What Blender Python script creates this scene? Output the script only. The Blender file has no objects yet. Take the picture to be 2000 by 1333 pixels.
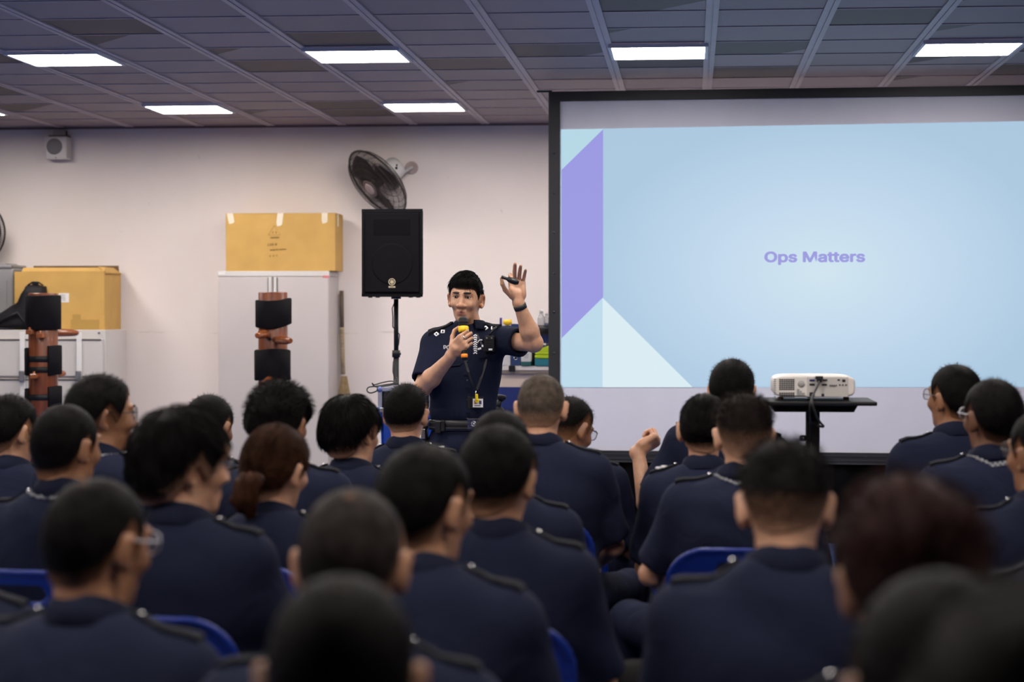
import bpy, bmesh, math, random
import numpy as np
from mathutils import Vector, Matrix, Euler

SC = bpy.context.scene
COL = SC.collection
PI = math.pi
F32 = np.float32

# ------------------------------------------------------------------ camera
FPX = 3889.0
CAM = Vector((0.0, 0.0, 1.53))
YAW, PITCH = math.radians(5.14), math.radians(0.862)
CROT = Euler((PI / 2 - PITCH, 0, YAW)).to_matrix()
cd = bpy.data.cameras.new('camera')
cam = bpy.data.objects.new('camera', cd)
COL.objects.link(cam)
cam.location = CAM
cam.rotation_euler = (PI / 2 - PITCH, 0, YAW)
cd.sensor_width = 36.0
cd.lens = FPX * 36.0 / 2000.0
cd.clip_start, cd.clip_end = 0.1, 100
cd.dof.use_dof = True
cd.dof.focus_distance = 10.1
cd.dof.aperture_fstop = 2.9
SC.camera = cam


def at(px, py, Y):
    """world point on the plane y=Y seen at pixel (px, py) of the 2000x1333 frame"""
    d = CROT @ Vector((px - 1000.0, 666.5 - py, -FPX))
    return CAM + d * (Y / d.y)


def atz(px, py, z):
    d = CROT @ Vector((px - 1000.0, 666.5 - py, -FPX))
    return CAM + d * ((z - CAM.z) / d.z)


# --------------------------------------------------------------- materials
MATS = {}


def mat(name, col, rough=0.6, metal=0.0, var=0.0, scale=6.0, bump=0.0, bscale=60.0, spec=0.5, sheen=0.0, sss=0.0, trans=0.0, alpha=1.0, emit=None, coat=0.0):
    if name in MATS:
        return MATS[name]
    m = bpy.data.materials.new(name)
    m.use_nodes = True
    nt = m.node_tree
    b = nt.nodes['Principled BSDF']
    b.inputs['Base Color'].default_value = (*col, 1)
    b.inputs['Roughness'].default_value = rough
    b.inputs['Metallic'].default_value = metal
    b.inputs['Specular IOR Level'].default_value = spec
    b.inputs['Coat Weight'].default_value = coat
    if sheen:
        b.inputs['Sheen Weight'].default_value = sheen
        b.inputs['Sheen Roughness'].default_value = 0.5
    if sss:
        b.inputs['Subsurface Weight'].default_value = sss
        b.inputs['Subsurface Radius'].default_value = (1.0, 0.3, 0.15)
        b.inputs['Subsurface Scale'].default_value = 0.012
    if trans:
        b.inputs['Transmission Weight'].default_value = trans
    b.inputs['Alpha'].default_value = alpha
    if emit:
        b.inputs['Emission Color'].default_value = (*emit[:3], 1)
        b.inputs['Emission Strength'].default_value = emit[3]
    tc = None
    if var or bump:
        tc = nt.nodes.new('ShaderNodeTexCoord')
    if var:
        n = nt.nodes.new('ShaderNodeTexNoise')
        n.inputs['Scale'].default_value = scale
        n.inputs['Detail'].default_value = 5
        nt.links.new(tc.outputs['Object'], n.inputs['Vector'])
        mr = nt.nodes.new('ShaderNodeMapRange')
        mr.inputs[1].default_value = 0.3
        mr.inputs[2].default_value = 0.7
        mr.inputs[3].default_value = 1 - var
        mr.inputs[4].default_value = 1 + var
        nt.links.new(n.outputs[0], mr.inputs[0])
        mx = nt.nodes.new('ShaderNodeMix')
        mx.data_type = 'RGBA'
        mx.blend_type = 'MULTIPLY'
        mx.inputs[0].default_value = 1
        mx.inputs[6].default_value = (*col, 1)
        nt.links.new(mr.outputs[0], mx.inputs[7])
        nt.links.new(mx.outputs[2], b.inputs['Base Color'])
    if bump:
        n2 = nt.nodes.new('ShaderNodeTexNoise')
        n2.inputs['Scale'].default_value = bscale
        n2.inputs['Detail'].default_value = 4
        nt.links.new(tc.outputs['Object'], n2.inputs['Vector'])
        bp = nt.nodes.new('ShaderNodeBump')
        bp.inputs['Strength'].default_value = bump
        bp.inputs['Distance'].default_value = 0.01
        nt.links.new(n2.outputs[0], bp.inputs['Height'])
        nt.links.new(bp.outputs[0], b.inputs['Normal'])
    MATS[name] = m
    return m


# ------------------------------------------------------------ object helpers
def tag(o, label, cat, group=None, kind=None):
    if label:
        o['label'] = label
    if cat:
        o['category'] = cat
    if group:
        o['group'] = group
    if kind:
        o['kind'] = kind
    return o


def empty(name, loc, label, cat, group=None, rotz=0.0):
    o = bpy.data.objects.new(name, None)
    o.empty_display_size = 0.1
    COL.objects.link(o)
    o.location = loc
    o.rotation_euler = (0, 0, rotz)
    return tag(o, label, cat, group)


def link_mesh(name, me, mats, parent=None, loc=None, rot=None):
    o = bpy.data.objects.new(name, me)
    COL.objects.link(o)
    for m in (mats if isinstance(mats, (list, tuple)) else [mats]):
        me.materials.append(m)
    if parent is not None:
        o.parent = parent
    if loc is not None:
        o.location = loc
    if rot is not None:
        o.rotation_euler = rot
    return o


def pydata(name, V, Fc, mats, parent=None, smooth=False, loc=None, rot=None, mi=None):
    me = bpy.data.meshes.new(name)
    me.from_pydata([tuple(v) for v in V], [], [tuple(f) for f in Fc])
    if smooth:
        me.polygons.foreach_set('use_smooth', [True] * len(me.polygons))
    o = link_mesh(name, me, mats, parent, loc, rot)
    if mi is not None:
        me.polygons.foreach_set('material_index', mi)
    me.update()
    return o


class MB:
    """collects boxes, tubes, prisms and revolved shapes into ONE mesh object"""

    def __init__(s):
        s.bm = bmesh.new()
        s.mi = 0

    def _m(s, faces):
        for f in faces:
            f.material_index = s.mi

    def box(s, c, d, bev=0.0, rot=None, seg=2):
        g = bmesh.ops.create_cube(s.bm, size=1.0)
        vs = g['verts']
        M = Matrix.Translation(Vector(c)) @ (rot.to_4x4() if rot else Matrix.Identity(4)) @ Matrix.Diagonal((d[0], d[1], d[2], 1))
        bmesh.ops.transform(s.bm, matrix=M, verts=vs)
        fs = set(f for v in vs for f in v.link_faces)
        if bev:
            es = list(set(e for v in vs for e in v.link_edges))
            r = bmesh.ops.bevel(s.bm, geom=es, offset=bev, segments=seg, affect='EDGES', profile=0.5)
            fs = set(f for f in fs if f.is_valid) | set(r['faces'])
        s._m(fs)
        return s

    def tube(s, pts, r, n=10, closed=False, cap=True):
        pts = [Vector(p) for p in pts]
        rs = r if isinstance(r, (list, tuple)) else [r] * len(pts)
        rings = []
        up = None
        N = len(pts)
        for i, p in enumerate(pts):
            a = pts[(i - 1) % N] if (closed or i > 0) else p
            b = pts[(i + 1) % N] if (closed or i < N - 1) else p
            t = (b - a)
            t = t.normalized() if t.length > 1e-9 else Vector((0, 0, 1))
            if up is None:
                up = Vector((0, 0, 1)) if abs(t.z) < 0.9 else Vector((1, 0, 0))
            u = (up - t * up.dot(t))
            u = u.normalized() if u.length > 1e-6 else t.orthogonal().normalized()
            w = t.cross(u)
            up = u
            rings.append([s.bm.verts.new(p + (u * math.cos(2 * PI * k / n) + w * math.sin(2 * PI * k / n)) * rs[i]) for k in range(n)])
        fs = []
        for i in range(N if closed else N - 1):
            A, B = rings[i], rings[(i + 1) % N]
            for k in range(n):
                f = s.bm.faces.new((A[k], A[(k + 1) % n], B[(k + 1) % n], B[k]))
                f.smooth = True
                fs.append(f)
        if cap and not closed:
            fs.append(s.bm.faces.new(rings[0][::-1]))
            fs.append(s.bm.faces.new(rings[-1]))
        s._m(fs)
        return s

    def cyl(s, a, b, r, r2=None, n=24):
        return s.tube([a, b], [r, r if r2 is None else r2], n)

    def lathe(s, prof, n=32, M=None, arc=None, closed=False):
        """revolve (r, z) profile about z; M places it"""
        M = M or Matrix.Identity(4)
        a0, a1 = arc if arc else (0, 2 * PI)
        full = arc is None
        cols = []
        K = n if full else n + 1
        for k in range(K):
            t = a0 + (a1 - a0) * k / n
            cols.append([s.bm.verts.new(M @ Vector((r * math.cos(t), r * math.sin(t), z))) for r, z in prof])
        fs = []
        P = len(prof)
        for k in range(n):
            A, B = cols[k], cols[(k + 1) % K]
            for j in range(P if closed else P - 1):
                j2 = (j + 1) % P
                vs = []
                for v in (A[j], B[j], B[j2], A[j2]):
                    if v not in vs:
                        vs.append(v)
                try:
                    f = s.bm.faces.new(vs)
                    f.smooth = True
                    fs.append(f)
                except ValueError:
                    pass
        s._m(fs)
        return s

    def prism(s, pts, h, M=None, bev=0):
        """2-D outline (x, y) extruded from z=0 to h, placed by M"""
        M = M or Matrix.Identity(4)
        A = [s.bm.verts.new(M @ Vector((x, y, 0))) for x, y in pts]
        B = [s.bm.verts.new(M @ Vector((x, y, h))) for x, y in pts]
        n = len(pts)
        fs = [s.bm.faces.new(A[::-1]), s.bm.faces.new(B)]
        for i in range(n):
            fs.append(s.bm.faces.new((A[i], A[(i + 1) % n], B[(i + 1) % n], B[i])))
        s._m(fs)
        return s

    def quad(s, *ps):
        f = s.bm.faces.new([s.bm.verts.new(Vector(p)) for p in ps])
        s._m([f])
        return s

    def sphere(s, c, r, n=16, sc=(1, 1, 1)):
        M = Matrix.Translation(Vector(c)) @ Matrix.Diagonal((r * sc[0], r * sc[1], r * sc[2], 1))
        g = bmesh.ops.create_uvsphere(s.bm, u_segments=n, v_segments=max(6, n // 2 + 2), radius=1.0, matrix=M)
        fs = set(f for v in g['verts'] for f in v.link_faces)
        for f in fs:
            f.smooth = True
        s._m(fs)
        return s

    def mat(s, i):
        s.mi = i
        return s

    def obj(s, name, mats, parent=None, loc=None, rot=None):
        bmesh.ops.recalc_face_normals(s.bm, faces=s.bm.faces)
        me = bpy.data.meshes.new(name)
        s.bm.to_mesh(me)
        s.bm.free()
        return link_mesh(name, me, mats, parent, loc, rot)


SANS = None
try:        # the sans face that ships inside Blender; its built-in font otherwise
    SANS = bpy.data.fonts.load(bpy.utils.system_resource('DATAFILES', path='fonts') + '/Inter.woff2')
except Exception:
    SANS = None


def text_mesh(name, body, size, mats, parent=None, M=None, bold=0.0, align='CENTER', ext=0.0006, shear=0.0):
    c = bpy.data.curves.new(name + '_c', 'FONT')
    c.body = body
    c.size = size
    c.align_x = align
    c.align_y = 'CENTER'
    c.extrude = ext
    c.shear = shear
    try:
        c.font = SANS or c.font
    except Exception:
        pass
    o = bpy.data.objects.new(name + '_t', c)
    COL.objects.link(o)
    bpy.context.view_layer.update()
    me = bpy.data.meshes.new_from_object(o.evaluated_get(bpy.context.evaluated_depsgraph_get()))
    bpy.data.objects.remove(o)
    me.name = name
    me.materials.clear()
    if bold:        # heavier strokes: the same outlines laid over each other a little apart
        bm = bmesh.new()
        for k in range(6):
            a = 2 * PI * k / 6
            me2 = me.copy()
            me2.transform(Matrix.Translation((bold * math.cos(a), bold * math.sin(a), 0)))
            bm.from_mesh(me2)
            bpy.data.meshes.remove(me2)
        bm.to_mesh(me)
        bm.free()
    if M is not None:
        me.transform(M)
    return link_mesh(name, me, mats, parent)


def frame_xz(p, facing=-1):
    """matrix whose local x,y lie along world x,z at p, local z towards the viewer (-y)"""
    return Matrix.Translation(Vector(p)) @ Matrix(((1, 0, 0, 0), (0, 0, -1, 0), (0, 1, 0, 0), (0, 0, 0, 1)))


def struct(o):
    o['kind'] = 'structure'
    return o


# common materials
M_black = mat('black_plastic', (0.006, 0.006, 0.0075), 0.45, var=0.1, spec=.3)
M_blackmetal = mat('black_powder_coat', (0.0055, 0.0055, 0.007), 0.5, var=0.1, spec=.25)
M_chrome = mat('chrome', (0.6, 0.6, 0.62), 0.25, 1.0)
M_white = mat('white_plastic', (0.72, 0.71, 0.70), 0.45, var=0.04)
M_cord = mat('black_rubber_cord', (0.010, 0.010, 0.011), 0.6)
# ====================================================================== ROOM
YW = 16.4
ZC = CAM.z + 1.5505          # ceiling height 3.08
XL, XR, YB = -7.6, 5.2, -4.0


def wall_material():
    m = bpy.data.materials.new('painted_wall')
    m.use_nodes = True
    nt = m.node_tree
    N, L = nt.nodes, nt.links
    b = N['Principled BSDF']
    b.inputs['Roughness'].default_value = 0.75
    tc = N.new('ShaderNodeTexCoord')
    n1 = N.new('ShaderNodeTexNoise'); n1.inputs['Scale'].default_value = 0.9; n1.inputs['Detail'].default_value = 6
    L.new(tc.outputs['Object'], n1.inputs['Vector'])
    r1 = N.new('ShaderNodeValToRGB')
    r1.color_ramp.elements[0].position = 0.3; r1.color_ramp.elements[0].color = (0.735, 0.655, 0.620, 1)
    r1.color_ramp.elements[1].position = 0.75; r1.color_ramp.elements[1].color = (0.79, 0.715, 0.685, 1)
    L.new(n1.outputs[0], r1.inputs[0])
    # small scuffs and specks with shapes of their own
    n2 = N.new('ShaderNodeTexNoise'); n2.inputs['Scale'].default_value = 7.0; n2.inputs['Detail'].default_value = 3
    n2.inputs['Distortion'].default_value = 1.5
    L.new(tc.outputs['Object'], n2.inputs['Vector'])
    r2 = N.new('ShaderNodeValToRGB')
    r2.color_ramp.elements[0].position = 0.74; r2.color_ramp.elements[0].color = (1, 1, 1, 1)
    r2.color_ramp.elements[1].position = 0.80; r2.color_ramp.elements[1].color = (0.72, 0.68, 0.66, 1)
    L.new(n2.outputs[0], r2.inputs[0])
    mx = N.new('ShaderNodeMix'); mx.data_type = 'RGBA'; mx.blend_type = 'MULTIPLY'; mx.inputs[0].default_value = 1
    L.new(r1.outputs[0], mx.inputs[6]); L.new(r2.outputs[0], mx.inputs[7])
    # the long horizontal rub mark at cabinet height, broken up by noise
    sp = N.new('ShaderNodeSeparateXYZ'); L.new(tc.outputs['Object'], sp.inputs[0])
    nz = N.new('ShaderNodeTexNoise'); nz.inputs['Scale'].default_value = 2.5; nz.inputs['Detail'].default_value = 4
    L.new(tc.outputs['Object'], nz.inputs['Vector'])
    wob = N.new('ShaderNodeMath'); wob.operation = 'MULTIPLY_ADD'; wob.inputs[1].default_value = 0.09; wob.inputs[2].default_value = -0.045
    L.new(nz.outputs[0], wob.inputs[0])
    zz = N.new('ShaderNodeMath'); zz.operation = 'ADD'; L.new(sp.outputs[2], zz.inputs[0]); L.new(wob.outputs[0], zz.inputs[1])
    sub = N.new('ShaderNodeMath'); sub.operation = 'SUBTRACT'; sub.inputs[1].default_value = 1.352; L.new(zz.outputs[0], sub.inputs[0])
    ab = N.new('ShaderNodeMath'); ab.operation = 'ABSOLUTE'; L.new(sub.outputs[0], ab.inputs[0])
    lt = N.new('ShaderNodeMapRange'); lt.inputs[1].default_value = 0.002; lt.inputs[2].default_value = 0.008; lt.inputs[3].default_value = 1; lt.inputs[4].default_value = 0
    L.new(ab.outputs[0], lt.inputs[0])
    n4 = N.new('ShaderNodeTexNoise'); n4.inputs['Scale'].default_value = 5; L.new(tc.outputs['Object'], n4.inputs['Vector'])
    th = N.new('ShaderNodeMapRange'); th.inputs[1].default_value = 0.47; th.inputs[2].default_value = 0.6; L.new(n4.outputs[0], th.inputs[0])
    ml = N.new('ShaderNodeMath'); ml.operation = 'MULTIPLY'; L.new(lt.outputs[0], ml.inputs[0]); L.new(th.outputs[0], ml.inputs[1])
    ml2 = N.new('ShaderNodeMath'); ml2.operation = 'MULTIPLY'; ml2.inputs[1].default_value = 0.4; L.new(ml.outputs[0], ml2.inputs[0])
    mx2 = N.new('ShaderNodeMix'); mx2.data_type = 'RGBA'
    L.new(ml2.outputs[0], mx2.inputs[0]); L.new(mx.outputs[2], mx2.inputs[6]); mx2.inputs[7].default_value = (0.32, 0.26, 0.23, 1)
    L.new(mx2.outputs[2], b.inputs['Base Color'])
    bp = N.new('ShaderNodeBump'); bp.inputs['Strength'].default_value = 0.15; bp.inputs['Distance'].default_value = 0.004
    n3 = N.new('ShaderNodeTexNoise'); n3.inputs['Scale'].default_value = 40; L.new(tc.outputs['Object'], n3.inputs['Vector'])
    L.new(n3.outputs[0], bp.inputs['Height']); L.new(bp.outputs[0], b.inputs['Normal'])
    return m


M_wall = wall_material()
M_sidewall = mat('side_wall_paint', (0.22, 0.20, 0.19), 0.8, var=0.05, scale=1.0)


def slab(name, lo, hi, m):
    c = [(a + b) / 2 for a, b in zip(lo, hi)]
    return struct(MB().box(c, [b - a for a, b in zip(lo, hi)]).obj(name, m))


slab('wall_back', (XL - .2, YW, 0), (XR + .2, YW + .2, ZC + .25), M_wall)
slab('wall_left', (XL - .2, YB, 0), (XL, YW, ZC + .25), M_sidewall)
slab('wall_right', (XR, YB, 0), (XR + .2, YW, ZC + .25), M_sidewall)
slab('wall_rear', (XL - .2, YB - .2, 0), (XR + .2, YB, ZC + .25), M_sidewall)


def floor_material():
    m = bpy.data.materials.new('blue_mat_floor')
    m.use_nodes = True
    nt = m.node_tree
    N, L = nt.nodes, nt.links
    b = N['Principled BSDF']
    b.inputs['Roughness'].default_value = 0.42
    tc = N.new('ShaderNodeTexCoord')
    n = N.new('ShaderNodeTexNoise'); n.inputs['Scale'].default_value = 3; n.inputs['Detail'].default_value = 6
    L.new(tc.outputs['Object'], n.inputs['Vector'])
    r = N.new('ShaderNodeValToRGB')
    r.color_ramp.elements[0].position = 0.3; r.color_ramp.elements[0].color = (0.048, 0.088, 0.235, 1)
    r.color_ramp.elements[1].position = 0.7; r.color_ramp.elements[1].color = (0.066, 0.112, 0.285, 1)
    L.new(n.outputs[0], r.inputs[0])
    br = N.new('ShaderNodeTexBrick'); br.offset = 0
    br.inputs['Scale'].default_value = 1.0; br.inputs['Brick Width'].default_value = 1.0; br.inputs['Row Height'].default_value = 1.0
    br.inputs['Mortar Size'].default_value = 0.004
    br.inputs['Color1'].default_value = (1, 1, 1, 1); br.inputs['Color2'].default_value = (1, 1, 1, 1); br.inputs['Mortar'].default_value = (0.35, 0.35, 0.4, 1)
    L.new(tc.outputs['Object'], br.inputs['Vector'])
    mx = N.new('ShaderNodeMix'); mx.data_type = 'RGBA'; mx.blend_type = 'MULTIPLY'; mx.inputs[0].default_value = 1
    L.new(r.outputs[0], mx.inputs[6]); L.new(br.outputs[0], mx.inputs[7])
    L.new(mx.outputs[2], b.inputs['Base Color'])
    return m


slab('floor', (XL - .2, YB - .2, -0.1), (XR + .2, YW + .2, 0.0), floor_material())

# ---------------------------------------------------------------- ceiling grid
CELL = 0.6
X0 = at(392, 243, YW).x       # a main runner
Y0G = YW - 0.05               # phase of the cross tees
ROW1 = 12.2                   # far edge of the front row of lights is set from this


def ceiling_material():
    m = bpy.data.materials.new('perforated_metal_tiles')
    m.use_nodes = True
    nt = m.node_tree
    N, L = nt.nodes, nt.links
    b = N['Principled BSDF']
    b.inputs['Roughness'].default_value = 0.6
    tc = N.new('ShaderNodeTexCoord')

    def vm(op, a, bb=None):
        n = N.new('ShaderNodeVectorMath'); n.operation = op
        L.new(a, n.inputs[0])
        if bb is not None:
            n.inputs[1].default_value = bb
        return n.outputs[0]
    p = vm('SUBTRACT', tc.outputs['Object'], (X0, Y0G, 0))
    q = vm('DIVIDE', p, (CELL, CELL, 1))
    cell = vm('FLOOR', q)
    fr = vm('FRACTION', q)
    cc = vm('MULTIPLY', cell, (1, 1, 0))
    wn = N.new('ShaderNodeTexWhiteNoise'); wn.noise_dimensions = '3D'
    L.new(cc, wn.inputs['Vector'])
    wn2 = N.new('ShaderNodeTexWhiteNoise'); wn2.noise_dimensions = '3D'
    L.new(vm('ADD', cc, (17.3, 5.1, 0)), wn2.inputs['Vector'])
    # the black fleece behind a tile shows through as a dark sheet, sometimes folded over at a slant
    sf = N.new('ShaderNodeSeparateXYZ'); L.new(fr, sf.inputs[0])
    s2 = N.new('ShaderNodeMath'); s2.operation = 'MULTIPLY_ADD'; s2.inputs[1].default_value = 0.8
    L.new(sf.outputs[1], s2.inputs[0]); L.new(sf.outputs[0], s2.inputs[2])
    edge = N.new('ShaderNodeMath'); edge.operation = 'MULTIPLY'; edge.inputs[1].default_value = 2.3
    L.new(wn2.outputs[0], edge.inputs[0])
    lt = N.new('ShaderNodeMath'); lt.operation = 'LESS_THAN'
    L.new(s2.outputs[0], lt.inputs[0]); L.new(edge.outputs[0], lt.inputs[1])
    gt = N.new('ShaderNodeMath'); gt.operation = 'GREATER_THAN'; gt.inputs[1].default_value = 0.66
    L.new(wn.outputs[0], gt.inputs[0])
    dk = N.new('ShaderNodeMath'); dk.operation = 'MULTIPLY'
    L.new(lt.outputs[0], dk.inputs[0]); L.new(gt.outputs[0], dk.inputs[1])
    base = N.new('ShaderNodeMapRange'); base.inputs[3].default_value = 0.88; base.inputs[4].default_value = 1.1
    L.new(wn2.outputs[0], base.inputs[0])
    # perforation: fine dots
    vo = N.new('ShaderNodeTexVoronoi'); vo.inputs['Scale'].default_value = 75; vo.inputs['Randomness'].default_value = 0
    L.new(tc.outputs['Object'], vo.inputs['Vector'])
    dots = N.new('ShaderNodeMapRange'); dots.inputs[1].default_value = 0.25; dots.inputs[2].default_value = 0.42; dots.inputs[3].default_value = 0.62; dots.inputs[4].default_value = 1.0
    L.new(vo.outputs['Distance'], dots.inputs[0])
    mA = N.new('ShaderNodeMix'); mA.data_type = 'RGBA'
    L.new(dk.outputs[0], mA.inputs[0])
    mA.inputs[6].default_value = (0.330, 0.262, 0.252, 1); mA.inputs[7].default_value = (0.078, 0.056, 0.053, 1)
    m1 = N.new('ShaderNodeMix'); m1.data_type = 'RGBA'; m1.blend_type = 'MULTIPLY'; m1.inputs[0].default_value = 1
    L.new(mA.outputs[2], m1.inputs[6]); L.new(base.outputs[0], m1.inputs[7])
    m2 = N.new('ShaderNodeMix'); m2.data_type = 'RGBA'; m2.blend_type = 'MULTIPLY'; m2.inputs[0].default_value = 1
    L.new(m1.outputs[2], m2.inputs[6]); L.new(dots.outputs[0], m2.inputs[7])
    L.new(m2.outputs[2], b.inputs['Base Color'])
    return m


slab('ceiling', (XL - .2, YB - .2, ZC + 0.004), (XR + .2, YW + .2, ZC + .25), ceiling_material())
M_runner = mat('ceiling_runner_paint', (0.50, 0.42, 0.41), 0.5, var=0.05)
mb = MB()
nx0 = math.floor((XL - X0) / CELL); nx1 = math.ceil((XR - X0) / CELL)
for i in range(nx0 + 1, nx1):
    x = X0 + i * CELL
    mb.box((x - 0.019, (YB + YW) / 2, ZC), (0.028, YW - YB, 0.012)).box((x + 0.019, (YB + YW) / 2, ZC), (0.028, YW - YB, 0.012))
    mb.box((x, (YB + YW) / 2, ZC + 0.002), (0.012, YW - YB, 0.006))
struct(mb.obj('trim_1', M_runner))
mb = MB()
j = 0
while Y0G - j * CELL > YB:
    mb.box(((XL + XR) / 2, Y0G - j * CELL, ZC + 0.002), (XR - XL, 0.014, 0.006))
    j += 1
struct(mb.obj('trim_2', M_runner))
struct(MB().box(((XL + XR) / 2, YW - 0.012, ZC - 0.006), (XR - XL, 0.024, 0.024)).obj('trim_3', mat('wall_angle', (0.16, 0.11, 0.11), 0.6)))

# ------------------------------------------------------------- ceiling lights
LIGHT_POWER = 43.0
M_diff = mat('lit_diffuser', (0.9, 0.9, 0.9), 0.5, emit=(1.0, 0.925, 0.86, LIGHT_POWER))
M_lframe = mat('light_frame_white', (0.75, 0.74, 0.74), 0.4)


def light_panel(ci, rj, label):
    """cell column ci counted from the runner X0, row rj counted from the wall"""
    x = X0 + (ci + 0.5) * CELL
    y = Y0G - (rj + 0.5) * CELL
    r = empty('ceiling_light', (x, y, ZC), label, 'ceiling light', 'square ceiling light panels')
    h = 0.27
    f = MB()
    for sx, sy, dx, dy in ((0, 1, 2 * h + .04, .02), (0, -1, 2 * h + .04, .02), (1, 0, .02, 2 * h), (-1, 0, .02, 2 * h)):
        f.box((sx * (h + .01), sy * (h + .01), -0.012), (dx, dy, 0.026), 0.002)
    f.obj('frame', M_lframe, r)
    MB().box((0, 0, -0.006), (2 * h, 2 * h, 0.008)).obj('diffuser', M_diff, r)
    return r


LIGHTS = [
    (0, 2, 'small lit ceiling panel over the left filing cabinets, nearer the back wall'),
    (3, 2, 'small lit ceiling panel above the wall fan, nearer the back wall'),
    (0, 7, 'leftmost of the four large lit ceiling panels in the front row'),
    (3, 7, 'large lit ceiling panel in the front row, above and in front of the wall fan'),
    (6, 7, 'large lit ceiling panel in the front row, over the left half of the screen'),
    (9, 7, 'large lit ceiling panel in the front row, at the right edge of the photo'),
]
for ci, rj, lab in LIGHTS:
    light_panel(ci, rj, lab)
# the rest of the same lighting grid, over the audience and behind the photographer
for rj in (12, 17, 22):
    for ci in (-3, 0, 3, 6, 9):
        light_panel(ci, rj, 'lit square ceiling panel over the seated audience, above the top edge of the photo')
for ci in (-3, ):
    light_panel(ci, 7, 'lit square ceiling panel left of the front row, outside the photo')
    light_panel(ci, 2, 'lit square ceiling panel near the back wall, outside the left edge')
for ci in (6, 9):
    light_panel(ci, 2, 'lit square ceiling panel near the back wall, hidden behind the screen')

# ---------------------------------------------------------- storage, left side
M_grey = mat('grey_enamel_steel', (0.50, 0.455, 0.44), 0.4, var=0.04, scale=2)
M_grey2 = mat('light_enamel_steel', (0.58, 0.55, 0.53), 0.42, var=0.05, scale=2)
M_seam = mat('dark_seam', (0.06, 0.055, 0.055), 0.7)
M_card = mat('cardboard', (0.50, 0.30, 0.085), 0.85, var=0.07, scale=5, bump=0.06, bscale=25)
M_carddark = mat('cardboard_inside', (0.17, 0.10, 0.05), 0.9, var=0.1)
M_tape = mat('paper_tape', (0.72, 0.64, 0.50), 0.5, var=0.05)
M_tapeb = mat('brown_tape', (0.38, 0.23, 0.06), 0.4)
M_ink = mat('pen_ink', (0.17, 0.085, 0.025), 0.8)
M_paper = mat('white_paper', (0.72, 0.70, 0.68), 0.7, var=0.05, scale=30)


def filing_cabinet(px0, px1, label):
    Yf = YW - 0.68
    a, b = at(px0, 645, Yf), at(px1, 645, Yf)
    w, H, D = b.x - a.x, a.z, 0.62
    cx = (a.x + b.x) / 2
    r = empty('filing_cabinet', (cx, Yf + D / 2, 0), label, 'filing cabinet', 'grey steel filing cabinets')
    MB().box((0, 0.01, H / 2), (w - 0.004, D - 0.02, H), 0.004).obj('body', M_grey2, r)
    tops = [at(px0, p, Yf).z for p in (662, 740, 818, 896, 974)]
    hh = tops[0] - tops[1]
    for k in range(4):
        z1 = tops[0] - k * hh
        z0 = max(z1 - hh + 0.02, 0.03)
        d = MB().box((0, -D / 2 + 0.004, (z0 + z1) / 2), (w - 0.035, 0.022, z1 - z0), 0.004)
        dr = d.obj('drawer', M_grey2, r)
        MB().box((0, -D / 2 - 0.0085, z1 - 0.008), (w - 0.06, 0.006, 0.012), 0.002).obj('drawer_pull', M_seam, dr)
    lb = MB().box((0.02, -D / 2 - 0.018, H / 2 + 0.0), (0.042, 0.014, H - 0.04), 0.003)
    bar = lb.obj('locking_bar', M_white, r)
    MB().box((0.02, -D / 2 - 0.035, at(px0, 735, Yf).z), (0.05, 0.022, 0.09), 0.008).obj('hasp', M_chrome, bar)
    MB().cyl((w / 2 - 0.05, -D / 2 - 0.004, H - 0.025), (w / 2 - 0.05, -D / 2 + 0.01, H - 0.025), 0.009, n=14).obj('lock', M_chrome, r)
    return r


filing_cabinet(97, 205, 'grey steel filing cabinet with white locking bar under the opened cardboard box')
filing_cabinet(-14, 95, 'grey steel filing cabinet at the far left edge, under the black bag')
HCAB = at(150, 645, YW - 0.68).z


def open_box():
    Yf = YW - 0.52
    a, b = at(29, 643, Yf), at(204, 643, Yf)
    z0, z1 = HCAB + .001, at(100, 531, Yf).z
    w, D, h = b.x - a.x, 0.46, at(100, 531, Yf).z - HCAB
    cx = (a.x + b.x) / 2
    r = empty('cardboard_box', (cx, Yf + D / 2, z0), 'large brown cardboard box with raised flaps on the left filing cabinets', 'box', 'brown cardboard boxes')
    m = MB()
    t = 0.006
    m.box((0, -D / 2, h / 2), (w, t, h)).box((0, D / 2, h / 2), (w, t, h)).box((-w / 2, 0, h / 2), (t, D, h)).box((w / 2, 0, h / 2), (t, D, h)).box((0, 0, t / 2), (w, D, t))
    m.obj('box_body', M_card, r)
    f = MB().box((0.03, -D / 2 + 0.02, h + 0.015), (w - 0.06, 0.006, 0.05), rot=Euler((math.radians(-50), 0, 0)).to_matrix())
    f.obj('flap', M_card, r)
    f = MB().box((0.0, D / 2 - .01, h + 0.022), (w - 0.02, 0.007, 0.07), rot=Euler((math.radians(12), 0, 0)).to_matrix())
    f.obj('flap', M_carddark, r)
    f = MB().box((w / 2 - 0.02, 0.0, h + 0.012), (0.085, D - 0.02, 0.006), rot=Euler((0, math.radians(38), 0)).to_matrix())
    f.obj('flap', M_card, r)
    k = MB().box((at(125, 582, Yf).x - cx, -D / 2 - 0.0045, at(125, 582, Yf).z - z0), (0.085, 0.002, 0.075))
    o = k.obj('paper_label', M_paper, r)
    for q in range(4):
        MB().box((at(125, 582, Yf).x - cx - .01 + .004 * q, -D / 2 - 0.006, at(125, 582, Yf).z - z0 + .022 - .014 * q), (0.045 - .006 * q, 0.001, 0.004)).obj('printed_line', M_seam, o)
    MB().box((w / 2 - 0.16, -D / 2 - 0.0045, 0.045), (0.24, 0.002, 0.075)).box((w / 2 - .23, -D / 2 - 0.0046, 0.10), (0.07, 0.002, 0.05)).obj('tape', M_tapeb, r)
    return r


open_box()


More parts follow.
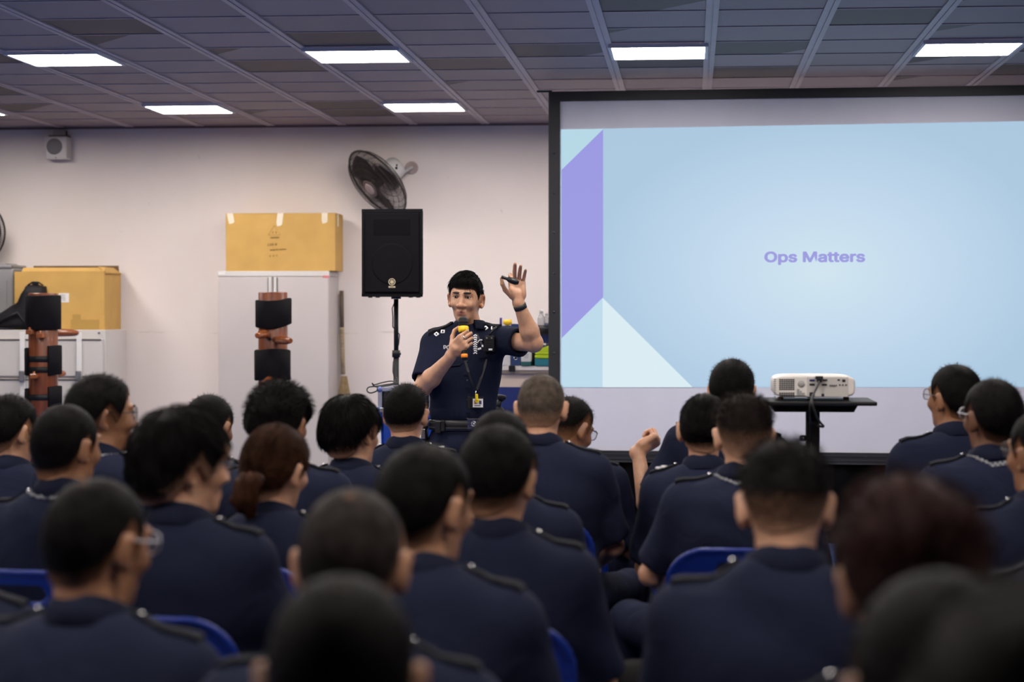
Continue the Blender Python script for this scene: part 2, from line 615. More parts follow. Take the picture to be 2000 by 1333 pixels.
def cupboard():
    Yf = YW - 0.46
    a, b = at(425, 700, Yf), at(643, 700, Yf)
    H = at(500, 530, Yf).z
    w, D = b.x - a.x, 0.44
    cx = (a.x + b.x) / 2
    r = empty('steel_cupboard', (cx, Yf + D / 2, 0), 'tall grey two-door steel cupboard against the back wall', 'cupboard')
    MB().box((0, 0.012, H / 2 - .02), (w - 0.008, D - 0.024, H - .04), 0.003).obj('body', M_grey, r)
    MB().box((0, 0, H - 0.021), (w, D, 0.042), 0.004).obj('top', M_grey2, r)
    xg = at(533, 700, Yf).x - cx
    dt, db = H - 0.046, 0.07
    for side, x0, x1 in (('l', -w / 2 + .006, xg - .003), ('r', xg + .003, w / 2 - .006)):
        d = MB().box(((x0 + x1) / 2, -D / 2 + 0.006, (dt + db) / 2), (x1 - x0, 0.02, dt - db), 0.003).obj('door', M_grey, r)
        hx = xg - 0.022 if side == 'l' else xg + 0.022
        h = MB().box((hx, -D / 2 - 0.008, H - 0.35), (0.022, 0.012, 0.60), 0.003)
        h.obj('handle_rail', M_grey2, d)
        MB().box((hx + (-.016 if side == 'l' else .016), -D / 2 - 0.0045, H - .35), (0.007, 0.004, 0.60)).obj('handle_groove', M_seam, d)
    MB().box((0, 0, .03), (w - .02, D - .04, .06)).obj('plinth', M_seam, r)
    p = at(637, 541, Yf)
    s = MB().box((p.x - cx, -D / 2 - 0.0055, p.z), (0.05, 0.002, 0.017)).obj('red_sticker', mat('red_sticker', (0.62, 0.03, 0.03), 0.5), r)
    for q in range(3):
        MB().box((p.x - cx - .014 + .014 * q, -D / 2 - 0.007, p.z), (0.008, 0.001, 0.006)).obj('printed_mark', M_paper, s)
    p = at(433, 534, Yf)
    MB().box((p.x - cx, -D / 2 - 0.001, p.z), (0.05, 0.002, 0.02)).obj('white_sticker', M_paper, r)
    return r, H, Yf


CUP, HCUP, YCUP = cupboard()


def closed_box():
    Yf = YCUP + 0.02
    a, b = at(441, 528, Yf), at(655, 528, Yf)
    h = at(550, 418, Yf).z - HCUP
    w, D = b.x - a.x, 0.36
    cx = (a.x + b.x) / 2
    z0 = HCUP + .001
    r = empty('cardboard_box', (cx, Yf + D / 2, z0), 'taped brown cardboard box with handwriting on top of the steel cupboard', 'box', 'brown cardboard boxes')
    m = MB().box((0, 0, h / 2), (w, D, h), 0.004)
    m.obj('box_body', M_card, r)
    MB().box((0, -D / 4, h + 0.003), (w, D / 2 - .002, 0.005)).box((0, D / 4, h + .003), (w, D / 2 - .002, 0.005)).obj('flap', M_card, r)
    for px, pw, ph, sl in ((449, .05, .08, .012), (548, .05, .10, -.01), (634, .048, .08, 0.0)):
        x = at(px, 440, Yf).x - cx
        m = MB()
        pts = [(-pw / 2, 0), (pw / 2, 0), (pw / 2 + sl, -ph + .012), (pw / 2 - .012 + sl, -ph), (-pw / 2 + .008 + sl, -ph - .006), (-pw / 2 + sl, -ph + .02)]
        m.prism(pts, 0.0015, frame_xz((x, -D / 2 - .0005, h + .004)))
        m.box((x, -D / 2 + .06, h + .0065), (pw, .12, .0015))
        m.obj('tape', M_tape, r)
    MB().box((w / 2 + .0012, -.06, h - .05), (.0015, .05, .1)).obj('tape', M_tape, r)
    # hand-drawn triangle and handwriting
    c = at(536, 452, Yf)
    X = c.x - cx; Z = c.z - z0
    y = -D / 2 - 0.001
    tri = [(X - .052, y, Z - .03), (X + .05, y, Z - .03), (X + .0, y, Z + .045)]
    mk = MB().tube(tri, 0.0018, 5, closed=True)
    mk.tube([(X - .015, y, Z - .018), (X - .012, y, Z - .002)], .0022, 5).tube([(X + .016, y, Z - .018), (X + .012, y, Z - .002)], .0022, 5)
    mk.obj('drawn_triangle', M_ink, r)
    for body, px, py, sz in (('caution.', 537, 464, .030), ('1/20  #', 531, 478, .034), ('MADE IN TAIWAN', 543, 488, .022), ('R   O   C', 534, 500, .026)):
        p = at(px, py, Yf)
        text_mesh('handwriting', body, sz, M_ink, r, frame_xz((p.x - cx, y, p.z - z0)) @ Matrix.Rotation(0.05, 4, 'Z'), bold=.0003, shear=.2, ext=.0004)
    return r


closed_box()


# --------------------------------------------------------- black bag, grey tub
def black_bag():
    Yf = YW - 0.68 + 0.03
    z0 = HCAB + .001
    o = at(30, 640, Yf)
    # silhouette of the slumped bag in the frame plane, thickened
    sil = [(-30, 640), (88, 640), (88, 612), (84, 585), (82, 560), (66, 556), (48, 557), (38, 572), (30, 590), (14, 600), (-4, 612), (-30, 622)]
    pts = [(at(x, y, Yf).x - o.x, max(at(x, y, Yf).z - z0, 0)) for x, y in sil]
    r = empty('duffel_bag', (o.x, Yf, z0), 'slumped black fabric bag on the filing cabinets at the left edge', 'bag')
    bm = bmesh.new()
    n = len(pts)
    layers = []
    cxp = sum(p[0] for p in pts) / n
    czp = sum(p[1] for p in pts) / n
    T = 0.16
    for k in range(9):
        u = k / 8 * 2 - 1
        s = math.sqrt(max(0.0, 1 - (abs(u) ** 2.6))) * 0.42 + 0.58 if abs(u) < 1 else 0.55
        layers.append([bm.verts.new((cxp + (x - cxp) * s, 0.09 + u * T / 2 * 1.1, max(0.0, (z * (s * .5 + .5))))) for x, z in pts])
    for k in range(8):
        for i in range(n):
            bm.faces.new((layers[k][i], layers[k][(i + 1) % n], layers[k + 1][(i + 1) % n], layers[k + 1][i]))
    bm.faces.new(layers[0][::-1]); bm.faces.new(layers[-1])
    bmesh.ops.subdivide_edges(bm, edges=bm.edges[:], cuts=1, use_grid_fill=True, smooth=0.4)
    rnd = random.Random(3)
    for v in bm.verts:
        v.co.y += rnd.uniform(-.006, .006)
        v.co.z = max(0, v.co.z + (rnd.uniform(-.004, .004) if v.co.z > .01 else 0))
    for f in bm.faces:
        f.smooth = True
    bmesh.ops.recalc_face_normals(bm, faces=bm.faces)
    me = bpy.data.meshes.new('bag_body'); bm.to_mesh(me); bm.free()
    link_mesh('bag_body', me, mat('black_nylon', (0.008, 0.007, 0.010), 0.65, var=0.2, bump=0.8, bscale=18, spec=.25), r)
    p = at(64, 553, Yf)
    MB().box((p.x - o.x, .06, p.z - z0 - .004), (.05, .03, .02), .004).tube([(p.x - o.x - .06, .05, p.z - z0 - .02), (p.x - o.x - .02, .05, p.z - z0 + .008), (p.x - o.x + .03, .05, p.z - z0 + .006), (p.x - o.x + .07, .05, p.z - z0 - .02)], .007, 8).obj('carry_handle', M_black, r)
    MB().tube([(-.16, .0, .05), (-.06, -.012, .10), (.02, -.012, .14), (.05, -.0, .09), (.10, -.0, .03)], .008, 8).obj('strap', M_black, r)


black_bag()


def grey_tub():
    Yf = YW - 0.42
    b = at(26, 643, Yf)
    h = at(10, 524, Yf).z - HCAB
    w, D = 0.36, 0.36
    r = empty('storage_tub', (b.x - w / 2, Yf + D / 2, HCAB + .001), 'grey lidded storage tub on the filing cabinets at the left edge', 'tub')
    mg = mat('grey_tub_plastic', (0.24, 0.235, 0.24), 0.5, var=0.05)
    m = MB().box((0, 0, h / 2), (w, D, h), .02, seg=3)
    for k in range(5):
        m.box((-w / 2 + .06 + k * .06, -D / 2 - .002, h * .45), (.02, .01, h * .7), .004)
    m.obj('tub', mg, r)
    MB().box((-.01, 0, h + .012), (w + .0, D + .02, .03), .01).box((-.03, 0, h + .03), (w - .08, D - .08, .02), .008).obj('lid', mg, r)


grey_tub()


# ------------------------------------------------------------------ wall items
def wall_speaker():
    Yf = YW - .14
    a, b = at(87, 311, Yf), at(130, 266, Yf)
    w, h = b.x - a.x, b.z - a.z
    c = ((a.x + b.x) / 2, YW, (a.z + b.z) / 2)
    r = empty('wall_speaker', c, 'small pale box speaker high on the back wall at the left', 'speaker')
    mw = mat('aged_white_plastic', (0.58, 0.55, 0.53), 0.5, var=0.05)
    MB().box((0, -.07, 0), (w, .13, h), .012, seg=3).obj('housing', mw, r)
    M = Matrix.Translation((-.012, -.137, .01)) @ Matrix.Rotation(PI / 2, 4, 'X')
    MB().lathe([(0, .008), (.02, .008), (.05, .006), (.066, .002), (.068, -.002), (0, -.002)], 40, M).obj('grille', mat('grey_speaker_grille', (0.17, 0.165, 0.17), 0.7, bump=.4, bscale=300), r)
    MB().box((0.01, -.06, h / 2 + .005), (w * .8, .12, .012)).obj('dark_top_strip', mat('dark_brown_strip', (.10, .08, .08), .9), r)  # thin dark strip along the top of the housing
    p0 = at(97, 262, Yf); p1 = at(117, 262, Yf)
    MB().box(((p0.x + p1.x) / 2 - c[0], -.03, (h / 2 + ZC - c[2] - .02) / 2 + .005), (p1.x - p0.x, .05, ZC - c[2] - h / 2 - .04), .004).obj('bracket', mw, r)
    MB().tube([(.055, -.012, h / 2 - .02), (.055, -.012, ZC - c[2] - .03)], .006, 8).obj('conduit', M_seam, r)
    MB().box((.0, -.136, -h / 2 + .012), (.014, .004, .006)).obj('badge', M_seam, r)


wall_speaker()


def wall_fan(c, n, base, label, seed=0):
    """c: centre of the cage, n: unit direction the fan blows, base: wall rose centre"""
    c, n, base = Vector(c), Vector(n).normalized(), Vector(base)
    r = empty('wall_fan', base, label, 'fan', 'wall fans')
    R = n.to_track_quat('Z', 'Y').to_matrix().to_4x4()
    M = Matrix.Translation(c - base) @ R
    mg = mat('fan_wire_grey', (0.035, 0.028, 0.027), 0.5, var=.2, scale=20, spec=.25)
    mw = mat('fan_white_enamel', (0.52, 0.51, 0.51), 0.35)
    mb_ = mat('fan_dark_blade', (0.022, 0.018, 0.019), 0.4, var=.25, spec=.3)
    md = mat('fan_dusty_pink', (0.40, 0.31, 0.30), 0.7, var=.15, scale=15)
    Rr = 0.312

    def ring(rad, z, t, k=40):
        return [M @ Vector((rad * math.cos(2 * PI * i / k), rad * math.sin(2 * PI * i / k), z)) for i in range(k)], t

    def wires(zc, zdome, sgn):
        m = MB()
        for i in range(96):
            a = 2 * PI * i / 96
            pts = []
            for q in range(7):
                u = q / 6
                rad = 0.075 + (Rr - .075) * u
                z = zc + sgn * zdome * math.sqrt(max(0, 1 - u ** 2.4))
                tw = a + 0.22 * (1 - u)
                pts.append(M @ Vector((rad * math.cos(tw), rad * math.sin(tw), z)))
            m.tube(pts, 0.0016, 4, cap=False)
        for rad in (.13, .19, .24, .28):
            u = (rad - .075) / (Rr - .075)
            p, t = ring(rad, zc + sgn * zdome * math.sqrt(1 - u ** 2.4), .002)
            m.tube(p, .0022, 5, closed=True)
        return m
    wires(0.0, 0.085, 1).obj('front_cage', mg, r)
    wires(0.0, 0.085, -1).obj('rear_cage', mg, r)
    m = MB(); p, t = ring(Rr, 0, .007); m.tube(p, .008, 8, closed=True).obj('cage_rim', mg, r)
    Mh = M @ Matrix.Translation((0, 0, .088))
    h = MB().lathe([(0, .012), (.035, .012), (.05, .008), (.055, 0), (0, 0)], 28, Mh).obj('hub_badge', md, r)
    MB().lathe([(.055, .004), (.078, .002), (.08, -.004), (.055, -.004)], 28, Mh, closed=True).obj('hub_ring', mat('fan_ring', (.12, .085, .085), .6), h)
    bl = []
    for k in range(3):
        V, Fs = [], []
        nu, nv = 8, 7
        for i in range(nu + 1):
            u = i / nu
            rad = .045 + .235 * u
            half = .35 + .30 * math.sin(PI * min(1, u * .8 + .15))
            for j in range(nv + 1):
                v = j / nv * 2 - 1
                ang = 2 * PI * k / 3 + v * half + .25 * u
                V.append(M @ Vector((rad * math.cos(ang), rad * math.sin(ang), v * .032 * (1 - .3 * u) - .005)))
        for i in range(nu):
            for j in range(nv):
                a = i * (nv + 1) + j
                Fs.append((a, a + 1, a + nv + 2, a + nv + 1))
        o = pydata('blade', V, Fs, mb_, r, smooth=True)
        sm = o.modifiers.new('s', 'SOLIDIFY'); sm.thickness = .003
    MB().lathe([(0, .03), (.04, .03), (.045, .02), (.045, -.03), (0, -.03)], 20, M).obj('blade_hub', mb_, r)
    mo = MB().lathe([(0, -.26), (.05, -.258), (.082, -.245), (.094, -.22), (.098, -.12), (.09, -.10), (0, -.10)], 32, M).obj('motor_housing', mw, r)
    MB().sphere(M @ Vector((.094, .02, -.17)), .012, 10).sphere(M @ Vector((.09, .035, -.19)), .008, 8).obj('oscillation_knob', M_black, mo)
    pm = M @ Vector((0, 0, -.20))
    MB().tube([pm, pm.lerp(Vector((0, -.05, 0)), .6) + Vector((0, 0, -.03)), Vector((0, -.04, 0)), Vector((0, -.002, 0))], [.03, .018, .013, .013], 10).obj('arm', mw, r)
    Mw = Matrix.Rotation(PI / 2, 4, 'X')
    MB().lathe([(0, .002), (.038, .002), (.045, .01), (.05, .012), (.055, .008), (.055, 0), (0, 0)], 28, Mw).obj('wall_rose', mat('fan_rose', (.45, .37, .35), .6), r)
    return r


Yf_ = YW - .30
wall_fan(at(737, 357, Yf_), (-.60, -.52, -.60), at(804, 328, YW - .003), 'dusty dark-caged wall fan tilted down above the loudspeaker')
wall_fan(at(-66, 455, YW - .35), (.35, -.85, -.35), at(-75, 400, YW - .003), 'dark wall fan just showing at the left edge of the photo')


# ----------------------------------------------------------------- broom
def broom():
    Yb = YW - .09
    p = lambda x, y, dy=0: at(x, y, Yb + dy)
    b0 = p(674, 800)
    r = empty('broom', (b0.x, Yb, 0), 'stick broom with wrapped handle leaning between cupboard and wall', 'broom')
    o = Vector((b0.x, Yb, 0))
    L = lambda x, y, dy=0: p(x, y, dy) - o
    MB().tube([L(667, 568, .055), L(668, 642, .04)], [.017, .018], 10).obj('handle', mat('brown_broom_stick', (.11, .075, .05), .6, var=.15), r)
    m = MB().tube([L(668, 640, .04), L(670, 732, .02)], .019, 10)
    for k in range(14):
        y = 643 + k * 6.4
        m.tube([L(668 + (y - 640) * .02 - 4.5, y, .01), L(668 + (y - 640) * .02 + 4.5, y + 1.5, .01)], .004, 5)
    m.obj('wrapped_grip', mat('straw_wrap', (.42, .33, .21), .8, var=.15, scale=30), r)
    m = MB()
    rnd = random.Random(5)
    for k in range(70):
        a = rnd.uniform(-1, 1)
        e = L(672 + a * 5, 735, .0)
        f = Vector((e.x + a * .10 + rnd.uniform(-.02, .02), rnd.uniform(-.05, .05), .02 + rnd.uniform(0, .05)))
        m.tube([e, e.lerp(f, .45) + Vector((a * .02, 0, 0)), f], [.0045, .004, .002], 4)
    m.obj('bristles', mat('broom_straw', (.24, .17, .09), .85, var=.2, scale=40), r)


broom()
# ============================================================ PA LOUDSPEAKER
def loudspeaker():
    Y = 12.6
    a, b = at(707, 578, Y), at(825, 410, Y)
    w, h, D = b.x - a.x, b.z - a.z, 0.34
    cx = (a.x + b.x) / 2
    z0 = a.z
    r = empty('loudspeaker', (cx, Y + D / 2, z0), 'black cabinet loudspeaker with round emblem on a pole stand', 'speaker')
    m = MB()
    pts = [(-w / 2, -D / 2), (w / 2, -D / 2), (w / 2 - .06, D / 2), (-w / 2 + .06, D / 2)]
    t = .016
    M = Matrix.Translation((0, 0, t))
    m.prism(pts, h - 2 * t, M)
    for z in (t / 2 - .002, h - t / 2 + .002):
        m.prism([(-w / 2 - .002, -D / 2), (w / 2 + .002, -D / 2), (w / 2 - .057, D / 2), (-w / 2 + .057, D / 2)], t + .008, Matrix.Translation((0, 0, z - t / 2 - .004)))
    for sx in (-1, 1):
        m.box((sx * (w / 2 - .008), -D / 2 + .01, h / 2), (.018, .03, h - .01), .004)
    m.obj('cabinet', mat('speaker_carpet_black', (.0030, .0028, .0040), .7, spec=.12, bump=.2, bscale=200), r)
    gm = mat('speaker_grille_black', (.0045, .0042, .0058), .7, spec=.08, bump=.5, bscale=420)
    yg = -D / 2 - .004
    MB().box((0, yg, h / 2), (w - .04, .010, h - .045), .004).obj('grille', gm, r)
    # woofer and horn seen through the grille
    Mx = Matrix.Translation((0, yg - .004, h * .37)) @ Matrix.Rotation(PI / 2, 4, 'X')
    MB().lathe([(0, .001), (.035, .0035), (.07, .001), (.105, .0005), (.125, .003), (.132, .0015), (.132, -.002), (0, -.002)], 40, Mx).obj('woofer', gm, r)
    MB().box((0, yg - .003, h * .80), (w * .62, .006, h * .20), .004).obj('horn', mat('speaker_horn', (.0032, .0030, .0042), .7, spec=.06), r)
    p = at(766, 551, Y)
    cz = p.z - z0
    mg = mat('emblem_gold', (.62, .52, .34), .35, .2)
    px = p.x - cx
    e = MB()
    Me = Matrix.Translation((px, yg - .007, cz)) @ Matrix.Rotation(PI / 2, 4, 'X')
    e.lathe([(.0185, 0), (.0225, 0), (.0225, .003), (.0185, .003)], 32, Me, closed=True)
    for k in range(6):
        a_ = PI / 2 + k * PI / 3
        rr = .0175
        d = Vector((math.cos(a_), 0, math.sin(a_)))
        q = Vector((-d.z, 0, d.x))
        c0 = Vector((px, yg - .008, cz))
        e.quad(c0 - q * .0015, c0 + d * rr * .62 - q * .004, c0 + d * rr, c0 + d * rr * .62 + q * .004)
        e.quad(c0 - q * .0015, c0 + d * rr * .62 + q * .004, c0 + q * .002, c0 + q * .001)
    e.obj('emblem', mg, r)
    pl = at(766, 561, Y)
    nm = MB().box((px, yg - .006, pl.z - z0), (.043, .003, .010), .001).obj('name_plate', mg, r)
    text_mesh('plate_lettering', 'YAMAHA', .008, M_black, nm, frame_xz((px, yg - .0078, pl.z - z0)), bold=.0003, ext=.0002)
    for sx in (-.8, -.55, .55, .8):
        MB().cyl((sx * w / 2, -.08, -.012), (sx * w / 2, -.08, .004), .014, n=12).obj('rubber_foot', M_black, r)
    MB().cyl((0, 0, -.02), (0, 0, .01), .032, n=20).obj('pole_socket', M_black, r)
    # stand
    s = empty('speaker_stand', (cx, Y + D / 2, 0), 'black pole stand carrying the cabinet loudspeaker', 'stand')
    Yp = Y + D / 2
    zc = at(768, 692, Yp).z
    MB().cyl((0, 0, zc - .05), (0, 0, z0 - .021), .015, n=18).obj('upper_pole', M_blackmetal, s)
    MB().cyl((0, 0, .25), (0, 0, zc - .01), .0185, n=18).obj('lower_pole', M_blackmetal, s)
    c = MB().cyl((0, 0, zc - .02), (0, 0, zc + .025), .026, n=18).obj('collar', M_black, s)
    MB().cyl((.005, .02, zc), (.012, .045, zc), .008, n=10).sphere((.012, .05, zc), .013, 10).obj('knob', M_black, c)
    for k in range(3):
        a_ = .5 + k * 2 * PI / 3
        d = Vector((math.cos(a_), math.sin(a_), 0))
        lg = MB().tube([d * .02 + Vector((0, 0, .72)), d * .52 + Vector((0, 0, .02))], .012, 10).obj('leg', M_blackmetal, s)
        MB().tube([Vector((0, 0, .32)) + d * .018, d * .30 + Vector((0, 0, .335))], .008, 8).obj('brace', M_blackmetal, lg)
        MB().sphere(d * .525 + Vector((0, 0, .018)), .018, 10).obj('rubber_foot', M_black, lg)
    MB().cyl((0, 0, .68), (0, 0, .76), .03, n=18).cyl((0, 0, .29), (0, 0, .35), .026, n=18).obj('hub', M_black, s)
    # signal cable
    pts = [(-.012, .05, z0 - .03), (-.03, .03, z0 - .08), (-.024, .02, z0 - .14), (-.019, -.02, z0 - .2)]
    for k in range(12):
        a_ = k * .9
        pts.append((.022 * math.cos(a_), .022 * math.sin(a_), z0 - .25 - k * .06))
    tag(MB().tube(pts, .004, 6).obj('speaker_cable', M_cord, None, (cx, Yp, 0)), 'black cable running down the loudspeaker pole', 'cable')


loudspeaker()


# ------------------------------------------------- flight case on a blue bin
def case_and_bin():
    Y = 11.9
    a, b = at(738, 805, Y), at(846, 757, Y)
    w, D = b.x - a.x, .34
    cx = (a.x + b.x) / 2
    z0, z1 = a.z, b.z
    h = z1 - z0
    mal = mat('brushed_aluminium', (.46, .46, .55), .35, .85, var=.06, scale=30)
    mbk = mat('rack_black', (.012, .012, .014), .5)
    r = empty('flight_case', (cx, Y + D / 2, z0), 'aluminium-edged equipment case on the blue bin beside the speaker', 'case')
    MB().box((0, .01, h / 2), (w - .03, D - .04, h - .03)).obj('rack_body', mbk, r)
    m = MB()
    e = .026
    for sx in (-1, 1):
        m.box((sx * (w / 2 - e / 2), -D / 2 + .008, h / 2), (e, .018, h), .003)
        m.box((sx * (w / 2 - e / 2), D / 2 - .008, h / 2), (e, .018, h), .003)
        for z in (e / 2, h - e / 2):
            m.box((sx * (w / 2 - .006), 0, z), (.014, D, e), .003)
        m.box((sx * (w / 2 - .008), 0, h / 2), (.006, D - .03, h - .03))
    for z in (e / 2, h - e / 2):
        m.box((0, -D / 2 + .008, z), (w, .018, e), .003).box((0, D / 2 - .008, z), (w, .018, e), .003)
    m.box((0, 0, h - .006), (w - .02, D - .02, .008))
    m.obj('edging', mal, r)
    for k in range(2):
        u = MB().box((0, -D / 2 + .028, .045 + k * .058), (w - .07, .02, .05), .003).obj('rack_unit', mat('rack_panel', (.03, .03, .035), .4), r)
        for q in range(6):
            MB().cyl((-w / 2 + .075 + q * .042, -D / 2 + .022, .045 + k * .058), (-w / 2 + .075 + q * .042, -D / 2 + .008, .045 + k * .058), .009, n=12).obj('knob', M_chrome if q % 2 else M_black, u)
    for sx in (-1, 1):
        for z in (.016, h - .016):
            MB().sphere((sx * (w / 2 - .012), -D / 2 + .012, z), .021, 12).obj('ball_corner', mat('corner_blue_steel', (.10, .12, .30), .3, .6), r)
    MB().box((-w / 2 + .03, -D / 2 - .006, .012), (.04, .012, .03), .004).obj('latch', M_chrome, r)
    # blue bin
    mb_ = mat('blue_bin_plastic', (.008, .045, .30), .35, var=.1)
    q = empty('wheeled_bin', (cx, Y + D / 2, 0), 'bright blue plastic bin under the equipment case', 'bin')
    H = z0 - .002
    W, DD = w - .005, D - .02
    m = MB()
    n = 14
    prof = []
    for z, s in ((.09, .86), (H * .5, .93), (H - .035, .985)):
        prof.append((z, s))
    for (za, sa), (zb, sb) in zip(prof, prof[1:]):
        pass
    bm = m.bm
    rings = []
    for z, s in prof:
        ring = []
        for k in range(48):
            t = 2 * PI * k / 48
            cxk, syk = math.cos(t), math.sin(t)
            x = math.copysign(abs(cxk) ** .28, cxk) * W / 2 * s
            y = math.copysign(abs(syk) ** .28, syk) * DD / 2 * s
            if syk < 0 and k % 6 < 2:
                y += .012
            ring.append(bm.verts.new((x, y, z)))
        rings.append(ring)
    for A, B in zip(rings, rings[1:]):
        for k in range(48):
            bm.faces.new((A[k], A[(k + 1) % 48], B[(k + 1) % 48], B[k]))
    bm.faces.new(rings[0][::-1])
    m.obj('bin_body', mb_, q)
    MB().box((0, 0, H - .018), (W + .01, DD + .01, .036), .008).obj('rim', mb_, q)
    for sx in (-1, 1):
        for sy in (-1, 1):
            wh = MB().cyl((sx * W * .36 - .012, sy * DD * .34, .035), (sx * W * .36 + .012, sy * DD * .34, .035), .035, n=18).obj('caster', M_black, q)
            MB().box((sx * W * .36, sy * DD * .34, .075), (.03, .03, .03)).obj('caster_fork', M_chrome, wh)
    # tangle of cable on top of the case
    rnd = random.Random(11)
    zt = z1 + .004
    pts = []
    P = lambda px, py, dy: at(px, py, Y + dy)
    path = [(772, 742, .16), (768, 749, .12), (752, 752, .10), (735, 755, .06), (720, 757, .02), (717, 764, .0), (724, 768, -.01), (736, 764, .0), (748, 756, .04), (764, 751, .08), (772, 747, .12), (762, 745, .16), (746, 748, .12), (731, 752, .05), (727, 749, .03), (734, 756, .05), (756, 754, .1), (776, 748, .16), (774, 736, .2)]
    for px, py, dy in path:
        v = P(px, py, dy)
        pts.append(v)
    sm = []
    for i in range(len(pts) - 1):
        p0, p1, p2, p3 = pts[max(i - 1, 0)], pts[i], pts[i + 1], pts[min(i + 2, len(pts) - 1)]
        for k in range(6):
            t = k / 6
            sm.append(0.5 * ((2 * p1) + (p2 - p0) * t + (2 * p0 - 5 * p1 + 4 * p2 - p3) * t * t + (3 * p1 - p0 - 3 * p2 + p3) * t ** 3))
    for v in sm:
        if v.x > a.x - .005:
            v.z = max(v.z, zt)
    o = MB().tube([v - Vector((cx, Y, 0)) for v in sm], .0042, 6).obj('coiled_cable', M_cord, None, (cx, Y, 0))
    tag(o, 'loose loops of black cable lying on the equipment case', 'cable')


case_and_bin()


# ----------------------------------------------------- counter behind speaker
def counter():
    Y = 14.2
    a, b = at(925, 715, Y), at(1120, 715, Y)
    zt = a.z
    zb = at(1000, 757, Y).z
    w, D = b.x - a.x, .5
    cx = (a.x + b.x) / 2
    mbg = mat('beige_laminate', (.78, .62, .51), .5, var=.03)
    mwh = mat('pale_worktop', (.82, .75, .70), .45, var=.03)
    mbl = mat('blue_fabric_panel', (.018, .032, .16), .85, var=.08, bump=.15, bscale=150)
    r = empty('counter', (cx, Y + D / 2, 0), 'beige and blue office counter between the speaker and the screen', 'counter')
    MB().box((0, 0, zt - .016), (w, D, .032), .004).obj('worktop', mwh, r)
    MB().box((0, .02, (zt - .034 + zb) / 2), (w - .02, D - .05, zt - .034 - zb)).obj('beige_panel', mbg, r)
    MB().box((0, .02, zb / 2), (w - .02, D - .05, zb - .002)).obj('blue_panel', mbl, r)
    x0 = at(985, 715, Y).x - cx
    MB().box((x0 + .22, -D / 2 + .012, zt - .046), (.5, .02, .02), .002).obj('keyboard_rail', mat('taupe_rail', (.25, .2, .17), .5), r)
    xc = at(1000, 715, Y).x - cx
    MB().box((xc, -D / 2 - .004, zt - .018), (.045, .03, .042), .003).obj('bracket', M_black, r)
    # rear screen
    Yp = Y + D + .04
    p0, p1 = at(960, 637, Yp), at(1130, 637, Yp)
    q = empty('partition', ((p0.x + p1.x) / 2, Yp, 0), 'blue office partition behind the counter', 'partition')
    wz = p0.z
    MB().box((0, 0, wz / 2), (p1.x - p0.x, .045, wz - .02)).obj('panel', mbl, q)
    MB().box((0, 0, wz - .01), (p1.x - p0.x + .01, .055, .025), .004).obj('cap_rail', mat('partition_rail', (.012, .02, .11), .4), q)
    return cx, Y, zt, Yp, wz


CX, CY, CZ, PY, PZ = counter()


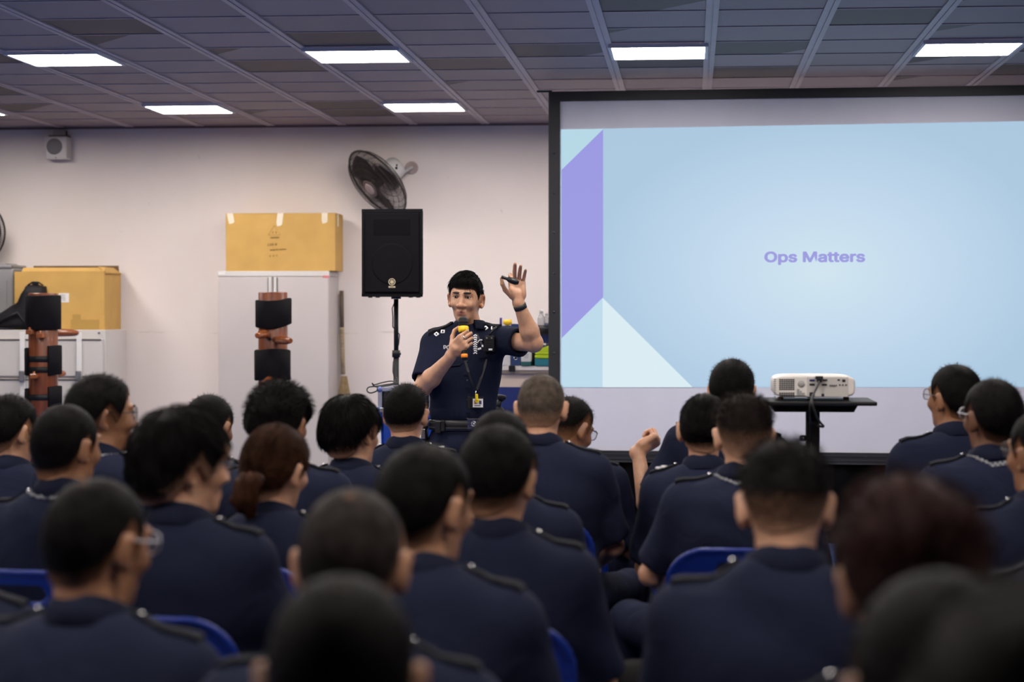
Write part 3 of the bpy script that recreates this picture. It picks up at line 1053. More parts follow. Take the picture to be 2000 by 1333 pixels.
def counter_items():
    z = CZ + .001

    def base(px, w, d, h, dy=.1):
        x = at(px, 713, CY + dy - d / 2).x
        return Vector((x, CY + dy, z))
    # white carton
    o = base(982, .1, .2, .1)
    r = empty('carton', o, 'plain white carton on the counter beside the blue binder', 'carton')
    MB().box((0, 0, .052), (.11, .2, .104), .003).obj('carton_body', M_paper, r)
    MB().box((0, -.02, .107), (.105, .16, .006), rot=Euler((0, .05, 0)).to_matrix()).obj('lid', M_white, r)
    # binder
    o = base(1006, .07, .28, .3)
    r = empty('ring_binder', o + Vector((0, .05, 0)), 'dark blue lever-arch binder standing on the counter', 'binder')
    mbd = mat('binder_blue', (.014, .045, .15), .5)
    MB().box((-.031, 0, .15), (.004, .28, .30), .001).box((.031, 0, .15), (.004, .28, .30), .001).box((0, -.139, .15), (.066, .004, .30), .001).obj('cover', mbd, r)
    MB().box((0, .01, .145), (.054, .25, .28)).obj('pages', M_paper, r)
    zz = at(1005, 700, CY).z - z
    Mr = Matrix.Translation((0, -.1415, zz)) @ Matrix.Rotation(PI / 2, 4, 'X')
    k = MB().lathe([(.009, 0), (.013, 0), (.013, .003), (.009, .003)], 24, Mr, closed=True).obj('finger_ring', M_chrome, r)
    MB().lathe([(0, .0005), (.009, .0005), (.009, 0), (0, 0)], 20, Mr).obj('finger_hole', M_black, k)
    MB().box((0, -.1415, .2), (.045, .001, .12)).obj('spine_label', M_paper, r)
    # white red green pack
    o = base(1027, .07, .1, .12, .02)
    r = empty('tissue_pack', o, 'red, white and green packet on the counter', 'packet')
    MB().box((0, 0, .066), (.072, .07, .072), .004).obj('white_band', M_paper, r)
    MB().box((0, 0, .106), (.073, .071, .010), .003).obj('red_band', mat('packet_red', (.55, .03, .05), .5), r)
    MB().box((0, 0, .015), (.074, .072, .03), .003).obj('green_band', mat('packet_green', (.01, .10, .10), .5), r)
    for k in range(3):
        MB().box((0, -.0355, .082 - .012 * k), (.04 - .006 * k, .001, .004)).obj('printed_line', mat('print_grey', (.3, .3, .3), .7), r)
    # black flask
    o = base(1043, .03, .03, .15, .10)
    r = empty('flask', o, 'narrow black flask behind the neon green sponges on the counter', 'flask')
    MB().lathe([(0, 0), (.024, 0), (.026, .006), (.026, .115), (.02, .128), (0, .128)], 24).obj('flask_body', M_black, r)
    MB().lathe([(.016, .128), (.018, .130), (.018, .155), (0, .158)], 20).obj('cap', M_black, r)
    # neon stack on a teal box
    o = base(1062, .12, .12, .12, .05)
    r = empty('teal_box', o, 'teal carton at the foot of the neon green stack', 'box')
    MB().box((0, 0, .026), (.13, .13, .05), .004).obj('carton', mat('teal_card', (.01, .20, .25), .5), r)
    mn = mat('neon_green', (.55, .72, .01), .5)
    zs = .052
    for k, lab in enumerate(('lowest neon green cloth of the folded stack', 'middle neon green cloth of the folded stack', 'topmost neon green cloth, peaked, of the folded stack')):
        hh = (.026, .024, .034)[k]
        m = MB()
        w_ = (.13, .128, .12)[k]
        if k < 2:
            m.box((0, 0, hh / 2), (w_, .125, hh), .009, seg=3)
        else:
            m.prism([(-.062, 0), (.064, 0), (.06, .03), (.02, .036), (-.03, .022)], .12, Matrix.Translation((0, .06, 0)) @ frame_xz((0, 0, 0)))
        tag(m.obj('folded_cloth', mn, None, o + Vector((.002 * k, 0, zs + .0005))), lab, 'cloth', 'folded neon cloths')
        zs += hh + .0008
    # pump bottle behind
    o = base(1057, .05, .05, .2, .2)
    r = empty('pump_bottle', o, 'white pump bottle behind the neon green cloths', 'bottle')
    zz = at(1057, 671, CY + .2).z - z
    MB().lathe([(0, 0), (.03, 0), (.032, .005), (.032, zz - .075), (.013, zz - .055), (.013, zz - .04), (0, zz - .04)], 24).obj('bottle', M_white, r)
    MB().cyl((0, 0, zz - .045), (0, 0, zz - .012), .006, n=10).box((.008, -.012, zz - .007), (.05, .016, .014), .004).obj('pump', M_white, r)
    # dark box
    o = base(1068, .05, .05, .2, .32)
    zz = at(1068, 672, CY + .32).z - z
    tag(MB().box((0, 0, zz / 2), (.05, .06, zz), .003).obj('storage_box', mat('dark_purple_card', (.03, .02, .05), .6), None, o), 'slim dark box behind the pump bottle', 'box')
    # mesh shelf behind with bag of bottles
    Ys = PY - .14
    a, b = at(1050, 654, Ys), at(1125, 637, Ys)
    cx = (a.x + b.x) / 2
    w, h = b.x - a.x, b.z - a.z
    r = empty('mesh_tray', (cx, Ys + .07, a.z), 'black wire-mesh tray hung on the blue partition', 'tray')
    m = MB()
    n = int(w / .011)
    for k in range(n + 1):
        m.box((-w / 2 + w * k / n, -.07, h / 2), (.0035, .003, h))
    for k in range(7):
        m.box((0, -.07, h * k / 6), (w, .004, .0035))
    for sx in (-1, 1):
        for k in range(10):
            m.box((sx * w / 2, -.07 + .14 * k / 9, h / 2), (.003, .0035, h))
    m.box((0, 0, .002), (w, .14, .003))
    m.obj('mesh', M_blackmetal, r)
    MB().tube([(-w / 2, -.07, h), (w / 2, -.07, h), (w / 2, .068, h), (-w / 2, .068, h)], .004, 6, closed=True).obj('rim_wire', M_blackmetal, r)
    MB().box((-w / 2 + .03, .082, h - .02), (.02, .03, .04)).box((w / 2 - .03, .082, h - .02), (.02, .03, .04)).obj('hook', M_blackmetal, r)
    mclear = mat('clear_film', (.86, .87, .88), .12, trans=.75, spec=.6)
    zt = a.z + .004
    for px, rad, hh, lab in ((1056, .030, .18, 'left clear spray bottle standing in the mesh tray'), (1066, .022, .16, 'clear bottle with blue liquid in the mesh tray'), (1082, .03, .23, 'tall clear bottle half hidden by the screen edge')):
        x = at(px, 640, Ys).x
        r = empty('plastic_bottle', (x, Ys + .07, zt), lab, 'bottle', 'clear bottles in the mesh tray')
        MB().lathe([(0, 0), (rad, 0), (rad, hh * .62), (rad * .45, hh * .82), (rad * .4, hh * .9), (0, hh * .9)], 24).obj('bottle', mclear, r)
        MB().lathe([(0, hh), (rad * .42, hh), (rad * .46, hh * .88), (0, hh * .88)], 16).obj('cap', M_white, r)
        if px == 1066:
            MB().lathe([(0, .003), (rad * .9, .003), (rad * .9, hh * .5), (0, hh * .5)], 20).obj('liquid', mat('blue_liquid', (.04, .22, .55), .2), r)
    # things poking over the partition behind the shoulder
    p = at(991, 641, PY - .02)
    q = at(978, 634, PY - .02)
    r = empty('soft_toy', (p.x, PY - .005, PZ + .003), 'small yellow plush ball on the blue partition behind the shoulder', 'toy')
    MB().sphere((0, 0, .022), .03, 16, (1.15, .9, .75)).sphere((-.022, 0, .03), .013, 12).sphere((.02, 0, .036), .012, 12).obj('plush_body', mat('plush_yellow', (.75, .48, .02), .8), r)
    tag(MB().box((0, 0, .02), (.018, .018, .06), .004).obj('marker_pen', mat('violet_plastic', (.05, .03, .25), .4), None, (q.x, PY - .005, PZ + .012)), 'violet pen tip above the partition beside the plush ball', 'pen')


counter_items()


# ------------------------------------------------------- projection screen
def screen_materials():
    def em(name, c, s=1.0):
        return mat(name, (0.02, 0.02, 0.02), .9, emit=(*c, s), spec=0)
    m = bpy.data.materials.new('slide_blue')
    m.use_nodes = True
    nt = m.node_tree
    N, L = nt.nodes, nt.links
    b = N['Principled BSDF']
    b.inputs['Base Color'].default_value = (.02, .02, .02, 1)
    b.inputs['Roughness'].default_value = .9
    b.inputs['Specular IOR Level'].default_value = 0
    tc = N.new('ShaderNodeTexCoord')
    mp = N.new('ShaderNodeMapping')
    mp.inputs['Location'].default_value = (-.10, 0, .10)
    mp.inputs['Scale'].default_value = (.66, 1, 1.0)
    L.new(tc.outputs['Object'], mp.inputs[0])
    ln = N.new('ShaderNodeVectorMath'); ln.operation = 'LENGTH'; L.new(mp.outputs[0], ln.inputs[0])
    r = N.new('ShaderNodeValToRGB')
    e = r.color_ramp.elements
    e[0].position = .0; e[0].color = (.615, .770, .850, 1)
    e[1].position = 1.05; e[1].color = (.400, .570, .735, 1)
    k = e.new(.45); k.color = (.530, .680, .835, 1)
    L.new(ln.outputs['Value'], r.inputs[0])
    L.new(r.outputs[0], b.inputs['Emission Color'])
    b.inputs['Emission Strength'].default_value = 1.0
    return m, em('slide_violet', (.320, .310, .740)), em('slide_pale', (.690, .830, .880)), em('slide_sky', (.500, .690, .820)), em('slide_title', (.330, .330, .720)), em('slide_number', (.30, .40, .55)), em('slide_teal', (.46, .68, .78))


YS = 13.25


def screen():
    a = at(1072, 905, YS)
    # local frame of the screen: origin at lower-left outer corner, turned a little
    ROT = math.radians(2.4)
    r = empty('projection_screen', (a.x, YS, 0), 'large black-framed projection screen showing a pale blue slide', 'projection screen')
    r.rotation_euler = (0, 0, -ROT)
    # pixel -> local (x, z) on the screen plane
    O = Vector((a.x, YS, 0))
    ux = Vector((math.cos(ROT), -math.sin(ROT), 0))
    nrm = Vector((math.sin(ROT), math.cos(ROT), 0))

    def L(px, py):
        d = CROT @ Vector((px - 1000.0, 666.5 - py, -FPX))
        t = (O - CAM).dot(nrm) / d.dot(nrm)
        p = CAM + d * t - O
        return p.dot(ux), p.z
    W = L(2062, 500)[0]
    mfab = mat('white_screen_fabric', (.58, .58, .66), .8, var=.02)
    mblk = mat('screen_frame_black', (.0065, .0065, .010), .55, var=.15)
    mv = mat('black_velour', (.0015, .0015, .002), .95, spec=.05)
    # outline points taken at both ends of every edge
    zin_t0, zin_t1 = L(1093, 198)[1], L(2000, 186)[1]
    zin_b0, zin_b1 = L(1150, 880)[1], L(1730, 883)[1]

    def lerpz(z0, x0, z1, x1, x):
        return z0 + (z1 - z0) * (x - x0) / (x1 - x0)
    zt = lambda x: lerpz(zin_t0, L(1093, 198)[0], zin_t1, L(2000, 186)[0], x)
    zb = lambda x: zin_b0
    x0 = L(1094, 500)[0]
    x1 = W - x0
    def tri(name, pts, y, m, parent=r):
        return pydata(name, [(x, y, z) for x, z in pts], [list(range(len(pts)))], m, parent)
    fab = MB()
    fab.prism([(x0 - .01, zb(0) - .01), (x1 + .01, zb(0) - .01), (x1 + .01, zt(x1) + .01), (x0 - .01, zt(x0) + .01)], .006, Matrix.Translation((0, .006, 0)) @ frame_xz((0, 0, 0)))
    sf = fab.obj('screen_fabric', mfab, r)
    zto = lambda x: zt(x) + (L(1075, 180)[1] - L(1093, 198)[1]) * 1.0
    zbo = L(1300, 904)[1]
    MF = frame_xz((0, .02, 0))
    m = MB()
    m.prism([(0, zbo), (x0, zbo), (x0, zto(x0)), (0, zto(0))], .045, MF)
    m.prism([(x1, zbo), (W, zbo), (W, zto(W)), (x1, zto(x1))], .045, MF)
    m.prism([(0, zt(0)), (W, zt(W)), (W, zto(W)), (0, zto(0))], .044, MF)
    m.prism([(0, zbo), (W, zbo), (W, zb(0)), (0, zb(0))], .044, MF)
    fr = m.obj('frame', mblk, r)
    m = MB()
    m.box((W / 2, -.027, (zbo + zb(0)) / 2 - .012), (W, .004, .004))
    m.box((W / 2, -.03, (zbo + zb(0)) / 2 + .018), (W, .004, .003)).box((W / 2, -.03, zbo + .004), (W, .004, .005))
    m.obj('frame_ridge', mat('frame_ridge_grey', (.03, .03, .035), .4), fr)
    MB().box((-.03, -.005, L(1066, 179)[1]), (.10, .03, .012), .002).obj('corner_tab', mblk, fr)
    for py in (300, 378, 455, 535, 610, 690, 760):
        x, z = L(1083, py)
        MB().sphere((x, -.026, z), .008, 10).obj('snap_stud', mat('stud_black', (.03, .03, .04), .3), fr)
    for px in (1150, 1330, 1500, 1690, 1860):
        x, z = L(px, 892 if px != 1150 else 893)
        MB().sphere((x, -.026, z), .007, 10).obj('snap_stud', mat('stud_black', (.03, .03, .04), .3), fr)
    sk = MB()
    n = 80
    V, Fs = [], []
    for k in range(n + 1):
        x = W * k / n
        y = .0 + .018 * math.sin(k * 1.3)
        V += [(x, y, zbo + .01), (x, y + .01 * math.sin(k * .7), .005)]
    for k in range(n):
        Fs.append((2 * k, 2 * k + 1, 2 * k + 3, 2 * k + 2))
    sko = pydata('skirt', V, Fs, mv, r, smooth=True)
    sko.modifiers.new('s', 'SOLIDIFY').thickness = .004
    for x in (.04, W - .04):
        lg = MB().box((x, .06, zbo / 2 + .4), (.05, .05, zbo + .8 - .02), .004).box((x, .06, .02), (.06, .5, .04), .006).obj('leg', mblk, r)
    # the projected slide
    Mbl, Mvi, Mpa, Msk, Mti, Mnu, Mte = screen_materials()
    tl, tr = L(1095, 253), L(2000, 237)
    bl, brr = L(1095, 757), L(2000, 757)
    rx = L(2030, 500)[0]
    top = lambda x: lerpz(tl[1], tl[0], tr[1], tr[0], x)
    bot = lambda x: lerpz(bl[1], bl[0], brr[1], brr[0], x)
    lx = x0 + .004
    ox, oz = L(1560, 500)
    sl = pydata('projected_slide', [(lx - ox, 0, bot(lx) - oz), (rx - ox, 0, bot(rx) - oz), (rx - ox, 0, top(rx) - oz), (lx - ox, 0, top(lx) - oz)], [(0, 1, 2, 3)], Mbl, r, loc=(ox, -.002, oz))

    def shape(name, pxs, m, y):
        P = [L(*p) for p in pxs]
        return pydata(name, [(x - ox, y, z - oz) for x, z in P], [list(range(len(P)))], m, sl)
    shape('teal_corner', [(1097, 253), (1178, 252), (1097, 332)], Mte, -.001)
    shape('violet_band', [(1097, 332), (1178, 253), (1178, 581), (1097, 661)], Mvi, -.0014)
    shape('sky_triangle', [(1097, 661), (1177, 582), (1177, 757), (1097, 757)], Msk, -.0012)
    shape('pale_triangle', [(1177, 582), (1353, 757), (1177, 757)], Mpa, -.0016)
    x, z = L(1591, 502)
    s = (L(1591, 489)[1] - L(1591, 515)[1]) / .70
    t = text_mesh('slide_title', 'Ops Matters', s, Mti, sl, frame_xz((x - ox, -.003, z - oz)), bold=s * .032, ext=.0002)
    wd = L(1690, 502)[0] - L(1493, 502)[0]
    xs = [v.co.x for v in t.data.vertices]
    f = wd / (max(xs) - min(xs))
    mid = (max(xs) + min(xs)) / 2
    for v in t.data.vertices:
        v.co.x = (v.co.x - mid) * f + (x - ox)
    x, z = L(1983, 748)
    text_mesh('slide_number', '2', .035, Mnu, sl, frame_xz((x - ox, -.003, z - oz)), ext=.0002)


screen()


# ------------------------------------------------------------- projector
def projector():
    Y = 7.65
    a, b = at(1510, 783, Y), at(1671, 735, Y)
    w, h, D = b.x - a.x, b.z - a.z, .26
    c = at(1590, 783, Y)
    r = empty('projector', (c.x, Y + D / 2, c.z + .001), 'white video projector seen from its connector side on the black stand', 'projector')
    mw = mat('projector_white', (.70, .66, .63), .4, var=.02)
    m = MB()
    pts = []
    for k in range(48):
        t = 2 * PI * k / 48
        cx_, s_ = math.cos(t), math.sin(t)
        pts.append((math.copysign(abs(cx_) ** .32, cx_) * w / 2, math.copysign(abs(s_) ** .45, s_) * (h - .012) / 2 + h / 2 + .006))
    m.prism(pts, D, Matrix.Translation((0, D / 2, 0)) @ frame_xz((0, 0, 0)))
    o = m.obj('housing', mw, r)
    bv = o.modifiers.new('b', 'BEVEL'); bv.width = .008; bv.segments = 3; bv.limit_method = 'ANGLE'
    y = -D / 2
    P = lambda px, py: (at(px, py, Y).x - c.x, at(px, py, Y).z - c.z)
    md = mat('port_black', (.012, .012, .014), .5)
    mgd = mat('vent_grey', (.20, .19, .19), .6)
    # recessed connector plate and left vent plate
    x0, z0 = P(1576, 776); x1, z1 = P(1656, 737.5)
    MB().box(((x0 + x1) / 2, y - .0015, (z0 + z1) / 2), (x1 - x0, .004, z1 - z0), .0015).obj('connector_plate', mat('plate_grey_white', (.52, .49, .47), .5), r)
    m = MB()
    for i in range(10):
        for jx in range(7):
            if i == 6:
                continue
            x, z = P(1523.5 + jx * 4.4, 742.5 + i * 3.75)
            m.box((x, y - .001, z), (.0066, .003, .0042))
    m.obj('vent', md, r)
    m = MB()
    for k in range(9):
        x, z = P(1513.5, 742 + k * 4.2)
        m.box((x, y + .002, z), (.008, .006, .0035))
    m.obj('side_vent', mgd, r)
    x, z = P(1565, 751)
    Mr = Matrix.Translation((x, y - .001, z)) @ Matrix.Rotation(PI / 2, 4, 'X')
    MB().lathe([(0, .002), (.0125, .002), (.0135, 0), (0, -.001)], 32, Mr).obj('ir_window', mat('ir_grey', (.36, .34, .34), .4), r)
    x, z = P(1564, 767)
    MB().box((x, y - .001, z - .007), (.030, .002, .010)).box((x - .010, y - .001, z + .004), (.010, .002, .016)).box((x, y - .001, z + .002), (.008, .002, .006)).obj('caution_mark', mat('print_grey', (.3, .3, .3), .7), r)
    mbv = mat('vga_blue', (.03, .03, .20), .5)
    for px, py, ww, hh, mm in ((1586, 744, .020, .008, mbv), (1586, 752, .020, .008, md), (1611, 743.5, .020, .009, mgd), (1610, 752.5, .020, .007, md), (1638, 743, .010, .005, md), (1648, 744.5, .012, .010, md), (1586, 771, .020, .015, md), (1607, 772.5, .010, .010, md)):
        x, z = P(px, py)
        f = MB().box((x, y - .003, z), (ww, .006, hh), .001).obj('port', M_chrome if mm is mgd else mm, r)
        if mm in (mbv, mgd):
            MB().box((x, y - .0066, z), (ww * .6, .001, hh * .5)).obj('pin_block', md, f)
    for px, mm in ((1621, M_chrome), (1625, M_chrome), (1629, M_chrome), (1633, M_chrome), (1640, md), (1646, md), (1652, md)):
        x, z = P(px, 753 if mm is md else 754)
        MB().cyl((x, y, z), (x, y - .006, z), .0032, n=10).obj('jack', mm, r)
    x, z = P(1641, 771)
    MB().box((x, y - .002, z), (.040, .001, .012)).obj('rating_label', mat('label_beige', (.5, .48, .38), .6), r)
    for sx in (-.4, .4):
        MB().cyl((sx * w, -.08, 0), (sx * w, -.08, .012), .011, n=12).obj('foot', mat('foot_brown', (.12, .05, .03), .5), r)
    MB().cyl((0, .1, 0), (0, .1, .014), .013, n=12).obj('foot', M_black, r)
    M2 = Matrix.Translation((w * .22, D / 2, h * .55)) @ Matrix.Rotation(-PI / 2, 4, 'X')
    ln = MB().lathe([(0, .0), (.030, .004), (.034, .012), (.040, .012), (.040, -.01), (0, -.01)], 32, M2).obj('lens', mat('lens_glass', (.01, .01, .02), .05, spec=.8), r)
    # stand
    zt = c.z
    tl, tr = at(1470, 787, Y), at(1711, 787, Y)
    q = empty('projector_stand', (c.x, Y + D / 2, 0), 'black pedestal stand with flat top under the projector', 'stand')
    wt = tr.x - tl.x
    xo = (tl.x + tr.x) / 2 - c.x
    MB().box((xo, 0, zt - .009), (wt, .38, .016), .005).obj('tabletop', M_blackmetal, q)
    MB().prism([(-.15, 0), (.15, 0), (.165, .026), (-.165, .026)], .26, Matrix.Translation((xo + .0, .13, zt - .044)) @ frame_xz((0, 0, 0))).obj('tray_bracket', M_black, q)
    xc = at(1588, 830, Y + .1).x - c.x
    MB().box((xc, 0, (zt - .04) / 2 + .02), (.052, .06, zt - .08), .006).obj('column', M_blackmetal, q)
    bs = MB().box((xc, 0, .02), (.34, .36, .03), .008).obj('base', M_blackmetal, q)
    MB().cyl((xc - .03, -.01, zt - .15), (xc - .045, -.02, zt - .15), .012, n=12).obj('height_knob', M_chrome, q)
    # cable: plug on the top row, drop over the table edge, loop and back
    pl = [(1600, 744, -.02), (1599, 748, -.05), (1596, 756, -.06), (1591, 766, -.07), (1588, 774, -.085), (1586, 783, -.095), (1587, 792, -.10), (1592, 806, -.08), (1597, 818, -.03), (1603, 827, -.01), (1608, 832, 0), (1607, 834, .02), (1600, 833, .05), (1596, 833, .09)]
    V = [at(x, yy, Y + dy) - Vector((c.x, Y, 0)) for x, yy, dy in pl]
    cb = empty('projector_cable', (c.x, Y, 0), 'black video cable plugged into the projector and looping under the stand top', 'cable')
    sm = []
    for i in range(len(V) - 1):
        p0, p1, p2, p3 = V[max(i - 1, 0)], V[i], V[i + 1], V[min(i + 2, len(V) - 1)]
        for k in range(4):
            t = k / 4
            sm.append(0.5 * ((2 * p1) + (p2 - p0) * t + (2 * p0 - 5 * p1 + 4 * p2 - p3) * t * t + (3 * p1 - p0 - 3 * p2 + p3) * t ** 3))
    MB().tube(sm, .0045, 8).obj('cord', mat('cable_grey', (.03, .03, .033), .5), cb)
    p = at(1600, 738, Y - .02) - Vector((c.x, Y, 0))
    MB().box(p, (.028, .036, .011), .002).box(p + Vector((0, -.004, -.009)), (.02, .03, .018), .003).obj('plug', M_black, cb)
    V = [at(x, yy, Y + dy) - Vector((c.x, Y, 0)) for x, yy, dy in ((1586, 771, -.008), (1586, 774, -.05), (1584, 782, -.095), (1582, 792, -.10), (1581, 806, -.085), (1582, 818, -.03), (1583, 830, .08), (1583, 880, .08))]
    pc = MB().tube(V, .004, 8).obj('power_cord', M_cord, None, (c.x, Y, 0))
    tag(pc, 'black power cord hanging from the projector down the stand column', 'cord')


projector()


# ------------------------------------------------------------ wooden dummies
def wood_material():
    m = bpy.data.materials.new('varnished_red_wood')
    m.use_nodes = True
    nt = m.node_tree
    N, L = nt.nodes, nt.links
    b = N['Principled BSDF']
    b.inputs['Roughness'].default_value = .38
    b.inputs['Coat Weight'].default_value = .12
    tc = N.new('ShaderNodeTexCoord')
    mp = N.new('ShaderNodeMapping'); mp.inputs['Scale'].default_value = (14, 14, 1.2)
    L.new(tc.outputs['Object'], mp.inputs[0])
    n = N.new('ShaderNodeTexNoise'); n.inputs['Scale'].default_value = 2.0; n.inputs['Detail'].default_value = 6; n.inputs['Distortion'].default_value = .6
    L.new(mp.outputs[0], n.inputs['Vector'])
    r = N.new('ShaderNodeValToRGB')
    r.color_ramp.elements[0].position = .3; r.color_ramp.elements[0].color = (.105, .022, .007, 1)
    r.color_ramp.elements[1].position = .72; r.color_ramp.elements[1].color = (.235, .060, .016, 1)
    L.new(n.outputs[0], r.inputs[0]); L.new(r.outputs[0], b.inputs['Base Color'])
    return m


M_wood = wood_material()
M_woodL = mat('varnished_peg_wood', (.25, .070, .018), .25, coat=.5, var=.15, scale=20)
M_neo = mat('black_neoprene', (.0065, .006, .0078), .8, spec=.12, bump=.15, bscale=200)


def pad(name, R, z0, z1, par, arc=None, slope=0.0, wob=0.0, seed=0):
    n = 40
    rnd = random.Random(seed)
    a0, a1 = arc if arc else (0, 2 * PI)
    V, Fs = [], []
    rows = [(R, 0), (R + .018, .0), (R + .026, .03), (R + .026, .97), (R + .018, 1), (R, 1)]
    for k in range(n + 1):
        t = a0 + (a1 - a0) * k / n
        lift = slope * math.cos(t) + wob * math.sin(2 * t + seed)
        for rr, u in rows:
            rv = rr + (.004 * math.sin(3 * t + seed) if rr > R else 0)
            V.append((rv * math.cos(t), rv * math.sin(t), z0 + (z1 - z0) * u + lift * (1 if u < .5 else .6)))
    P = len(rows)
    for k in range(n):
        for j in range(P):
            a = k * P + j; b_ = k * P + (j + 1) % P
            Fs.append((a, a + P, b_ + P, b_))
    if arc:
        Fs.append(tuple(range(P))); Fs.append(tuple(range(n * P, n * P + P))[::-1])
    return pydata(name, V, Fs, M_neo, par, smooth=True)


def arm_peg(par, name, a, b, r0=.032, r1=.021):
    a, b = Vector(a), Vector(b)
    d = (b - a)
    pts = [a, a.lerp(b, .35), a.lerp(b, .8), a.lerp(b, .95), b]
    return MB().tube(pts, [r0 * .8, r0, (r0 + r1) / 2, r1, r1 * .72], 16).obj(name, M_woodL, par)


def dummy_right():
    Y = 14.2
    t0 = at(533, 571, Y)
    wpx = at(560, 571, Y).x - at(504, 571, Y).x
    R = wpx / 2
    H = t0.z
    Z = lambda py: at(533, py, Y - R).z
    X = lambda px, dy=0: at(px, 650, Y + dy).x - t0.x
    r = empty('wooden_dummy', (t0.x, Y, 0), 'wooden training dummy with two front arms before the steel cupboard', 'training dummy', 'wooden training dummies')
    MB().lathe([(0, 0), (R, 0), (R, H - .006), (R - .006, H), (0, H)], 40).obj('trunk', M_wood, r)
    u = pad('neck_pad', R, Z(640), Z(586), r, slope=.012, wob=.012, seed=1)
    pad('body_pad', R, Z(742), Z(683), r, slope=.0, wob=.010, seed=4)
    yz = -R * .6
    arm_peg(r, 'arm', (-.02, yz, Z(652)), (X(502, -.34), -.34, Z(655)))
    arm_peg(r, 'arm', (.02, yz, Z(656) - .03), (X(568, -.34), -.34, Z(665)))
    arm_peg(r, 'arm', (0, yz, Z(742)), (0.01, -.34, Z(748)))
    MB().cyl((0.0, -R - .004, Z(663)), (0, -R + .02, Z(663)), .012, n=14).obj('arm_socket', M_black, r)
    z = Z(860)
    MB().tube([(0, 0, z + .1), (0, -.16, z + .03), (-.02, -.3, z - .07), (-.02, -.34, z - .3), (-.02, -.30, z - .48)], [.04, .042, .042, .036, .03], 16).obj('leg', M_woodL, r)
    MB().box((0, 0, .06), (.9, .09, .1), .006).box((0, 0, .06), (.09, .7, .1), .006).obj('floor_frame', M_wood, r)


def dummy_left():
    Y = 14.4
    t0 = at(84, 573, Y)
    R = (at(111, 700, Y).x - at(56, 700, Y).x) / 2
    H = t0.z
    Z = lambda py: at(84, py, Y - R).z
    X = lambda px, dy=0: at(px, 650, Y + dy).x - t0.x
    r = empty('wooden_dummy', (t0.x, Y, 0), 'wooden training dummy seen from behind before the filing cabinets', 'training dummy', 'wooden training dummies')
    MB().lathe([(0, 0), (R, 0), (R, H - .006), (R - .006, H), (0, H)], 40).obj('trunk', M_wood, r)
    pad('neck_pad', R - .002, Z(645), Z(577), r, wob=.003, seed=2)
    # two body guards, each with a left and a right shell and two straps
    for k, (za, zb_) in enumerate(((738, 678), (800, 758))):
        g = pad('body_pad', R, Z(za), Z(zb_), r, arc=(-.95, 1.2), slope=.02, seed=k)
        g2 = pad('body_pad', R, Z(za - 3), Z(zb_ + 2), r, arc=(PI - .9, PI + .62), slope=.0, seed=k + 3)
        for py in ((702, 723) if k == 0 else (777,)):
            z = Z(py)
            MB().lathe([(R + .003, z - .022), (R + .007, z - .02), (R + .007, z + .02), (R + .003, z + .022)], 24, None, arc=(PI + .5, 2 * PI - .85)).obj('strap', M_black, r)
    for px, py in ((61, 649), (82, 656), (70, 735)):
        x = X(px, -R)
        y = -math.sqrt(max(0, R * R - x * x)) - .02
        pg = MB().box((x, y, Z(py)), (.05, .10, .034), .004).obj('tenon', M_woodL, r)
        MB().cyl((x, y - .03, Z(py) - .02), (x, y - .03, Z(py) + .035), .009, n=10).obj('wedge_pin', M_woodL, pg)
    arm_peg(r, 'arm', (.0, R * .7, Z(650)), (X(152, .30), .30, Z(652)))
    arm_peg(r, 'arm', (-.0, R * .7, Z(660)), (-.14, .40, Z(657)))
    arm_peg(r, 'arm', (0, R * .7, Z(735)), (X(126, .28), .28, Z(733)))
    z = Z(850)
    MB().tube([(0, 0, z + .1), (.02, .18, z + .03), (.04, .3, z - .07), (.04, .34, z - .3), (.04, .30, z - .48)], [.04, .042, .042, .036, .03], 16).obj('leg', M_woodL, r)
    MB().box((0, 0, .06), (.9, .09, .1), .006).box((0, 0, .06), (.09, .7, .1), .006).obj('floor_frame', M_wood, r)


dummy_right()
dummy_left()


# ---------------------------------------- black grip on a tripod by the speaker
def tripod():
    Y = 11.2
    c = at(970, 800, Y)
    r = empty('tripod', (c.x, Y, 0), 'black tripod with angled pistol grip beside the speaker\'s hip', 'tripod')
    b = Vector((0, 0, at(968, 800, Y).z))
    t = at(979, 776, Y) - Vector((c.x, Y, 0))
    MB().tube([b, b.lerp(t, .8)], [.017, .015], 14).obj('grip', M_black, r)
    MB().tube([b.lerp(t, .78), t + Vector((.002, 0, .0)), t + Vector((.004, 0, .012))], [.02, .028, .024], 16).obj('grip_knob', M_blackmetal, r)
    MB().sphere(b + Vector((.006, 0, -.005)), .03, 14, (1.2, 1, .8)).box(b + Vector((0, 0, -.045)), (.09, .07, .06), .01).obj('head', M_black, r)
    MB().cyl(b + Vector((.0, -.04, -.02)), b + Vector((0, -.055, -.02)), .016, n=16).obj('lock_dial', M_chrome, r)
    MB().cyl((0, 0, .5), b - Vector((0, 0, .05)), .016, n=14).obj('centre_column', M_blackmetal, r)
    for k in range(3):
        a = .9 + k * 2 * PI / 3
        d = Vector((math.cos(a), math.sin(a), 0))
        lg = MB().tube([Vector((0, 0, b.z - .14)) + d * .02, d * .2 + Vector((0, 0, .4)), d * .34 + Vector((0, 0, .012))], [.016, .014, .010], 10).obj('leg', M_blackmetal, r)
        MB().sphere(d * .34 + Vector((0, 0, .013)), .013, 10).obj('rubber_foot', M_black, lg)
    MB().tube([b + Vector((.03, 0, -.02)), b + Vector((.1, .02, -.01)), b + Vector((.2, .06, -.03)), b + Vector((.3, .12, -.12))], .003, 6).obj('tether', M_cord, r)


tripod()
# ====================================================================== PEOPLE
# bodies, clothes and hair are grown as smooth distance fields on rectilinear
# grids and skinned with surface nets, so every figure is one continuous surface


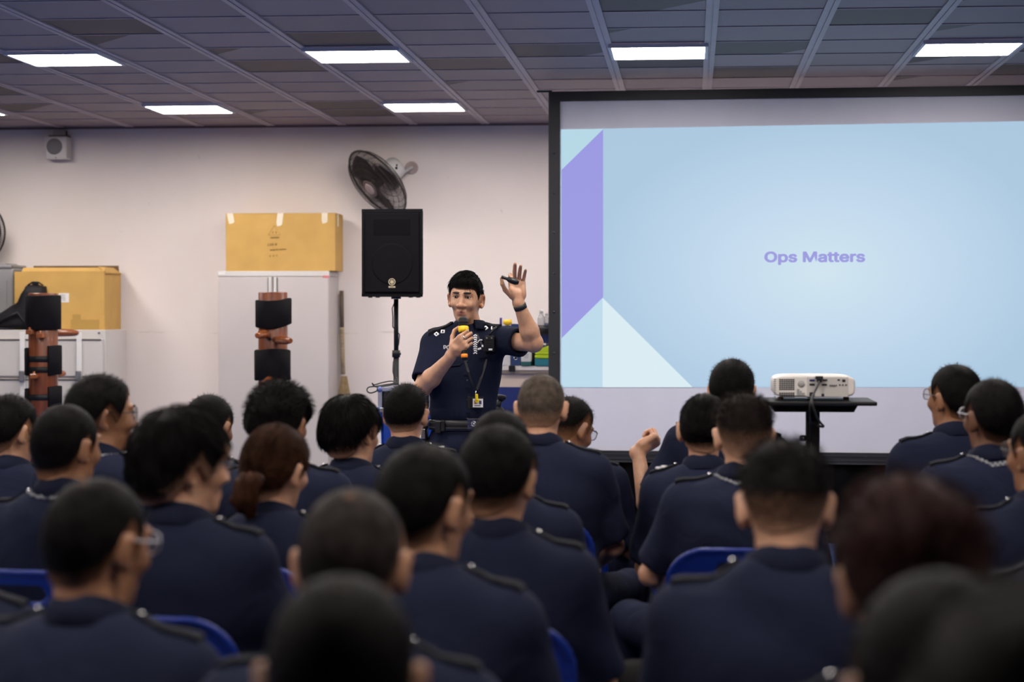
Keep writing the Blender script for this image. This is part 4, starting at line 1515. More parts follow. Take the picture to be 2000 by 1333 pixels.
def axis(lo, hi, coarse, fine=()):
    """grid coordinates from lo to hi; fine = [(a, b, step)] bands"""
    out = [lo]
    x = lo
    while x < hi:
        st = coarse
        for a, b, s in fine:
            if a - coarse <= x <= b:
                st = min(st, s)
        x += st
        out.append(x)
    return np.array(out, F32)


class Field:
    def __init__(s, xs, ys, zs):
        s.ax = (xs, ys, zs)
        s.f = np.full((len(xs), len(ys), len(zs)), 1.0, F32)

    def _win(s, lo, hi):
        sl, P = [], []
        for k in range(3):
            a = max(int(np.searchsorted(s.ax[k], lo[k])) - 1, 0)
            b = min(int(np.searchsorted(s.ax[k], hi[k])) + 1, len(s.ax[k]))
            if b - a < 1:
                return None, None
            sl.append(slice(a, b))
            sh = [1, 1, 1]
            sh[k] = b - a
            P.append(s.ax[k][a:b].reshape(sh))
        return tuple(sl), P

    def comb(s, fn, lo, hi, k, mode):
        pad = abs(k) + 0.03
        sl, P = s._win([v - pad for v in lo], [v + pad for v in hi])
        if sl is None:
            return s
        d = fn(*P).astype(F32)
        a = s.f[sl]
        if mode == 'add':
            m = np.minimum(a, d)
            if k > 0:
                h = np.maximum(k - np.abs(a - d), 0) / k
                m = m - h * h * k * 0.25
        else:
            d = -d if mode == 'sub' else d
            m = np.maximum(a, d)
            if k > 0:
                h = np.maximum(k - np.abs(a - d), 0) / k
                m = m + h * h * k * 0.25
        s.f[sl] = m
        return s

    def cap(s, a, b, ra, rb=None, k=0.02, mode='add'):
        rb = ra if rb is None else rb
        a = np.array(a, float); b = np.array(b, float)
        ba = b - a
        L2 = max(float(ba @ ba), 1e-9)
        R = max(ra, rb)
        lo = np.minimum(a, b) - R; hi = np.maximum(a, b) + R

        def fn(x, y, z):
            x = x - a[0]; y = y - a[1]; z = z - a[2]
            t = np.clip((x * ba[0] + y * ba[1] + z * ba[2]) / L2, 0, 1)
            return np.sqrt((x - t * ba[0]) ** 2 + (y - t * ba[1]) ** 2 + (z - t * ba[2]) ** 2) - (ra + (rb - ra) * t)
        return s.comb(fn, lo, hi, k, mode)

    def ell(s, c, r, R=None, k=0.02, mode='add'):
        c = np.array(c, float)
        M = np.array(R if R is not None else np.eye(3), float)
        mr = max(r)

        def fn(x, y, z):
            x = x - c[0]; y = y - c[1]; z = z - c[2]
            q0 = (M[0, 0] * x + M[1, 0] * y + M[2, 0] * z) / r[0]
            q1 = (M[0, 1] * x + M[1, 1] * y + M[2, 1] * z) / r[1]
            q2 = (M[0, 2] * x + M[1, 2] * y + M[2, 2] * z) / r[2]
            k0 = np.sqrt(q0 * q0 + q1 * q1 + q2 * q2)
            k1 = np.sqrt((q0 / r[0]) ** 2 + (q1 / r[1]) ** 2 + (q2 / r[2]) ** 2) + 1e-6
            return k0 * (k0 - 1) / k1
        return s.comb(fn, c - mr, c + mr, k, mode)

    def rbox(s, c, h, R=None, rad=0.01, k=0.01, mode='add'):
        c = np.array(c, float)
        M = np.array(R if R is not None else np.eye(3), float)
        mr = math.sqrt(sum(v * v for v in h)) + rad

        def fn(x, y, z):
            x = x - c[0]; y = y - c[1]; z = z - c[2]
            q = [np.abs(M[0, i] * x + M[1, i] * y + M[2, i] * z) - (h[i] - rad) for i in range(3)]
            o = np.sqrt(sum(np.maximum(v, 0) ** 2 for v in q))
            return o + np.minimum(np.maximum(np.maximum(q[0], q[1]), q[2]), 0) - rad
        return s.comb(fn, c - mr, c + mr, k, mode)

    def plane(s, n, d, k=0.0):
        """keep the side where n.p < d"""
        lo = [a[0] for a in s.ax]; hi = [a[-1] for a in s.ax]
        n = np.array(n, float)
        return s.comb(lambda x, y, z: n[0] * x + n[1] * y + n[2] * z - d, lo, hi, k, 'int')

    def folds(s, amp, seed, freq=1.0):
        """cloth folds: a few slanted waves pushed into the surface"""
        rnd = random.Random(seed)
        x, y, z = np.meshgrid(*s.ax, indexing='ij', sparse=True)
        w = 0
        for i in range(5):
            kx, ky, kz = rnd.uniform(-26, 26) * freq, rnd.uniform(-14, 14) * freq, rnd.uniform(-34, 34) * freq
            ph = rnd.uniform(0, 6.28)
            w = w + np.sin(kx * x + ky * y + kz * z + ph + 1.5 * np.sin(9 * x + 11 * z + ph)) / 5
        m = np.abs(s.f) < 0.06
        w = np.broadcast_to(w, s.f.shape)
        s.f[m] += (amp * w[m]).astype(F32)
        return s

    def top(s, x, y, lo=None):
        i = int(np.argmin(np.abs(s.ax[0] - x))); j = int(np.argmin(np.abs(s.ax[1] - y)))
        c = s.f[i, j, :]
        w = np.nonzero(c < 0)[0]
        if len(w) == 0:
            return None
        k = w[-1]
        if k + 1 >= len(c):
            return float(s.ax[2][k])
        t = c[k] / (c[k] - c[k + 1])
        return float(s.ax[2][k] + t * (s.ax[2][k + 1] - s.ax[2][k]))

    def front(s, x, z, sgn):
        """extreme y of the surface on the line (x, z); sgn=+1 far side, -1 near side"""
        i = int(np.argmin(np.abs(s.ax[0] - x))); k = int(np.argmin(np.abs(s.ax[2] - z)))
        c = s.f[i, :, k]
        w = np.nonzero(c < 0)[0]
        if len(w) == 0:
            return None
        return float(s.ax[1][w[-1] if sgn > 0 else w[0]])

    def skin(s, smooth=1):
        f = s.f
        ins = f < 0
        nx, ny, nz = f.shape
        cnt = np.zeros((nx - 1, ny - 1, nz - 1), np.int8)
        for a in (0, 1):
            for b in (0, 1):
                for c in (0, 1):
                    cnt += ins[a:nx - 1 + a, b:ny - 1 + b, c:nz - 1 + c]
        mask = (cnt > 0) & (cnt < 8)
        I, J, K = np.nonzero(mask)
        n = len(I)
        idx = np.full(mask.shape, -1, np.int64)
        idx[mask] = np.arange(n)
        pos = np.zeros((n, 3)); num = np.zeros(n)
        C = [(a, b, c) for a in (0, 1) for b in (0, 1) for c in (0, 1)]
        for p in C:
            for ax in range(3):
                if p[ax] == 1:
                    continue
                q = list(p); q[ax] = 1
                fa = f[I + p[0], J + p[1], K + p[2]]; fb = f[I + q[0], J + q[1], K + q[2]]
                m = (fa < 0) != (fb < 0)
                t = np.zeros(n); t[m] = fa[m] / (fa[m] - fb[m])
                P = [s.ax[d][(I, J, K)[d] + p[d]].astype(float) for d in range(3)]
                e = s.ax[ax][(I, J, K)[ax] + 1] - s.ax[ax][(I, J, K)[ax]]
                P[ax] = P[ax] + t * e
                for d in range(3):
                    pos[m, d] += P[d][m]
                num[m] += 1
        pos /= np.maximum(num, 1)[:, None]
        quads = []
        # x edges
        for ax in range(3):
            o1, o2 = [(1, 2), (2, 0), (0, 1)][ax]
            sa = [slice(1, -1)] * 3; sb = [slice(1, -1)] * 3
            sa[ax] = slice(0, -1); sb[ax] = slice(1, None)
            A, B = ins[tuple(sa)], ins[tuple(sb)]
            for flip in (0, 1):
                m = (A & ~B) if not flip else (~A & B)
                e = np.array(np.nonzero(m))
                if e.shape[1] == 0:
                    continue
                for d in range(3):
                    if d != ax:
                        e[d] += 1

                def cell(d1, d2):
                    g = e.copy(); g[o1] += d1; g[o2] += d2
                    return idx[g[0], g[1], g[2]]
                q = np.stack([cell(-1, -1), cell(0, -1), cell(0, 0), cell(-1, 0)], 1)
                if flip:
                    q = q[:, ::-1]
                quads.append(q)
        Q = np.concatenate(quads)
        Q = Q[(Q >= 0).all(1)]
        if smooth:
            E = np.concatenate([Q[:, [0, 1]], Q[:, [1, 2]], Q[:, [2, 3]], Q[:, [3, 0]]])
            E = np.concatenate([E, E[:, ::-1]])
            deg = np.bincount(E[:, 0], minlength=n).astype(float)
            for it in range(smooth):
                for lam in (0.5, -0.48):
                    av = np.stack([np.bincount(E[:, 0], pos[E[:, 1], d], minlength=n) for d in range(3)], 1) / np.maximum(deg, 1)[:, None]
                    pos = pos + lam * (av - pos)
        return pos, Q


def np_mesh(name, V, Q, mats, parent, colors=None):
    me = bpy.data.meshes.new(name)
    nv, nq = len(V), len(Q)
    me.vertices.add(nv)
    me.vertices.foreach_set('co', np.ascontiguousarray(V, dtype=F32).ravel())
    me.loops.add(nq * 4)
    me.loops.foreach_set('vertex_index', np.ascontiguousarray(Q, dtype=np.int32).ravel())
    me.polygons.add(nq)
    me.polygons.foreach_set('loop_start', np.arange(0, nq * 4, 4, dtype=np.int32))
    me.polygons.foreach_set('loop_total', np.full(nq, 4, dtype=np.int32))
    me.polygons.foreach_set('use_smooth', np.ones(nq, dtype=bool))
    for cn, cv in (colors or {}).items():
        at_ = me.attributes.new(cn, 'FLOAT', 'POINT')
        at_.data.foreach_set('value', np.ascontiguousarray(cv, dtype=F32))
    me.update(calc_edges=True)
    me.validate()
    return link_mesh(name, me, mats, parent)


# ---- materials for people
def skin_material(name, col, lip):
    m = bpy.data.materials.new(name)
    m.use_nodes = True
    nt = m.node_tree
    N, L = nt.nodes, nt.links
    b = N['Principled BSDF']
    b.inputs['Roughness'].default_value = .48
    b.inputs['Subsurface Weight'].default_value = .25
    b.inputs['Subsurface Radius'].default_value = (1, .32, .16)
    b.inputs['Subsurface Scale'].default_value = .010
    tc = N.new('ShaderNodeTexCoord')
    n = N.new('ShaderNodeTexNoise'); n.inputs['Scale'].default_value = 55; n.inputs['Detail'].default_value = 4
    L.new(tc.outputs['Object'], n.inputs['Vector'])
    r = N.new('ShaderNodeMapRange'); r.inputs[1].default_value = .3; r.inputs[2].default_value = .7; r.inputs[3].default_value = .88; r.inputs[4].default_value = 1.08
    L.new(n.outputs[0], r.inputs[0])
    mx = N.new('ShaderNodeMix'); mx.data_type = 'RGBA'; mx.blend_type = 'MULTIPLY'; mx.inputs[0].default_value = 1
    mx.inputs[6].default_value = (*col, 1); L.new(r.outputs[0], mx.inputs[7])
    a = N.new('ShaderNodeAttribute'); a.attribute_name = 'lip'
    m2 = N.new('ShaderNodeMix'); m2.data_type = 'RGBA'
    L.new(a.outputs['Fac'], m2.inputs[0]); L.new(mx.outputs[2], m2.inputs[6]); m2.inputs[7].default_value = (*lip, 1)
    a2 = N.new('ShaderNodeAttribute'); a2.attribute_name = 'stubble'  # beard stubble plus the painted shade between the lips
    m3 = N.new('ShaderNodeMix'); m3.data_type = 'RGBA'
    L.new(a2.outputs['Fac'], m3.inputs[0]); L.new(m2.outputs[2], m3.inputs[6]); m3.inputs[7].default_value = (.045, .033, .028, 1)
    L.new(m3.outputs[2], b.inputs['Base Color'])
    bp = N.new('ShaderNodeBump'); bp.inputs['Strength'].default_value = .12; bp.inputs['Distance'].default_value = .003
    L.new(n.outputs[0], bp.inputs['Height']); L.new(bp.outputs[0], b.inputs['Normal'])
    return m


SKIN = {
    'light': skin_material('skin_light', (.47, .255, .160), (.34, .115, .085)),
    'mid': skin_material('skin_mid', (.37, .19, .11), (.33, .12, .09)),
    'tan': skin_material('skin_tan', (.27, .125, .065), (.22, .08, .06)),
    'dark': skin_material('skin_dark', (.14, .062, .033), (.12, .05, .04)),
}
SKINC = {'light': (.39, .215, .135), 'mid': (.30, .155, .088), 'tan': (.21, .10, .052), 'dark': (.09, .042, .025)}


def hair_material(name, col, skin):
    if name in MATS:
        return MATS[name]
    m = bpy.data.materials.new(name)
    m.use_nodes = True
    nt = m.node_tree
    N, L = nt.nodes, nt.links
    b = N['Principled BSDF']
    b.inputs['Roughness'].default_value = .48
    b.inputs['Specular IOR Level'].default_value = .03
    tc = N.new('ShaderNodeTexCoord')
    n = N.new('ShaderNodeTexNoise'); n.inputs['Scale'].default_value = 260; n.inputs['Detail'].default_value = 3
    L.new(tc.outputs['Object'], n.inputs['Vector'])
    a = N.new('ShaderNodeAttribute'); a.attribute_name = 'fade'
    # skin shows between the short hairs where 'fade' is low
    ad = N.new('ShaderNodeMath'); ad.operation = 'MULTIPLY_ADD'; ad.inputs[1].default_value = .5; ad.inputs[2].default_value = -.25
    L.new(n.outputs[0], ad.inputs[0])
    sm = N.new('ShaderNodeMath'); sm.operation = 'ADD'; sm.use_clamp = True
    L.new(a.outputs['Fac'], sm.inputs[0]); L.new(ad.outputs[0], sm.inputs[1])
    mr = N.new('ShaderNodeMapRange'); mr.inputs[1].default_value = .08; mr.inputs[2].default_value = .62
    L.new(sm.outputs[0], mr.inputs[0])
    nv = N.new('ShaderNodeTexNoise'); nv.inputs['Scale'].default_value = 40; nv.inputs['Detail'].default_value = 5
    L.new(tc.outputs['Object'], nv.inputs['Vector'])
    cr = N.new('ShaderNodeValToRGB')
    cr.color_ramp.elements[0].position = .3; cr.color_ramp.elements[0].color = (col[0] * .6, col[1] * .6, col[2] * .6, 1)
    cr.color_ramp.elements[1].position = .75; cr.color_ramp.elements[1].color = (col[0] * 1.6, col[1] * 1.6, col[2] * 1.6, 1)
    L.new(nv.outputs[0], cr.inputs[0])
    mx = N.new('ShaderNodeMix'); mx.data_type = 'RGBA'
    L.new(mr.outputs[0], mx.inputs[0]); mx.inputs[6].default_value = (*skin, 1); L.new(cr.outputs[0], mx.inputs[7])
    L.new(mx.outputs[2], b.inputs['Base Color'])
    bp = N.new('ShaderNodeBump'); bp.inputs['Strength'].default_value = .5; bp.inputs['Distance'].default_value = .004
    L.new(n.outputs[0], bp.inputs['Height']); L.new(bp.outputs[0], b.inputs['Normal'])
    MATS[name] = m
    return m


def cloth_material(name, col):
    m = mat(name, col, .85, var=.12, scale=5, spec=.08)
    nt = m.node_tree
    N, L = nt.nodes, nt.links
    b = N['Principled BSDF']
    tc = N.new('ShaderNodeTexCoord')
    n1 = N.new('ShaderNodeTexNoise'); n1.inputs['Scale'].default_value = 7; n1.inputs['Detail'].default_value = 3; n1.inputs['Distortion'].default_value = 1.2
    n2 = N.new('ShaderNodeTexNoise'); n2.inputs['Scale'].default_value = 350
    L.new(tc.outputs['Object'], n1.inputs['Vector']); L.new(tc.outputs['Object'], n2.inputs['Vector'])
    b1 = N.new('ShaderNodeBump'); b1.inputs['Strength'].default_value = .45; b1.inputs['Distance'].default_value = .02
    b2 = N.new('ShaderNodeBump'); b2.inputs['Strength'].default_value = .1; b2.inputs['Distance'].default_value = .002
    L.new(n1.outputs[0], b1.inputs['Height']); L.new(n2.outputs[0], b2.inputs['Height'])
    L.new(b1.outputs[0], b2.inputs['Normal']); L.new(b2.outputs[0], b.inputs['Normal'])
    return m


M_navy = cloth_material('navy_uniform_cloth', (.0085, .0108, .0255))
M_navyd = cloth_material('navy_uniform_collar', (.0072, .0092, .0210))
M_trous = cloth_material('navy_trouser_cloth', (.009, .0115, .027))
M_epa = mat('black_epaulette', (.0045, .005, .009), .8, bump=.2, bscale=150, spec=.12)
M_shoe = mat('black_leather', (.010, .010, .011), .3)
M_thread = mat('white_embroidery', (.80, .80, .82), .7)
M_eye = mat('eye_white', (.62, .58, .55), .2)
M_iris = mat('dark_iris', (.015, .008, .005), .12)
M_lens = mat('spectacle_lens', (.55, .58, .62), .05, alpha=.13, spec=.5)
M_gold = mat('gold_button', (.55, .42, .16), .3, .8)


def checker_material():
    m = bpy.data.materials.new('checked_lanyard')
    m.use_nodes = True
    nt = m.node_tree
    b = nt.nodes['Principled BSDF']
    b.inputs['Roughness'].default_value = .7
    a = nt.nodes.new('ShaderNodeAttribute'); a.attribute_name = 'arc'
    c = nt.nodes.new('ShaderNodeTexChecker')
    c.inputs['Scale'].default_value = 1.0
    c.inputs[1].default_value = (.20, .20, .22, 1); c.inputs[2].default_value = (.01, .012, .02, 1)
    nt.links.new(a.outputs['Vector'], c.inputs['Vector'])
    nt.links.new(c.outputs['Color'], b.inputs['Base Color'])
    return m


M_check = checker_material()


# ------------------------------------------------------------------- head
def rot3(yaw=0, pitch=0, roll=0):
    """head rotation: yaw>0 turns to the figure's right, pitch>0 looks down, roll>0 tilts to its right"""
    return np.array(Matrix.Rotation(math.radians(-yaw), 3, 'Z') @ Matrix.Rotation(math.radians(-pitch), 3, 'X') @ Matrix.Rotation(math.radians(roll), 3, 'Y'))


def head_prims(S, C, R, neck, female=False, ears=True, face=True, jaw=1.0, nk=1.0):
    """C head centre, R 3x3 rotation (local x right, y forward, z up), neck base point"""
    C = np.array(C, float)
    T = lambda p: C + R @ np.array(p, float)
    fs = .96 if female else 1.0
    S.ell(T((0, -.012, .028)), (.0755 * fs, .094 * fs, .086), R, k=0)
    S.ell(T((0, -.040, -.010)), (.066 * fs, .062, .062), R, k=.03)
    S.ell(T((0, .030, -.006)), (.0635 * fs, .060, .086), R, k=.02)
    S.ell(T((0, .034, -.066)), (.0450 * fs * jaw, .048, .044), R, k=.018)
    S.ell(T((0, .064, -.094)), (.024, .020, .019), R, k=.03)
    nb = np.array(neck, float)
    rn = (.047 if female else .0535) * nk
    S.cap(T((0, -.028, -.060)), nb + np.array([0, 0, -.01]), rn, rn * 1.08, k=.03)
    S.cap(T((0, .005, -.075)), nb + np.array([0, .02, -.02]) * 1.0, rn * .8, rn * .9, k=.03)
    if face:
        for s in (-1, 1):
            S.ell(T((s * .030, .078, .016)), (.018, .014, .012), R, k=.012, mode='sub')
            S.ell(T((s * .036, .066, -.024)), (.020, .020, .018), R, k=.022)
            S.cap(T((s * .012, .090, .030)), T((s * .046, .076, .030)), .0075, .0065, k=.012)
            S.ell(T((s * .031, .0722, .0185)), (.0165, .0132, .0085), R, k=.006)
            S.ell(T((s * .031, .0710, .0060)), (.0150, .0118, .0048), R, k=.005)
        S.cap(T((0, .086, .014)), T((0, .101, -.022)), .0070, .0110, k=.016)
        S.ell(T((0, .103, -.029)), (.0125, .011, .010), R, k=.010)
        for s in (-1, 1):
            S.ell(T((s * .0145, .092, -.031)), (.0090, .010, .0075), R, k=.008)
        S.cap(T((-.019, .081, -.0580)), T((.019, .081, -.0580)), .0058, k=.008)
        S.cap(T((0, .0905, -.0555)), T((0, .0905, -.0555)), .0055, k=.008)
        S.cap(T((-.016, .0815, -.0695)), T((.016, .0815, -.0695)), .0072, k=.010)
        S.cap(T((-.021, .0945, -.0635)), T((.021, .0945, -.0635)), .0042, k=.003, mode='sub')
        S.cap(T((0, .088, -.082)), T((0, .088, -.082)), .006, k=.012, mode='sub')
    if ears:
        for s in (-1, 1):
            Re = R @ np.array(Matrix.Rotation(s * math.radians(-44), 3, 'Z') @ Matrix.Rotation(math.radians(-10), 3, 'X'))
            e = T((s * .0840, -.024, -.006))
            S.ell(e, (.0080, .0200, .0325), Re, k=.008)
            S.ell(T((s * .0785, -.016, -.034)), (.008, .011, .012), Re, k=.008)
            S.ell(T((s * .0915, -.013, -.008)), (.006, .0110, .0205), Re, k=.006, mode='sub')


def head_attrs(V, C, R, stub=0.0, lipcol=1.0):
    q = (V - np.array(C)) @ R
    lip = np.exp(-((q[:, 0] / .0245) ** 4)) * np.exp(-(((q[:, 2] + .063) / .0095) ** 4)) * (q[:, 1] > .07)
    st = np.zeros(len(V))
    if stub:
        a = (q[:, 1] > .03) & (q[:, 2] < -.045) & (q[:, 2] > -.12)
        st = np.where(a, stub, 0.0) * np.clip(1 - lip * 2, 0, 1)
        st = np.maximum(st, .8 * np.exp(-((q[:, 0] / .017) ** 4)) * np.exp(-(((q[:, 2] + .0630) / .0026) ** 2)) * (q[:, 1] > .07))  # shade of the open mouth, painted as a dark line in the crease
    return {'lip': np.clip(lip, 0, 1) * lipcol, 'stubble': st}


# ------------------------------------------------------------------- hair
HL = np.array([[0, .072], [.55, .068], [.85, .050], [1.05, .020], [1.25, -.014], [1.42, .002], [1.62, .024], [1.85, .004], [2.05, -.026], [2.35, -.062], [2.75, -.076], [3.2, -.078]])


def hair(name, C, R, par, style, colname, col, skin, seed=0, res=.0034, drop=0.0, crown=0.0, strands=900, fade_h=.05, thick=None, squash=None, female=False, front=0.0, length=None, fadelo=0.0):
    rnd = np.random.RandomState(seed)
    xs = axis(-.125, .125, res); ys = axis(-.155, .145, res); zs = axis(-.16, .175, res)
    S = Field(xs, ys, zs)
    E3 = np.eye(3)
    head_prims(S, (0, 0, 0), E3, (0, -.035, -.16), female, ears=False, face=False)
    dh = S.f
    x, y, z = np.meshgrid(xs, ys, zs, indexing='ij')
    a = np.abs(np.arctan2(x, y))
    hl = np.interp(a, HL[:, 0], HL[:, 1] - drop)
    if front:
        hl = hl - front * np.exp(-(a / .75) ** 4)
    hl = hl + .004 * np.sin(31 * x + seed) + .003 * np.sin(57 * y + 23 * x + seed * 2)
    TS = {  # thickness low on the head, on top, and the height over which it grows
        'buzz': (.0015, .0050, .03), 'crop': (.0025, .011, .05), 'fade': (.0010, .018, .09), 'under': (.0012, .022, .075),
        'mop': (.013, .026, .03), 'fluffy': (.004, .030, .055), 'slick': (.005, .009, .03), 'tail': (.006, .015, .04), 'part': (.002, .022, .06)}
    tlo, thi, hh = TS[style] if thick is None else thick
    u = np.clip((z - hl) / hh, 0, 1); u = u * u * (3 - 2 * u)
    th = tlo + (thi - tlo) * u
    if style in ('fluffy', 'mop', 'under', 'part', 'tail'):
        nz = 0
        for i in range(6):
            kx, ky, kz = rnd.uniform(-80, 80, 3); nz = nz + np.sin(kx * x + ky * y + kz * z + rnd.uniform(0, 6)) / 6
        th = th * (1 + (.35 if style == 'fluffy' else .16) * nz)
    if style == 'mop':
        th = th * (1 + .25 * np.clip(-y / .1, -.5, 1))
    if style == 'part':      # volume swept up and across the brow
        th = th * (1 - .65 * np.clip((np.abs(x) - .030) / .04, 0, 1))
        th = th + .014 * np.exp(-((y - .06) / .05) ** 2 - ((z - .085) / .04) ** 2)
    if squash:
        th = th + squash * np.exp(-((z - .10) / .03) ** 2)
    d = dh - th
    cut = hl - z
    k = .006
    h = np.maximum(k - np.abs(d - cut), 0) / k
    S.f = (np.maximum(d, cut) + h * h * k * .25).astype(F32)
    V, Q = S.skin(1)
    qa = np.abs(np.arctan2(V[:, 0], V[:, 1]))
    hv = np.interp(qa, HL[:, 0], HL[:, 1] - drop)
    if front:
        hv = hv - front * np.exp(-(qa / .75) ** 4)
    fade = np.clip((V[:, 2] - hv) / fade_h, 0, 1)
    fade = fadelo + (1 - fadelo) * fade
    if crown:  # paler crown patch: scalp showing through, and a highlight painted in
        cr = np.exp(-(((V[:, 0] - .006) / .022) ** 2 + ((V[:, 1] + .062) / .022) ** 2)) * (V[:, 2] > .07)
        fade = fade * (1 - crown * cr)
    # strands: thin tapered three-sided tubes rooted on the hair surface
    fc = Q
    ctr = V[fc].mean(1)
    nrm = np.cross(V[fc[:, 2]] - V[fc[:, 0]], V[fc[:, 3]] - V[fc[:, 1]])
    ar = np.linalg.norm(nrm, axis=1) + 1e-12
    nrm = nrm / ar[:, None]
    fch = fade[fc].mean(1)
    ok = (fch > .35) & (nrm @ np.array([0, 0, 1.0]) > -.75)
    p = ar * ok
    Ls = {'buzz': .006, 'crop': .011, 'fade': .016, 'under': .020, 'mop': .055, 'fluffy': .022, 'slick': .040, 'tail': .050, 'part': .030}
    L0 = Ls[style] if length is None else length
    SV, SQ, SF = [], [], []
    if strands and p.sum() > 0:
        pick = rnd.choice(len(fc), strands, p=p / p.sum())
        P0 = ctr[pick] + rnd.normal(0, .0012, (strands, 3))
        Nn = nrm[pick]
        wh = np.array([.005, -.055, .115])          # whorl on the crown
        out = P0 - wh
        out[:, 2] *= .3
        out /= np.linalg.norm(out, axis=1)[:, None] + 1e-9
        if style == 'slick' or style == 'tail':
            tgt = np.array([0, -.10, -.02]) - P0
            out = tgt / (np.linalg.norm(tgt, axis=1)[:, None] + 1e-9)
        if style == 'part':
            out = np.array([.75, .45, 0]) + 0 * P0
            out[P0[:, 2] < .05] = (0, -.3, -1)
        ln = L0 * rnd.uniform(.6, 1.15, strands)
        pa = np.abs(np.arctan2(P0[:, 0], P0[:, 1]))
        ln = ln * np.clip((P0[:, 2] - np.interp(pa, HL[:, 0], HL[:, 1] - drop)) / .06, .22, 1)
        if style in ('part', 'fade', 'under', 'fluffy'):      # clipped short at the sides
            ln = ln * np.clip(.22 + (P0[:, 2] - .015) / .06, .22, 1)
        stand = {'buzz': 1.0, 'crop': .8, 'fade': .75, 'under': .7, 'mop': .16, 'fluffy': .75, 'slick': .05, 'tail': .06, 'part': .3}[style]
        tg = out - Nn * (out * Nn).sum(1)[:, None]
        tg /= np.linalg.norm(tg, axis=1)[:, None] + 1e-9
        tg += rnd.normal(0, .07 if style in ('mop', 'tail', 'slick') else .22, tg.shape)
        dirv = Nn * stand + tg * (1.05 - stand)
        dirv /= np.linalg.norm(dirv, axis=1)[:, None]
        nseg = 2 if L0 < .02 else 4
        rad = .00055 if L0 < .012 else (.0009 if L0 < .03 else .0013)
        pts = [P0 - Nn * .001]
        cur = P0.copy(); dv = dirv.copy()
        cen = np.array([0, -.01, .02])
        for i in range(nseg):
            cur = cur + dv * (ln / nseg)[:, None]
            pts.append(cur.copy())
            g = np.array([0, 0, -1.0]) * (.12 if L0 > .02 else .03)
            rel = cur - cen
            rn_ = rel / (np.linalg.norm(rel, axis=1)[:, None] + 1e-9)
            dv = dv + g
            if stand < .4:      # long hair lies along the head
                dv = dv - rn_ * ((dv * rn_).sum(1)[:, None]) * .9
            dv /= np.linalg.norm(dv, axis=1)[:, None] + 1e-9
        up = np.cross(dirv, rnd.normal(0, 1, dirv.shape)); up /= np.linalg.norm(up, axis=1)[:, None] + 1e-9
        wv = np.cross(dirv, up)
        base = len(V)
        M = nseg + 1
        for i in range(M):
            r_ = rad * (1 - .85 * i / nseg)
            for k_ in range(3):
                an = 2 * PI * k_ / 3
                SV.append(pts[i] + (up * math.cos(an) + wv * math.sin(an)) * r_)
        SV = np.stack(SV, 1).reshape(strands * M * 3, 3)
        o = (np.arange(strands) * M * 3 + base)
        for i in range(nseg):
            for k_ in range(3):
                k2 = (k_ + 1) % 3
                SQ.append(np.stack([o + i * 3 + k_, o + i * 3 + k2, o + (i + 1) * 3 + k2, o + (i + 1) * 3 + k_], 1))
        SQ = np.concatenate(SQ)
        SF = np.ones(len(SV))
        V = np.concatenate([V, SV]); Q = np.concatenate([Q, SQ]); fade = np.concatenate([fade, SF])
    W = np.array(C) + V @ np.array(R).T
    return np_mesh(name, W, Q, hair_material(f'hair_{colname}_{skin}', col, SKINC[skin]), par, {'fade': fade})


HAIRC = {'black': (.0042, .0034, .0036), 'soft': (.0075, .0052, .0046), 'brown': (.026, .010, .0055), 'red': (.018, .0065, .0058), 'grey': (.016, .0125, .0115), 'stubble': (.050, .038, .031)}


def glasses(C, R, par, style='clear', col=(.02, .02, .025)):
    C = np.array(C)
    T = lambda p: Vector(C + R @ np.array(p, float))
    mf = mat('spectacle_frame_%s' % style, col, .3, .3)
    m = MB()
    for s in (-1, 1):
        ring = []
        for i in range(24):
            t = 2 * PI * i / 24
            cx, sy = math.cos(t), math.sin(t)
            ring.append(T((s * .034 + math.copysign(abs(cx) ** .7, cx) * .026, .104 - .012 * abs(s * .034 + cx * .026) / .06, .010 + math.copysign(abs(sy) ** .7, sy) * .020)))
        m.tube(ring, .0016, 6, closed=True)
        m.tube([T((s * .060, .094, .014)), T((s * .076, .075, .014)), T((s * .082, .02, .012)), T((s * .082, -.018, .014)), T((s * .080, -.036, -.004))], .0017, 6)
    m.tube([T((-.009, .104, .012)), T((0, .107, .015)), T((.009, .104, .012))], .0015, 6)
    g = m.obj('glasses', mf, par)
    for s in (-1, 1):
        pts = []
        for i in range(24):
            t = 2 * PI * i / 24
            cx, sy = math.cos(t), math.sin(t)
            pts.append((s * .034 + math.copysign(abs(cx) ** .7, cx) * .025, .010 + math.copysign(abs(sy) ** .7, sy) * .019))
        V = [tuple(T((x, .1035 - .012 * abs(x) / .06, z))) for x, z in pts] + [tuple(T((x, .1045 - .012 * abs(x) / .06, z))) for x, z in pts]
        n = 24
        Fs = [tuple(range(n))[::-1], tuple(range(n, 2 * n))] + [(i, (i + 1) % n, n + (i + 1) % n, n + i) for i in range(n)]
        pydata('lens', V, Fs, M_lens, g)
    return g


